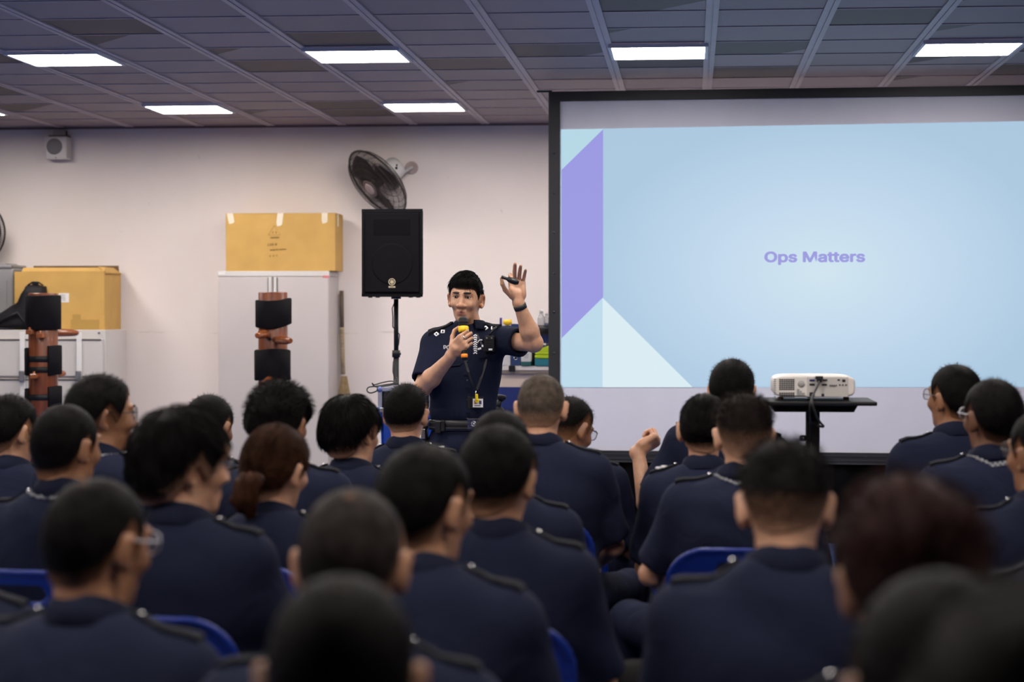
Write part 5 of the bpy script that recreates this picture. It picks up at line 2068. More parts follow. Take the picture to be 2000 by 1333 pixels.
def eyes_brows(C, R, par, brow=True, lid=0.35):
    C = np.array(C)
    T = lambda p: Vector(C + R @ np.array(p, float))
    R4 = Matrix([list(r) for r in R]).to_4x4()
    for s in (-1, 1):
        M = Matrix.Translation(T((s * .031, .0752, .0125))) @ R4
        m = MB()
        M2 = M @ Matrix.Diagonal((.0126, .0120, .0056, 1))
        g = bmesh.ops.create_uvsphere(m.bm, u_segments=20, v_segments=12, radius=1, matrix=M2)
        for f in m.bm.faces:
            f.smooth = True
        e = m.obj('eye', M_eye, par)
        Mi = M @ Matrix.Translation((-s * .000, .0109, -.0005)) @ Matrix.Rotation(-PI / 2, 4, 'X') @ Matrix.Diagonal((.0052, .0047, .0012, 1))
        m = MB()
        bmesh.ops.create_uvsphere(m.bm, u_segments=16, v_segments=8, radius=1, matrix=Mi)
        m.obj('iris', M_iris, e)
        # lids as thin shells hugging the ball
        m = MB()
        up = [T((s * .031 + t * .0135, .0858 - abs(t) * .0060, .0165 - .0035 * t * t)) for t in np.linspace(-1, 1, 9)]
        m.tube(up, [.0012, .0018, .0021, .0022, .0022, .0022, .0021, .0018, .0012], 6)
        m.obj('eyelash_line', M_iris, e)
        if brow:
            m = MB()
            b = [T((s * (.011 + .040 * t), .0945 - .0195 * t * t, .0325 + .0030 * math.sin(t * 2.4) - .003 * t)) for t in np.linspace(0, 1, 8)]
            m.tube(b, [.0040, .0054, .0058, .0056, .0050, .0042, .0030, .0012], 8)
            m.obj('eyebrow', mat('eyebrow_hair', (.012, .009, .008), .7), par)


# ------------------------------------------------------------------- hand
def hand(S, wrist, f, s, side, curl, thumb, k=.006, sc=1.0, spread=0.0, fat=1.0):
    """f fingers direction, s towards the index side, side=+1 right / -1 left; curl: 4 x 3 joint angles (deg)"""
    w = np.array(wrist, float)
    f = np.array(f, float); f /= np.linalg.norm(f)
    s = np.array(s, float); s -= f * (s @ f); s /= np.linalg.norm(s)
    n = np.cross(s, f) * side            # the way the palm faces
    B = np.stack([f, s, n], 1)
    P = lambda a, b, c: w + (f * a + s * b + n * c) * sc
    S.rbox(P(.052, 0, 0), (.044 * sc, .0385 * sc, .0135 * sc), B, .013 * sc, k=.012)
    S.cap(P(-.012, 0, 0), P(.03, 0, 0), .024 * sc, .026 * sc, k=.016)
    S.ell(P(.036, .027, .012), (.030 * sc, .0165 * sc, .0145 * sc), B, k=.010)
    S.ell(P(.034, -.026, .010), (.030 * sc, .013 * sc, .012 * sc), B, k=.010)
    K = [(.091, .0295, .0), (.096, .0100, .001), (.090, -.0105, 0), (.081, -.0295, -.001)]
    Ln = [(.042, .025, .020), (.046, .029, .021), (.042, .027, .020), (.034, .020, .018)]
    Rr = [(.0092, .0084, .0076, .0064), (.0094, .0086, .0078, .0066), (.0090, .0082, .0074, .0062), (.0080, .0072, .0066, .0056)]
    tips = []
    for i in range(4):
        p = P(*K[i])
        sp = math.radians(spread * (1.5 - i))
        d0 = f * math.cos(sp) + s * math.sin(sp)
        a = 0.0
        S.cap(P(K[i][0] - .03, K[i][1] * .9, 0), p, .011 * sc, .0102 * sc, k=.008)
        for j in range(3):
            a += math.radians(curl[i][j])
            d = d0 * math.cos(a) + n * math.sin(a)
            q = p + d * Ln[i][j] * sc
            S.cap(p, q, Rr[i][j] * sc * fat, Rr[i][j + 1] * sc * fat, k=.0025)
            p = q
        tips.append(p)
    p = P(.022, .030, .008)
    for j, (v, L_, r0, r1) in enumerate(zip(thumb, (.042, .033, .026), (.0135, .0108, .0098), (.0110, .0098, .0078))):
        d = f * v[0] + s * v[1] + n * v[2]
        d /= np.linalg.norm(d)
        q = p + d * L_ * sc
        S.cap(p, q, r0 * sc, r1 * sc, k=.005)
        p = q
    return n, P, tips


# ------------------------------------------------------------------- clothing bits
def collar(N, par, nk=.062, tilt=-18, mat_=None, back=.046, flare=1.0, yaw=0.0):
    """folded shirt collar round the neck, open in front"""
    M = Matrix.Translation(Vector(N)) @ Matrix.Rotation(math.radians(-yaw), 4, 'Z') @ Matrix.Rotation(math.radians(tilt), 4, 'X')
    V, Fs = [], []
    n = 44
    for k in range(n + 1):
        t = math.radians(-90 - 158 + 316 * k / n)      # opening towards +y
        w = 1 - .5 * (abs(k / n - .5) * 2) ** 3
        h = back * (1 - .28 * (abs(k / n - .5) * 2) ** 2)
        fl = (.012 + .010 * (abs(k / n - .5) * 2)) * flare
        prof = [(nk + .001, -.012), (nk - .001, h), (nk + .004, h + .004), (nk + .009, h + .001), (nk + .010 + fl, -.004 - .012 * (abs(k / n - .5) * 2) ** 2), (nk + .006 + fl, -.006 - .012 * (abs(k / n - .5) * 2) ** 2), (nk + .006, h - .006), (nk + .006, -.012)]
        for r, z in prof:
            V.append(M @ Vector((r * math.cos(t) * 1.02, r * math.sin(t), z)))
    P = 8
    for k in range(n):
        for j in range(P):
            a = k * P + j; b = k * P + (j + 1) % P
            Fs.append((a, b, b + P, a + P))
    Fs.append(tuple(range(P))[::-1]); Fs.append(tuple(range(n * P, n * P + P)))
    return pydata('collar', V, Fs, mat_ or M_navyd, par, smooth=True)


def epaulette(S, par, A, B, width=.044, pips=0, lift=.004, M=None, button=True):
    """strap lying on the shoulder of shirt field S from A (near neck) to B (tip), both (x, y)"""
    A = Vector((A[0], A[1], 0)); B = Vector((B[0], B[1], 0))
    d = (B - A).normalized(); q = Vector((-d.y, d.x, 0))
    n, V, Fs = 10, [], []
    mid = []
    for k in range(n + 1):
        t = k / n
        p = A.lerp(B, t)
        hw = width / 2 * (.86 if t < .5 else 1.0)
        if k == 0:
            hw *= .7
        zs = []
        for j in (-1, 0, 1):
            r = p + q * hw * j
            z = S.top(r.x, r.y)
            zs.append(z)
        zz = [z for z in zs if z is not None]
        if not zz:
            return None
        zc = zs[1] if zs[1] is not None else max(zz)
        mid.append(Vector((p.x, p.y, zc + lift + .006)))
        for j, off in ((-1, 0), (0, .002), (1, 0)):
            zj = zs[j + 1] if zs[j + 1] is not None else zc - .006
            zj = .5 * zj + .5 * zc
            r = p + q * hw * j
            V.append((r.x, r.y, zj + lift + off + .004)); V.append((r.x, r.y, zj + lift - .012))
    for k in range(n):
        a = k * 6; b = a + 6
        Fs += [(a, a + 2, b + 2, b), (a + 2, a + 4, b + 4, b + 2), (a + 1, b + 1, b + 3, a + 3), (a + 3, b + 3, b + 5, a + 5), (a, b, b + 1, a + 1), (a + 4, a + 5, b + 5, b + 4)]
    Fs += [(0, 1, 3, 2), (2, 3, 5, 4), (n * 6, n * 6 + 2, n * 6 + 3, n * 6 + 1), (n * 6 + 2, n * 6 + 4, n * 6 + 5, n * 6 + 3)]
    e = pydata('epaulette', V, Fs, M_epa, par, smooth=False)
    if button:
        c = mid[1]
        MB().sphere(c, .006, 10, (1, 1, .6)).obj('button', M_chrome, e)
    for i in range(pips):
        c = mid[5 + i * 2] if 5 + i * 2 < len(mid) else mid[-2]
        R = Matrix.Rotation(PI / 4 + math.atan2(d.y, d.x), 3, 'Z')
        MB().box(c + Vector((0, -.004, .001)), (.016, .016, .006), .001, rot=R @ Matrix.Rotation(math.radians(18 if A.y < .0 and width > .046 else 0), 3, 'X')).obj('rank_pip', M_thread, e)
    return e


def lanyard_back(S, N, par, r=.083, depth=.07):
    """checked cord lying round the back of the neck on the shirt"""
    V, Fs, A = [], [], []
    n = 36
    for k in range(n + 1):
        t = math.radians(-180 + 180 * k / n)
        for j, rr in enumerate((r, r + .007)):
            x = N[0] + rr * math.cos(t); y = N[1] + rr * math.sin(t) * .95
            z = S.top(x, y)
            if z is None:
                z = N[2] - .02
            z = min(z, N[2] + .02)
            V.append((x, y, z + .0045)); A.append((k * 1.0 + .01, j * 2 + .01, .5))
    for k in range(n):
        Fs.append((2 * k, 2 * k + 1, 2 * k + 3, 2 * k + 2))
    o = pydata('lanyard', V, Fs, M_check, par)
    at_ = o.data.attributes.new('arc', 'FLOAT_VECTOR', 'POINT')
    at_.data.foreach_set('vector', np.array(A, F32).ravel())
    o.modifiers.new('s', 'SOLIDIFY').thickness = .003
    return o
# ------------------------------------------------------- blue plastic chair
def make_chair():
    mb_ = mat('blue_chair_plastic', (.003, .016, .15), .38, var=.08, spec=.3)
    r = empty('plastic_chair', (0, 0, 0), None, None)
    # backrest: curved shell with rounded corners and a hand slot
    xs = axis(-.25, .25, .009); ys = axis(-.33, -.12, .006); zs = axis(.40, .90, .009)
    S = Field(xs, ys, zs)
    x, y, z = np.meshgrid(xs, ys, zs, indexing='ij', sparse=True)
    yc = -.215 - .30 * (z - .5) * .55 + .75 * x * x
    sh = np.abs(y - yc) - .006
    hw = .205 + .012 * np.sin((z - .5) * 6)
    qx = np.abs(x) - (hw - .11); qz = np.abs(z - .645) - (.205 - .11)
    rr = np.sqrt(np.maximum(qx, 0) ** 2 + np.maximum(qz, 0) ** 2) + np.minimum(np.maximum(qx, qz), 0) - .11
    slot = np.sqrt(np.maximum(np.abs(x) - .055, 0) ** 2 + (z - .79) ** 2) - .021
    rim = np.sqrt((y - yc + .004) ** 2 + (rr + .004) ** 2) - .010
    d = np.maximum(np.maximum(sh, rr), -slot)
    S.f = np.minimum(d, rim).astype(F32)
    V, Q = S.skin(1)
    np_mesh('backrest', V, Q, mb_, r)
    # seat pan
    xs = axis(-.25, .25, .009); ys = axis(-.25, .27, .009); zs = axis(.36, .50, .006)
    S = Field(xs, ys, zs)
    x, y, z = np.meshgrid(xs, ys, zs, indexing='ij', sparse=True)
    zc = .425 - .25 * np.maximum(.16 - np.abs(x), 0) * .15 - 1.2 * np.maximum(y - .16, 0) ** 2 * 3 + .8 * np.maximum(-y - .14, 0) ** 2 * 4
    qx = np.abs(x) - .12; qy = np.abs(y - .01) - .13
    rr = np.sqrt(np.maximum(qx, 0) ** 2 + np.maximum(qy, 0) ** 2) + np.minimum(np.maximum(qx, qy), 0) - .09
    S.f = np.maximum(np.abs(z - zc) - .007, rr).astype(F32)
    V, Q = S.skin(1)
    np_mesh('seat', V, Q, mb_, r)
    mm = mat('chair_leg_steel', (.05, .05, .055), .35, .7)
    for sx in (-1, 1):
        MB().tube([(sx * .17, .15, .415), (sx * .205, .205, .02), (sx * .206, .207, .0)], .0115, 10).obj('leg', mm, r)
        MB().tube([(sx * .17, -.15, .415), (sx * .205, -.235, .02), (sx * .206, -.237, .0)], .0115, 10).obj('leg', mm, r)
        MB().tube([(sx * .165, -.17, .412), (sx * .17, -.205, .44), (sx * .165, -.228, .52), (sx * .15, -.242, .60)], .011, 10).obj('back_support', mm, r)
    MB().tube([(-.17, .15, .412), (.17, .15, .412)], .010, 8).tube([(-.17, -.15, .412), (.17, -.15, .412)], .010, 8).tube([(-.17, -.15, .412), (-.17, .15, .412)], .010, 8).tube([(.17, -.15, .412), (.17, .15, .412)], .010, 8).obj('seat_frame', mm, r)
    return r


CHAIR = make_chair()
CHAIR_USED = [False]


def chair(x, y, rz, label):
    if not CHAIR_USED[0]:
        CHAIR_USED[0] = True
        c = CHAIR
    else:
        c = CHAIR.copy()
        COL.objects.link(c)
        for ch in CHAIR.children:
            k = ch.copy()
            COL.objects.link(k)
            k.parent = c
    c.location = (x, y, 0)
    c.rotation_euler = (0, 0, rz)
    tag(c, label, 'chair', 'blue plastic chairs of the audience')
    return c


# --------------------------------------------------------- seated audience
def seated(px, top, Y, label, hy=0, hp=8, hr=0, by=0, lean=2, sl=0, skin='mid', style='crop', hc='black', seed=1, glass=None, female=False, lan=False, pips=0, drop=0.0, crown=0.0, fade_h=.05, strands=900, front=0.0, width=1.0, arms=None, chair_dx=0.0, chair_label=None, thick=None, fadelo=0.0, hairlen=None, squash=None, nk=1.0, spread=1.0, hair_extra=None, dz=0.0, no_epa=False, ears=1.0):
    """px, top: pixel of the crown of the head; Y distance; by body turn to its right (deg); sl sideways lean (deg)"""
    TH = {'buzz': .005, 'crop': .011, 'fade': .018, 'under': .021, 'mop': .026, 'fluffy': .027, 'slick': .009, 'tail': .015, 'part': .024}[style]
    if thick:
        TH = thick[1]
    P = at(px, top, Y)
    Hc = P.z - .114 - TH * .9 + dz         # head centre height
    bz = math.radians(-by)
    Ln = math.radians(lean); Sl = math.radians(sl)
    # local frame: origin on the floor under the hips, +y the way the body faces
    hipz = .53
    nz = Hc - .138 + .0022 * max(hp - 8, 0) * .6           # base of neck (C7)
    ny = -.05 + math.tan(Ln) * (nz - hipz)
    nxx = math.tan(Sl) * (nz - hipz)
    N = np.array([nxx, ny, nz])
    C = np.array([nxx + math.sin(Sl) * .12, ny + .040 + .0012 * max(hp, 0), Hc])
    # place the root so that the head centre falls on the pixel ray
    cr, sr = math.cos(bz), math.sin(bz)
    ox = P.x - (C[0] * cr - C[1] * sr)
    oy = Y - (C[0] * sr + C[1] * cr)
    r = empty('person', (ox, oy, 0), label, 'person', 'seated officers in navy uniform', rotz=bz)
    R = rot3(hy - by, hp, hr)
    sw = (.172 if not female else .152) * width
    sz = nz - .082
    shl = np.array([-sw + nxx, ny + .018, sz + math.sin(Sl) * sw]); shr = np.array([sw + nxx, ny + .018, sz - math.sin(Sl) * sw])
    kx = .17 * spread
    arms = arms or {}
    el = {}; wr = {}
    for s, sh, nm in ((-1, shl, 'l'), (1, shr, 'r')):
        A = arms.get(nm)
        if A and len(A[0]) == 4:        # given as pixels: (px, py, Y, 0)
            loc = []
            for q in A[:2]:
                w_ = at(q[0], q[1], q[2])
                dx, dy = w_.x - ox, w_.y - oy
                loc.append((dx * cr + dy * sr, -dx * sr + dy * cr, w_.z))
            A = arms[nm] = (loc[0], loc[1]) + tuple(A[2:])
        if A:
            el[nm] = np.array(A[0], float); wr[nm] = np.array(A[1], float)
        else:
            el[nm] = sh + np.array([s * .055, .10, -.265])
            wr[nm] = np.array([s * .10, .345, .615])
    # ---------------- body
    hands = {}
    fx = [(C[0] - .115, C[0] + .115, .0042)]; fy = [(C[1] - .13, C[1] + .13, .0042)]; fz = [(C[2] - .15, C[2] + .135, .0042)]
    for nm in ('l', 'r'):
        w = wr[nm]
        if nm in arms:
            fx.append((w[0] - .12, w[0] + .12, .004)); fy.append((w[1] - .12, w[1] + .12, .004)); fz.append((w[2] - .10, w[2] + .14, .004))
    allp = [C, el['l'], el['r'], wr['l'], wr['r'], shl, shr]
    lo = np.min(allp, 0) - .17; hi = np.max(allp, 0) + .17
    xs = axis(lo[0], hi[0], .009, fx); ys = axis(min(lo[1], -.2), max(hi[1], .50), .009, fy); zs = axis(.40, hi[2], .009, fz)
    S = Field(xs, ys, zs)
    head_prims(S, C, R, N, female, nk=nk)
    S.cap(shl * .9 + N * .1 * np.array([1, 1, 1]), shr * .9 + N * .1, .040, k=.04)
    S.ell((nxx * .8, ny * .8 + .012, nz - .17), (sw * .80, .078, .16), k=.05)
    S.ell((nxx * .3, ny * .3, .68), (.125, .085, .14), k=.05)
    S.ell((0, .0, .54), (.13, .095, .09), k=.05)
    for s, nm, sh in ((-1, 'l', shl), (1, 'r', shr)):
        S.cap(sh, el[nm], .043, .036, k=.03)
        S.cap(el[nm], wr[nm], .037, .025, k=.012)
        if nm in arms:
            A = arms[nm]
            hand(S, wr[nm], A[2], A[3], s, A[4], A[5])
        else:
            d = np.array([-s * .25, .8, -.35])
            hand(S, wr[nm], d, (-s * .9, -.2, .1), s, [(25, 30, 20)] * 4, ((.8, .7, .25), (.9, .3, .2), (1, .1, .2)), k=.008)
    V, Q = S.skin(1)
    np_mesh('body', V, Q, SKIN[skin], r, head_attrs(V, C, R))
    # ---------------- hair
    hair('hair', C, R, r, style, hc, HAIRC[hc], skin, seed, drop=drop, crown=crown, strands=strands, fade_h=fade_h, front=front, female=female, thick=thick, fadelo=fadelo, length=hairlen, squash=squash)
    if hair_extra:
        hair_extra(r, C, R)
    eyes_brows(C, R, r)
    if glass:
        glasses(C, R, r, glass, {'dark': (.015, .015, .018), 'clear': (.45, .45, .5), 'wire': (.12, .12, .13)}[glass])
    # ---------------- shirt
    allp = [shl, shr, el['l'], el['r'], N]
    lo = np.min(allp, 0) - .12; hi = np.max(allp, 0) + .12
    xs = axis(min(lo[0], -.26), max(hi[0], .26), .0085); ys = axis(min(lo[1], -.26), max(hi[1], .24), .0085); zs = axis(.46, max(nz, hi[2] if arms else 0) + .05, .0085)
    T = Field(xs, ys, zs)
    # sleeves first: each is cut square at the cuff before the torso is blended on
    for s, nm, sh in ((-1, 'l', shl), (1, 'r', shr)):
        d = (el[nm] - sh); ln = np.linalg.norm(d); d = d / ln
        cp = sh + d * ln * .86
        T.cap(sh, sh + d * ln * .95, .067, .064, k=0)
        u = np.cross(d, [.05, 1, .03]); u /= np.linalg.norm(u); w = np.cross(d, u)
        T.rbox(cp + d * .075, (.11, .11, .075), np.stack([u, w, d], 1), .004, k=0, mode='sub')
    T.cap(shl, shr, .066, k=.03)
    T.cap((nxx - .05, ny - .010, nz - .040), (nxx + .05, ny - .010, nz - .040), .052, k=.05)
    T.ell((nxx * .85, ny - .015, nz - .14), (sw * 1.09, .112, .165), k=.06)
    T.ell((nxx * .85, ny + .04, nz - .17), (sw * 1.0, .105, .16), k=.06)
    T.ell((nxx * .55, ny * .55 - .008, (nz + .62) / 2 - .03), (sw * 1.02, .125, .20), k=.07)
    T.ell((nxx * .15, ny * .15 - .002, .62), (sw * 1.04, .140, .145), k=.07)
    T.folds(.0095, seed * 7 + 1)
    for s, nm, sh in ((-1, 'l', shl), (1, 'r', shr)):
        d = (el[nm] - sh); ln = np.linalg.norm(d); d = d / ln
        cp = sh + d * ln * .86
        T.cap(cp - d * .05, cp + d * .05, .047, k=.004, mode='sub')
    V, Q = T.skin(1)
    sh_o = np_mesh('shirt', V, Q, M_navy, r)
    collar(N + np.array([0, .010, -.012]), r, nk=(.066 if not female else .060) * nk, tilt=-20 - lean * .6, back=.050)
    if not no_epa:
        for s, sh in ((-1, shl), (1, shr)):
            epaulette(T, r, (nxx + s * .088, ny + .012), (sh[0] + s * .030, ny + .02), pips=pips)
    if lan:
        lanyard_back(T, N + np.array([0, .0, 0]), r)
    # ---------------- trousers, belt, shoes
    xs = axis(-max(.30, kx + .12), max(.30, kx + .12), .010); ys = axis(-.20, .66, .010); zs = axis(.03, .66, .010)
    U = Field(xs, ys, zs)
    U.ell((0, 0.0, .545), (.178, .145, .105), k=0)
    for s in (-1, 1):
        hp_ = (s * .09, .02, .535); kn = (s * kx, .43, .535); an = (s * (kx + .01), .42, .10)
        U.cap(hp_, kn, .086, .066, k=.04)
        U.cap(kn, an, .066, .058, k=.02)
    U.folds(.007, seed * 3 + 2)
    U.plane((0, 0, -1), -.07)
    V, Q = U.skin(1)
    np_mesh('trousers', V, Q, M_trous, r)
    for s in (-1, 1):
        xs = axis(s * (kx + .01) - .07, s * (kx + .01) + .07, .008); ys = axis(.32, .64, .008); zs = axis(-.01, .16, .008)
        W = Field(xs, ys, zs)
        cx = s * (kx + .012)
        W.cap((cx, .39, .06), (cx, .56, .045), .046, .042, k=0)
        W.cap((cx, .41, .07), (cx, .41, .13), .044, .046, k=.02)
        W.plane((0, 0, -1), -.002)
        V, Q = W.skin(1)
        np_mesh('shoe', V, Q, M_shoe, r)
    # ---------------- chair
    if chair_label:
        cx, cy = chair_dx, 0.0
        chair(ox + cx * cr - cy * sr, oy + cx * sr + cy * cr, bz, chair_label)
    return r
def ponytail(r, C, R):
    """hair gathered low at the back, hanging to the left of the nape"""
    T = lambda p: np.array(C) + np.array(R) @ np.array(p, float)
    a = T((.018, -.108, -.030)); b = T((.012, -.142, -.050)); c = T((.008, -.146, -.090)); d = T((.022, -.130, -.130))
    lo = np.min([a, b, c, d], 0) - .07; hi = np.max([a, b, c, d], 0) + .07
    S = Field(axis(lo[0], hi[0], .0035), axis(lo[1], hi[1], .0035), axis(lo[2], hi[2], .0035))
    S.cap(T((0, -.085, -.03)), a, .026, .016, k=0)
    S.cap(a, b, .017, .031, k=.012).cap(b, c, .033, .036, k=.02).cap(c, d, .034, .014, k=.02)
    x, y, z = np.meshgrid(*S.ax, indexing='ij', sparse=True)
    S.f = (S.f + .0025 * np.sin(210 * x + 160 * y + 25 * z)).astype(F32)
    V, Q = S.skin(1)
    np_mesh('ponytail', V, Q, hair_material('hair_brown_light', HAIRC['brown'], SKINC['light']), r, {'fade': np.ones(len(V))})
    ax = (b - a) / np.linalg.norm(b - a)
    q = Vector(ax).to_track_quat('Z', 'Y').to_matrix().to_4x4()
    MB().lathe([(.013, -.008), (.021, -.008), (.023, 0), (.021, .008), (.013, .008)], 20, Matrix.Translation(Vector(a)) @ q, closed=True).obj('hair_tie', mat('brown_hair_tie', (.05, .03, .03), .6), r)


FIST = [(70, 85, 40), (75, 88, 42), (78, 88, 42), (82, 86, 40)]
THUMB_FIST = ((.5, .6, .5), (.55, -.25, .75), (.3, -.8, .3))

PEOPLE = [
    # px, top, Y, label, chair label, kwargs
    (22, 772, 6.8, 'seated man cut off by the left edge, in front of the left wooden dummy', 'blue chair of the man at the left edge before the left dummy',
     dict(hy=28, hp=6, skin='mid', style='crop', strands=1300, seed=11, thick=(.006, .016, .04))),
    (131, 790, 5.35, 'seated man with round close-cropped black head below the left wooden dummy', 'blue chair of the round-headed man below the left dummy',
     dict(hy=24, hp=4, by=8, skin='tan', style='buzz', crown=.3, seed=12, lan=True, drop=.012, lean=4)),
    (201, 732, 6.15, 'seated man with dark-rimmed glasses and thick short hair below the filing cabinets', 'blue chair of the man with glasses below the filing cabinets',
     dict(hy=56, hp=2, by=18, skin='tan', style='crop', glass='dark', seed=13, lan=True, thick=(.008, .018, .04), strands=1500, drop=.008)),
    (410, 772, 7.3, 'seated man whose cropped crown shows behind the glasses wearer with the mop haircut', 'blue chair of the man behind the mop-haired glasses wearer',
     dict(hy=18, hp=10, by=8, skin='tan', style='crop', seed=14)),
    (362, 797, 4.6, 'seated man with glasses and a long black mop haircut, face turned right', 'blue chair with rounded back beside the mop-haired man with glasses',
     dict(hy=52, hp=4, by=10, skin='light', style='mop', glass='wire', seed=15, drop=.016, strands=1500, front=.03, chair_dx=.02, nk=.95)),
    (549, 748, 6.4, 'seated man with spiky tousled black hair in front of the right wooden dummy', 'blue chair of the tousle-haired man before the right dummy',
     dict(hy=16, hp=2, by=5, skin='tan', style='fluffy', seed=16, strands=2600, fade_h=.035)),
    (690, 774, 7.05, 'seated man with glossy black bowl-cut hair right of the steel cupboard', 'blue chair of the bowl-cut man right of the cupboard',
     dict(hy=28, hp=6, by=4, hr=-4, skin='light', style='mop', seed=17, strands=1700, drop=.008, front=.02)),
    (541, 830, 5.5, 'seated woman with brown hair tied in a low ponytail', 'blue chair of the woman with the ponytail',
     dict(hy=24, hp=8, by=14, hr=3, female=True, skin='light', style='tail', hc='brown', seed=18, strands=1300, drop=.012, front=-.01, hair_extra=ponytail)),
    (795, 750, 7.85, 'seated man with neat short black hair and pale neck just left of the standing speaker', 'blue chair of the man just left of the standing speaker',
     dict(hy=8, hp=3, by=3, skin='light', style='crop', crown=.3, seed=19, strands=1500, fade_h=.06, drop=-.004, pips=1)),
    (193, 935, 3.45, 'large blurred seated man with cropped thinning hair and glasses, near the lower left corner', 'blue chair of the blurred man near the lower left corner',
     dict(hy=26, hp=8, by=10, skin='tan', style='buzz', crown=.5, glass='clear', seed=20, width=1.05, pips=0, lean=4)),
    (690, 955, 3.05, 'blurred seated man with shaved greying head directly behind the nearest dark head', 'blue chair of the blurred shaven grey-headed man',
     dict(hy=2, hp=6, skin='mid', style='buzz', hc='grey', crown=.5, seed=21, fade_h=.08)),
    (668, 1125, 2.15, 'nearest seated man, only his blurred dark head filling the bottom centre', 'blue chair of the nearest man at the bottom centre',
     dict(hy=-4, hp=8, skin='mid', style='buzz', crown=.4, seed=22, lean=4)),
    (834, 868, 3.85, 'blurred seated man with short black hair in line below the standing speaker, face turned right', 'blue chair of the blurred man in line below the speaker',
     dict(hy=30, hp=5, by=10, skin='mid', style='crop', crown=.35, seed=23, lean=3)),
    (975, 830, 4.6, 'seated man with thick short hair and a red-lit right ear below the speaker\'s belt buckle', 'blue chair of the thick-haired man below the belt buckle',
     dict(hy=14, hp=4, by=6, skin='mid', style='crop', crown=.35, seed=24, thick=(.006, .015, .045), strands=1600, fade_h=.06, lean=2)),
    (977, 803, 5.75, 'seated man of whom only the crown and right shoulder show behind the thick-haired man', 'blue chair with tall edge right of the half-hidden man',
     dict(hy=5, hp=10, by=2, skin='mid', style='crop', seed=25, chair_dx=.06)),
    (1058, 732, 6.85, 'seated man with shaven grey-brown scalp and protruding ears left of the screen', 'blue chair of the shaven man left of the screen',
     dict(hy=3, hp=10, by=8, skin='light', style='buzz', hc='stubble', crown=.0, seed=26, fade_h=.10, fadelo=.15, sl=-2, lean=8, width=1.05, spread=1.3)),
    (1114, 777, 7.75, 'seated man with glasses bowing his faded haircut against the lower left screen', 'blue chair of the bowed man with glasses by the screen',
     dict(hy=36, hp=22, by=10, skin='tan', style='crop', glass='dark', seed=27, fade_h=.09, thick=(.001, .012, .07), lean=10, spread=1.35)),
    (1430, 702, 7.8, 'seated man raising his left fist behind the slick-haired person, before the screen', 'blue chair of the man with the raised fist',
     dict(hy=6, hp=8, by=0, sl=7, skin='light', style='crop', seed=28, thick=(.005, .013, .04),
          arms={'l': ((1262, 985, 7.75, 0), (1246, 882, 7.83, 0), (.80, .25, .52), (.30, .80, -.45), FIST, THUMB_FIST)})),
    (1376, 770, 6.85, 'seated person with sleek combed-back black hair between the raised fist and the light-brown haircut', 'blue chair of the person with sleek combed-back hair',
     dict(hy=8, hp=8, by=4, skin='light', style='slick', seed=29, chair_dx=.06, strands=1200, female=True, drop=.006, pips=2, front=-.012)),
    (1452, 773, 6.05, 'seated man with faded brown haircut and glasses left of the projector stand', 'blue chair with hand slot under the man left of the projector stand',
     dict(hy=-6, hp=14, by=-4, skin='light', style='under', hc='soft', glass='dark', seed=30, fade_h=.125, fadelo=.05, strands=1500, lan=True, lean=8, sl=3, spread=1.75, thick=(.0012, .013, .075), squash=.004,
          arms={'l': ((-.245, .10, .73), (-.15, .36, .64), (.5, .7, -.4), (.8, -.4, .1), [(25, 30, 20)] * 4, ((.8, .7, .25), (.9, .3, .2), (1, .1, .2)))})),
    (1533, 862, 3.85, 'large seated man bowing his head, dark cap of hair over shaved nape, right of centre', 'blue chair of the large man bowing his head right of centre',
     dict(hy=0, hp=20, skin='light', style='under', seed=31, fade_h=.13, fadelo=.22, strands=1400, lean=6, width=1.08, drop=-.006, thick=(.001, .016, .08))),
    (1862, 712, 7.3, 'seated man with glasses turned left, farthest right before the screen', 'blue chair of the left-turned man farthest to the right',
     dict(hy=-34, hp=-2, by=-10, skin='tan', style='crop', glass='dark', seed=32, lean=0)),
    (1937, 740, 6.4, 'seated dark-skinned man with glasses and lanyard, under the page number of the slide', 'blue chair of the man under the slide page number',
     dict(hy=-24, hp=0, by=-6, skin='dark', style='crop', glass='clear', seed=33, lan=True, crown=.25, lean=2)),
    (2034, 800, 5.5, 'seated person at the right edge, only tinted glasses and a shoulder in view', 'blue chair of the person with tinted glasses at the right edge',
     dict(hy=-30, hp=0, by=-8, skin='tan', style='crop', glass='dark', seed=34)),
    (2095, 880, 4.5, 'seated person outside the right edge whose navy sleeve shows below the tinted glasses', 'blue chair of the person whose sleeve shows at the right edge',
     dict(hy=-10, hp=5, by=-6, skin='mid', style='crop', seed=35)),
    (1775, 935, 2.55, 'blurred seated person with reddish-brown hair near the lower right, left ear glowing red', 'blue chair of the blurred red-haired person at lower right',
     dict(hy=-8, hp=8, skin='mid', style='fluffy', hc='red', seed=36, strands=1500, drop=.004, thick=(.006, .022, .05))),
    (1835, 1118, 1.95, 'very blurred dark head at the bottom right, in front of the person with reddish-brown hair', 'blue chair of the very blurred person at the bottom right',
     dict(hy=-4, hp=8, skin='mid', style='crop', seed=38, crown=.3)),
    (2055, 1132, 1.3, 'nearest very blurred dark head in the bottom right corner', 'blue chair of the person in the bottom right corner',
     dict(hy=-6, hp=8, skin='mid', style='mop', hc='soft', seed=39, strands=500)),
    (-110, 925, 4.2, 'seated person outside the left edge whose navy sleeve shows beside the blurred glasses wearer', 'blue chair of the person outside the left edge',
     dict(hy=10, hp=5, by=6, skin='mid', style='crop', seed=40)),
]
import time as _t
_t0 = _t.time()
for px, top, Y, lab, clab, kw in PEOPLE:
    seated(px, top, Y, lab, chair_label=clab, **kw)


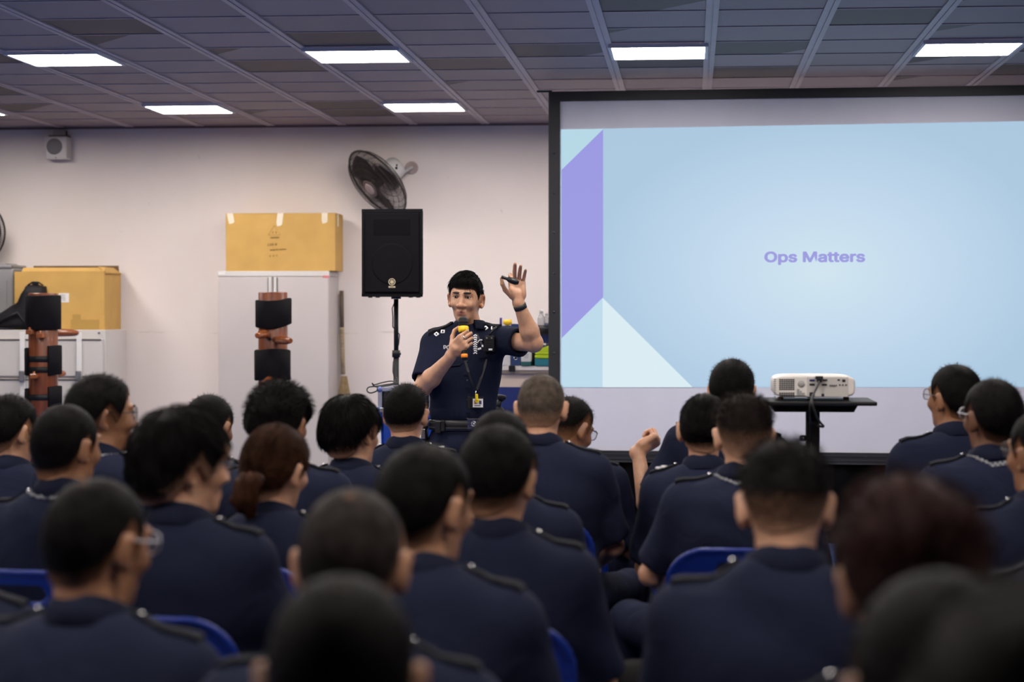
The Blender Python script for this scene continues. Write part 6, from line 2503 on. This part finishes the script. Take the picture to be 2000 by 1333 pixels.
# ---------------------------------------------------------- black backpack
def backpack():
    P = atz(1258, 1262, .60)
    r = empty('backpack', (P.x + .05, P.y, 0), 'black backpack standing on the floor at the bottom centre between the seated men', 'backpack')
    S = Field(axis(-.24, .24, .01), axis(-.18, .18, .01), axis(-.01, .65, .01))
    S.rbox((0, 0, .28), (.16, .11, .275), None, .08, k=0)
    S.rbox((0, -.10, .15), (.13, .06, .12), None, .05, k=.03)
    S.folds(.008, 5).plane((0, 0, -1), -.002)
    V, Q = S.skin(1)
    mk = mat('black_bag_fabric', (.0045, .004, .0045), .8, var=.2, bump=.3, bscale=60, spec=.08)
    np_mesh('bag_body', V, Q, mk, r)
    MB().tube([(-.04, 0, .545), (-.035, 0, .585), (.035, 0, .585), (.04, 0, .545)], .010, 8).obj('grab_handle', M_black, r)
    MB().tube([(-.12, -.158, .22), (0, -.166, .245), (.12, -.158, .22)], .004, 6).obj('zip', M_blackmetal, r)
    MB().sphere((-.135, -.04, .50), .02, 12).obj('buckle', M_chrome, r)


backpack()
print('people', round(_t.time() - _t0, 1))
# ====================================================== THE STANDING SPEAKER
def speaker():
    Y0 = 9.75
    O = at(907, 640, Y0); O = Vector((O.x, Y0, 0))
    r = empty('person', O, 'standing officer in short-sleeved navy uniform speaking into a microphone, left hand raised', 'person')

    def L(px, py, dy=0.0):
        p = at(px, py, Y0 + dy) - O
        return np.array([p.x, p.y, p.z])
    # faces the camera, head turned a little to his right and tilted
    R = np.array(Matrix.Rotation(math.radians(174), 3, 'Z') @ Matrix.Rotation(math.radians(-3), 3, 'X') @ Matrix.Rotation(math.radians(-2.5), 3, 'Y'))
    top = L(910, 528, .0)
    C = np.array([L(909, 590)[0], 0.0, top[2] - .114 - .028])
    N = np.array([L(916, 640)[0], .045, C[2] - .143])
    shR = L(850, 672, .03); shL = L(966, 664, .03)          # his right is image left
    elR, wrR = L(826, 757, -.11), L(881, 697, -.235)
    elL, wrL = L(1043, 671, -.15), L(1013, 592, -.215)
    belt = L(900, 829)[2]
    hipx = L(903, 860)[0]
    # ------------------------------------------------ body
    fx = [(C[0] - .11, C[0] + .11, .0026), (wrR[0] - .06, wrR[0] + .14, .003), (wrL[0] - .11, wrL[0] + .10, .003)]
    fy = [(C[1] - .13, C[1] + .12, .003), (wrR[1] - .09, wrR[1] + .09, .003)]
    fz = [(C[2] - .13, C[2] + .13, .0026), (wrR[2] - .05, wrR[2] + .17, .003), (wrL[2] - .03, wrL[2] + .21, .003)]
    S = Field(axis(-.30, .48, .009, fx), axis(-.36, .24, .009, fy), axis(.05, C[2] + .30, .010, fz))
    head_prims(S, C, R, N + np.array([0, .01, 0]), jaw=.97)
    S.cap(shR * .85 + N * .15, shL * .85 + N * .15, .045, k=.04)
    S.ell(((shR[0] + shL[0]) / 2, .045, N[2] - .17), (.145, .09, .17), k=.05)
    S.ell((hipx, .03, 1.06), (.135, .095, .16), k=.06)
    S.ell((hipx, .03, .90), (.14, .10, .10), k=.05)
    for s in (-1, 1):
        S.cap((hipx + s * .085, .03, .86), (hipx + s * .10, .01, .48), .078, .052, k=.03)
        S.cap((hipx + s * .10, .01, .48), (hipx + s * .12, .03, .10), .052, .040, k=.02)
    for sh, el, wr in ((shR, elR, wrR), (shL, elL, wrL)):
        S.cap(sh, el, .048, .041, k=.03)
        m = el + (wr - el) * .3
        S.cap(el, m, .040, .044, k=.02)
        S.cap(m, wr, .044, .0265, k=.02)
        S.cap(el, el, .041, k=.01)
    # right hand round the microphone
    fR = np.array([.66, -.42, .62]); sR = np.array([-.60, .12, .79])
    nR, PR, tR = hand(S, wrR + np.array([.006, -.002, .020]), fR, sR, 1, [(42, 78, 45), (48, 82, 45), (52, 84, 45), (58, 84, 42)], ((.35, .75, .55), (.55, .55, .62), (.7, .1, .7)), k=.005, sc=1.0)
    # left hand up, palm to the room, thumb and forefinger holding the clicker
    fL = np.array([-.06, .05, 1.0]); sL = np.array([-1.0, -.25, -.12])
    nL, PL, tL = hand(S, wrL + np.array([-.004, 0, .012]), fL, sL, -1, [(52, 62, 30), (34, 14, 8), (32, 14, 8), (30, 14, 8)], ((.70, .78, .35), (.92, .42, .35), (.95, .15, .25)), k=.005, sc=1.04, spread=5.5, fat=1.1)
    V, Q = S.skin(1)
    np_mesh('body', V, Q, SKIN['light'], r, head_attrs(V, C, R, stub=.10))
    hair('hair', C, R, r, 'part', 'black', HAIRC['black'], 'light', 5, res=.0026, strands=2600, fade_h=.035, front=.018, drop=-.002, fadelo=.55)
    # wisps falling on the brow
    T = lambda p: Vector(C + R @ np.array(p, float))
    m = MB()
    for x0, x1, z1 in ((-.014, -.020, .040), (-.020, -.029, .044), (-.040, -.043, .026), (-.046, -.050, .016), (-.053, -.058, .006)):
        m.tube([T((x0 - .004, .098, .098)), T((x0, .104, .078)), T(((x0 + x1) / 2, .100, .060)), T((x1, .0965, z1))], [.0016, .0016, .0012, .0004], 5)
    m.obj('fringe', hair_material('hair_black_light', HAIRC['black'], SKINC['light']), r)
    for o in r.children:
        if o.name.startswith('fringe'):
            a_ = o.data.attributes.new('fade', 'FLOAT', 'POINT')
            a_.data.foreach_set('value', np.ones(len(o.data.vertices), F32))
    eyes_brows(C, R, r)
    # ------------------------------------------------ shirt
    T2 = Field(axis(-.32, .46, .0065), axis(-.28, .24, .0065), axis(belt - .06, N[2] + .07, .0065))
    cx = (shR[0] + shL[0]) / 2
    for nm, sh, el, t in (('r', shR, elR, .84), ('l', shL, elL, .64)):
        d = (el - sh); ln = np.linalg.norm(d); d = d / ln
        cp = sh + d * ln * t
        T2.cap(sh, sh + d * ln * (t + .08), .066, .072, k=0)
        u = np.cross(d, [.05, 1, .03]); u /= np.linalg.norm(u); w = np.cross(d, u)
        T2.rbox(cp + d * .075, (.11, .11, .075), np.stack([u, w, d], 1), .004, k=0, mode='sub')
    T2.cap(shR, shL, .066, k=.03)
    T2.cap((N[0] - .045, N[1] - .012, N[2] - .036), (N[0] + .045, N[1] - .012, N[2] - .036), .052, k=.05)
    T2.ell((cx, .035, N[2] - .16), (.178, .125, .175), k=.06)
    T2.ell((cx - .005, .02, N[2] - .22), (.160, .125, .15), k=.06)
    T2.ell(((cx + hipx) / 2, .025, 1.14), (.166, .128, .19), k=.07)
    T2.ell((hipx, .02, belt + .05), (.158, .130, .10), k=.06)
    T2.folds(.006, 77)
    for nm, sh, el, t in (('r', shR, elR, .84), ('l', shL, elL, .64)):
        d = (el - sh); ln = np.linalg.norm(d); d = d / ln
        cp = sh + d * ln * t
        T2.cap(cp - d * .06, cp + d * .05, .055, k=.004, mode='sub')
    T2.plane((0, 0, -1), -(belt - .012))
    V, Q = T2.skin(1)
    np_mesh('shirt', V, Q, M_navy, r)
    ysurf = lambda x, z: T2.front(x, z, -1)
    c = collar(N + np.array([0, -.012, -.010]), r, nk=.066, tilt=14, back=.045, yaw=180, flare=1.5)
    # button placket, pockets
    px0 = N[0] + .004
    m = MB()
    zs = np.linspace(belt + .0, N[2] - .07, 14)
    pl = [(px0 + .0, ysurf(px0, z), z) for z in zs if ysurf(px0, z) is not None]
    V, Fs = [], []
    for x, y, z in pl:
        V += [(x - .016, y - .0035, z), (x + .016, y - .0035, z), (x + .016, y + .008, z), (x - .016, y + .008, z)]
    for k in range(len(pl) - 1):
        for j in range(4):
            Fs.append((4 * k + j, 4 * k + (j + 1) % 4, 4 * k + 4 + (j + 1) % 4, 4 * k + 4 + j))
    p_ = pydata('button_placket', V, Fs, M_navyd, r)
    for k in range(1, len(pl), 3):
        x, y, z = pl[k]
        MB().sphere((x, y - .005, z), .0055, 10, (1, .5, 1)).obj('button', mat('navy_button', (.006, .007, .015), .3), p_)

    def patch(name, pts, m_, par, lift=.004, th=.004):
        """flat cut piece laid on the shirt front; pts are frame pixels"""
        P = []
        for x, y in pts:
            q = L(x, y, -.10)
            q = L(x, y, (ysurf(q[0], q[2]) or -.10))
            yy = ysurf(q[0], q[2])
            P.append((q[0], (yy if yy is not None else -.1), q[2]))
        n = len(P)
        V = [(x, y - lift - th, z) for x, y, z in P] + [(x, y + .006, z) for x, y, z in P]
        Fs = [tuple(range(n)), tuple(range(n, 2 * n))[::-1]] + [(i, i + n, (i + 1) % n + n, (i + 1) % n) for i in range(n)]
        return pydata(name, V, Fs, m_, par)
    patch('pocket_flap', [(935, 692), (972, 690), (972, 700), (966, 706), (942, 706), (935, 701)], M_navyd, r)
    patch('pocket_flap', [(868, 706), (884, 701), (905, 700), (905, 708), (898, 714), (876, 716), (868, 712)], M_navyd, r)
    EP = []
    for s, sh in ((-1, shR), (1, shL)):
        e = epaulette(T2, r, (N[0] + s * .080, N[1] - .030), (sh[0] + s * .030, sh[1] - .038), width=.050, pips=0, lift=.005)
        EP.append(e)

    # letters and badges on the chest
    def on_shirt(px, py, lift=.008):
        q = L(px, py, -.1)
        y = ysurf(q[0], q[2]) or -.1
        q = L(px, py, y)
        y = ysurf(q[0], q[2]) or y
        return Vector((q[0], y - lift, q[2]))
    for e, spots in ((EP[0], ((853, 653), (865, 648))), (EP[1], ((949, 641), (963, 641)))):
        for k, (x, y) in enumerate(spots):
            q = on_shirt(x, y, .010)
            Rp = Matrix.Rotation(math.radians(-35), 3, 'X') @ Matrix.Rotation(PI / 4 * (1 if k == 0 else 0), 3, 'Y')
            MB().box(q, (.020, .006, .020), .002, rot=Rp).obj('rank_pip', M_thread, e)
            MB().box(q + Vector((0, -.003, 0)), (.008, .005, .008), .001, rot=Rp).obj('pip_centre', M_epa, e)
    p = on_shirt(866, 679)
    t = text_mesh('chest_lettering', 'POLICE', .039, M_thread, r, Matrix.Translation(p) @ Matrix.Rotation(math.radians(-16), 4, 'Z') @ frame_xz((0, 0, 0)), bold=.0013, align='LEFT')
    p = on_shirt(873, 686)
    text_mesh('chest_lettering', 'FORCE', .015, M_thread, r, Matrix.Translation(p) @ Matrix.Rotation(math.radians(-16), 4, 'Z') @ frame_xz((0, 0, 0)), bold=.0004, align='LEFT')
    # black and white braid down the placket
    m = MB(); m2 = MB()
    for k in range(9):
        a = on_shirt(928.5, 655 + k * 4.3, .006)
        for s in (-1, 1):
            m.box(a + Vector((s * .0042, 0, -.001)), (.0115, .004, .0052), rot=Euler((0, s * math.radians(38), 0)).to_matrix())
    m.obj('chevron_braid', M_thread, r)
    # round badge half hidden by the camera, and two small white marks
    a = on_shirt(940, 671, .008)
    b = MB()
    b.tube([a + Vector((.017 * math.cos(t_), 0, .017 * math.sin(t_))) for t_ in np.linspace(1.2, 5.4, 14)], .0022, 6)
    for x, y in ((935, 682), (938.5, 681), (943, 676)):
        q = on_shirt(x, y, .008)
        b.box(q, (.009, .003, .010), .001)
    b.obj('breast_badge', M_thread, r)

    # body-worn camera on the chest
    a = on_shirt(957, 672, .018)
    bc = MB().box(a, (.052, .034, .082), .007, seg=3).obj('body_camera', M_black, r)
    MB().box(a + Vector((0, -.018, .028)), (.042, .004, .020), .002).obj('lens_panel', mat('camera_panel', (.03, .03, .035), .25), bc)
    for s in (-1, 0, 1):
        MB().cyl(a + Vector((s * .012, -.018, .029)), a + Vector((s * .012, -.022, .029)), .0045 if s else .006, n=14).obj('camera_lens', M_chrome if s else M_black, bc)
    for k in range(4):
        MB().box(a + Vector((0, -.0175, .006 - k * .009)), (.036, .003, .004), .001).obj('grip_rib', M_blackmetal, bc)
    MB().box(a + Vector((.006, -.0185, -.027)), (.018, .003, .009), .001).obj('white_label', M_thread, bc)
    MB().tube([a + Vector((.0, -.002, .045)), a + Vector((.016, .012, .068)), a + Vector((.030, .035, .082))], .006, 8).obj('camera_strap', M_black, bc)

    # lanyard with card and whistle
    M_lan = mat('black_lanyard_ribbon', (.004, .0045, .008), .6)
    def lan(path):
        P = [on_shirt(x, y, .006) for x, y in path]
        V, Fs = [], []
        for i, q in enumerate(P):
            V += [q + Vector((-.0065, 0, .002)), q + Vector((.0065, 0, -.002)), q + Vector((.0065, .004, -.002)), q + Vector((-.0065, .004, .002))]
        for i in range(len(P) - 1):
            for j in range(4):
                Fs.append((4 * i + j, 4 * i + 4 + j, 4 * i + 4 + (j + 1) % 4, 4 * i + (j + 1) % 4))
        return pydata('lanyard', V, Fs, M_lan, r)
    lan([(898, 655), (904, 680), (909, 705), (915, 727), (922, 747), (929, 762)])
    lan([(931, 652), (941, 672), (950, 695), (947, 715), (939, 740), (931, 762)])
    a = on_shirt(931, 787, .014)
    card = MB().box(a + Vector((-.004, 0, -.0)), (.080, .006, .058), .003).box(a + Vector((-.036, -.003, 0)), (.016, .008, .062), .003)
    ch = card.obj('card_holder', M_black, r)
    MB().box(a + Vector((.008, -.0042, -.001)), (.050, .002, .042)).obj('identity_card', M_paper, ch)
    MB().box(a + Vector((-.004, -.0056, .002)), (.012, .001, .018)).obj('portrait_print', mat('print_skin', (.35, .17, .10), .6), ch)
    MB().box(a + Vector((.020, -.0056, .002)), (.012, .001, .018)).obj('portrait_print', mat('print_navy', (.06, .05, .12), .6), ch)
    MB().box(a + Vector((.006, -.0056, -.014)), (.03, .001, .004)).obj('printed_line', M_seam, ch)
    w0 = on_shirt(930, 763, .010)
    MB().tube([w0, w0 + Vector((0, -.003, -.010)), w0 + Vector((0, -.006, -.022))], .0032, 8).obj('clip', M_chrome, ch)
    w1 = on_shirt(932, 774, .024)
    wh = MB().box(w1 + Vector((0, 0, -.006)), (.014, .012, .034), .004, seg=3).tube([w1 + Vector((.002, -.003, -.022)), w1 + Vector((.002, .004, -.022))], .010, 14)
    wh.obj('whistle', mat('yellow_plastic', (.78, .58, .02), .35), ch)

    # ------------------------------------------------ belt, pouches, trousers, shoes
    m = MB()
    def belt_ring(z0, z1, a_, b_, th=.006):
        V, Fs = [], []
        n = 56
        for k in range(n):
            t_ = 2 * PI * k / n
            cx_, sy_ = math.cos(t_), math.sin(t_)
            x = math.copysign(abs(cx_) ** .85, cx_) * a_; y = math.copysign(abs(sy_) ** .85, sy_) * b_
            V += [(hipx + x, .02 + y, z0), (hipx + x * 1.03, .02 + y * 1.03, z0 + .004), (hipx + x * 1.03, .02 + y * 1.03, z1 - .004), (hipx + x, .02 + y, z1)]
        for k in range(n):
            for j in range(3):
                Fs.append((4 * k + j, 4 * ((k + 1) % n) + j, 4 * ((k + 1) % n) + j + 1, 4 * k + j + 1))
        return V, Fs
    BA, BB = .163, .137
    V, Fs = belt_ring(belt - .026, belt + .024, BA, BB)
    bl = pydata('belt', V, Fs, M_shoe, r, smooth=True)
    for dz in (-.012, .012):
        V, Fs = belt_ring(belt + dz - .0015, belt + dz + .0015, BA * 1.033, BB * 1.033)
        pydata('belt_stitching', V, Fs, mat('belt_ridge', (.03, .03, .032), .4), bl)
    q = L(925, 829, -.13)
    yb = .02 - BB * 1.03 * math.sqrt(max(0, 1 - ((q[0] - hipx) / (BA * 1.03)) ** 2)) - .008
    B0 = Vector((q[0], yb, q[2]))
    bk = MB().box(B0, (.064, .010, .054), .003).obj('buckle', mat('buckle_blue_steel', (.10, .12, .24), .25, .8), r)
    Mr = Matrix.Translation(B0 + Vector((0, -.0055, 0))) @ Matrix.Rotation(PI / 2, 4, 'X')
    cr = MB().lathe([(.0095, 0), (.0125, 0), (.0125, .002), (.0095, .002)], 24, Mr, closed=True)
    cr.lathe([(0, .0015), (.006, .0015), (.006, 0), (0, 0)], 6, Mr)
    for k in range(5):
        a_ = PI * 1.15 + k * PI * .7 / 4
        cr.box(B0 + Vector((.016 * math.cos(a_), -.0065, .016 * math.sin(a_))), (.006, .002, .003))
    cr.box(B0 + Vector((0, -.0065, .0155)), (.010, .002, .006)).box(B0 + Vector((0, -.006, .025)), (.062, .002, .003))
    cr.obj('crest', M_chrome, bk)
    # pouches and holster on his right hip
    for px_, w_, h_, dz, nm in ((858, .030, .060, -.01, 'belt_pouch'), (868, .018, .055, -.002, 'belt_keeper')):
        q = L(px_, 830, -.06)
        x = q[0]
        yy = .02 - BB * 1.05 * math.sqrt(max(0.02, 1 - min(1, abs((x - hipx) / (BA * 1.05))) ** 2)) - .008
        MB().box((x, yy, belt + dz), (w_, .03, h_), .005, seg=3).obj(nm, M_black, r)
    x = hipx - BA - .030
    hl = MB().box((x, -.01, belt - .07), (.042, .075, .16), .010, seg=3).box((x, -.03, belt + .03), (.034, .05, .06), .008).obj('holster', M_black, r)
    MB().tube([(x, -.045, belt + .05), (x - .004, -.06, belt + .07)], .012, 10).box((x + .002, -.052, belt - .01), (.03, .01, .02), .003).obj('grip', M_blackmetal, hl)
    q = L(846, 850, -.05)
    k2 = MB().box((x + .006, -.055, belt - .045), (.022, .018, .05), .004).tube([(x + .004, -.055, belt - .03), (x - .012, -.062, belt - .08), (x + .004, -.058, belt - .13)], .004, 6).obj('key_strap', M_chrome, hl)
    U = Field(axis(hipx - .25, hipx + .25, .009), axis(-.20, .24, .009), axis(.03, belt + .03, .009))
    U.ell((hipx, .02, belt - .10), (.168, .142, .17), k=0)
    for s in (-1, 1):
        U.cap((hipx + s * .082, .02, .84), (hipx + s * .105, .01, .48), .100, .076, k=.04)
        U.cap((hipx + s * .105, .01, .48), (hipx + s * .125, .03, .08), .076, .072, k=.03)
    U.folds(.006, 31).plane((0, 0, 1), belt).plane((0, 0, -1), -.05)
    V, Q = U.skin(1)
    np_mesh('trousers', V, Q, M_trous, r)
    for s in (-1, 1):
        cx_ = hipx + s * .128
        W = Field(axis(cx_ - .08, cx_ + .08, .007), axis(-.26, .14, .007), axis(-.01, .15, .007))
        W.cap((cx_, .06, .05), (cx_ + s * .02, -.16, .042), .046, .042, k=0)
        W.cap((cx_, .05, .06), (cx_, .05, .12), .046, .050, k=.02).plane((0, 0, -1), -.002)
        V, Q = W.skin(1)
        np_mesh('shoe', V, Q, M_shoe, r)
    # watch on the left wrist
    ax = (elL - wrL); ax /= np.linalg.norm(ax)
    wc = wrL + ax * .020
    q = Vector(ax).to_track_quat('Z', 'Y').to_matrix().to_4x4()
    Mw = Matrix.Translation(Vector(wc)) @ q
    wt = MB().lathe([(.0262, -.013), (.0315, -.012), (.0322, 0), (.0315, .012), (.0262, .013)], 30, Mw, closed=True).obj('watch', mat('black_silicone', (.009, .009, .011), .55), r)
    # ring on the right hand
    pr = PR(.107, .0105, .004)
    MB().lathe([(.0094, -.003), (.0112, -.003), (.0112, .003), (.0094, .003)], 20, Matrix.Translation(Vector(pr)) @ Vector(fR).to_track_quat('Z', 'Y').to_matrix().to_4x4(), closed=True).obj('ring', M_chrome, r)

    # ------------------------------------------------ microphone (held)
    gp = np.mean([PR(.108, a, .028) for a in (.02, -.02)], 0)
    mh = L(905, 632, -.0); mt = L(908, 706, 0)
    # axis through the grip, head near the mouth
    dirv = np.array([L(904, 628)[0] - L(908, 700)[0], .035, L(904, 628)[2] - L(908, 700)[2]])
    dirv /= np.linalg.norm(dirv)
    gz = L(906, 668)[2]
    base = np.array([L(906, 668, gp[1])[0], gp[1], gz])
    mo = empty('microphone', O + Vector(base), 'black handheld microphone with yellow collar in the speaker\'s right fist', 'microphone')
    Mq = Vector(dirv).to_track_quat('Z', 'Y').to_matrix().to_4x4()
    f = lambda py: (L(905, py, gp[1])[2] - gz) / dirv[2]
    MB().lathe([(0, f(704)), (.010, f(704)), (.0130, f(701)), (.0150, f(691)), (.0165, f(652)), (.0175, f(647)), (0, f(647))], 28, Mq).obj('handle', M_black, mo)
    MB().lathe([(.012, f(650)), (.0245, f(649)), (.0265, f(645)), (.0265, f(640)), (.0240, f(638)), (.012, f(638))], 8, Mq, closed=True).obj('collar_ring', mat('yellow_rubber', (.85, .55, .01), .45), mo)
    hm = mat('mic_grille', (.022, .022, .024), .45, .6, bump=.8, bscale=500)
    MB().lathe([(0, f(638)), (.0195, f(638)), (.0225, f(633)), (.0235, f(628)), (.0220, f(623)), (.015, f(620)), (0, f(619))], 32, Mq).obj('head_grille', hm, mo)
    MB().lathe([(.0228, f(632)), (.0242, f(631)), (.0242, f(629)), (.0228, f(628))], 32, Mq, closed=True).obj('grille_band', M_blackmetal, mo)
    MB().lathe([(0, f(700)), (.0150, f(699.5)), (.0168, f(697)), (.0168, f(694)), (.0150, f(692)), (0, f(692))], 20, Mq).obj('orange_ring', mat('orange_rubber', (.80, .22, .01), .45), mo)
    sv = MB()
    sv.lathe([(.0155, f(691)), (.0164, f(690)), (.0174, f(662)), (.0160, f(661))], 14, Mq, arc=(math.radians(-95), math.radians(-40)))
    sv.obj('white_label_strip', M_thread, mo)
    # ------------------------------------------------ clicker (held)
    a = L(979, 541, wrL[1] - .080); b = L(1013, 553, wrL[1] - .068)
    co = empty('presentation_clicker', O + Vector((a + b) / 2), 'slim black presentation clicker between the fingers of the raised hand', 'clicker')
    d = Vector(b - a)
    A, B = -d / 2, d / 2
    MB().tube([A, A + d * .04, A + d * .12, A + d * .32, A + d * .42, A + d * .6, A + d * .85, B], [.006, .0085, .008, .0075, .0125, .0150, .0145, .009], 16).obj('clicker_body', mat('clicker_black', (.006, .006, .007), .35), co)
    u = Vector((0, -.0115, .002))
    for k in (.55, .68):
        MB().box(A + d * k + u, (.010, .004, .008), .001).obj('button', M_blackmetal, co)


speaker()
# ------------------------------------------------------------------ world / view
w = bpy.data.worlds.new('world')
SC.world = w
w.use_nodes = True
w.node_tree.nodes['Background'].inputs[0].default_value = (0.0, 0.0, 0.0, 1)
vs = SC.view_settings
vs.view_transform = 'Standard'
vs.look = 'None'
vs.gamma = 1.0
vs.exposure = 0.0
vs.use_curve_mapping = False
SC.cycles.use_denoising = True
SC.cycles.max_bounces = 8
SC.cycles.diffuse_bounces = 5
SC.cycles.caustics_reflective = False
SC.cycles.caustics_refractive = False
SC.cycles.sample_clamp_indirect = 6.0
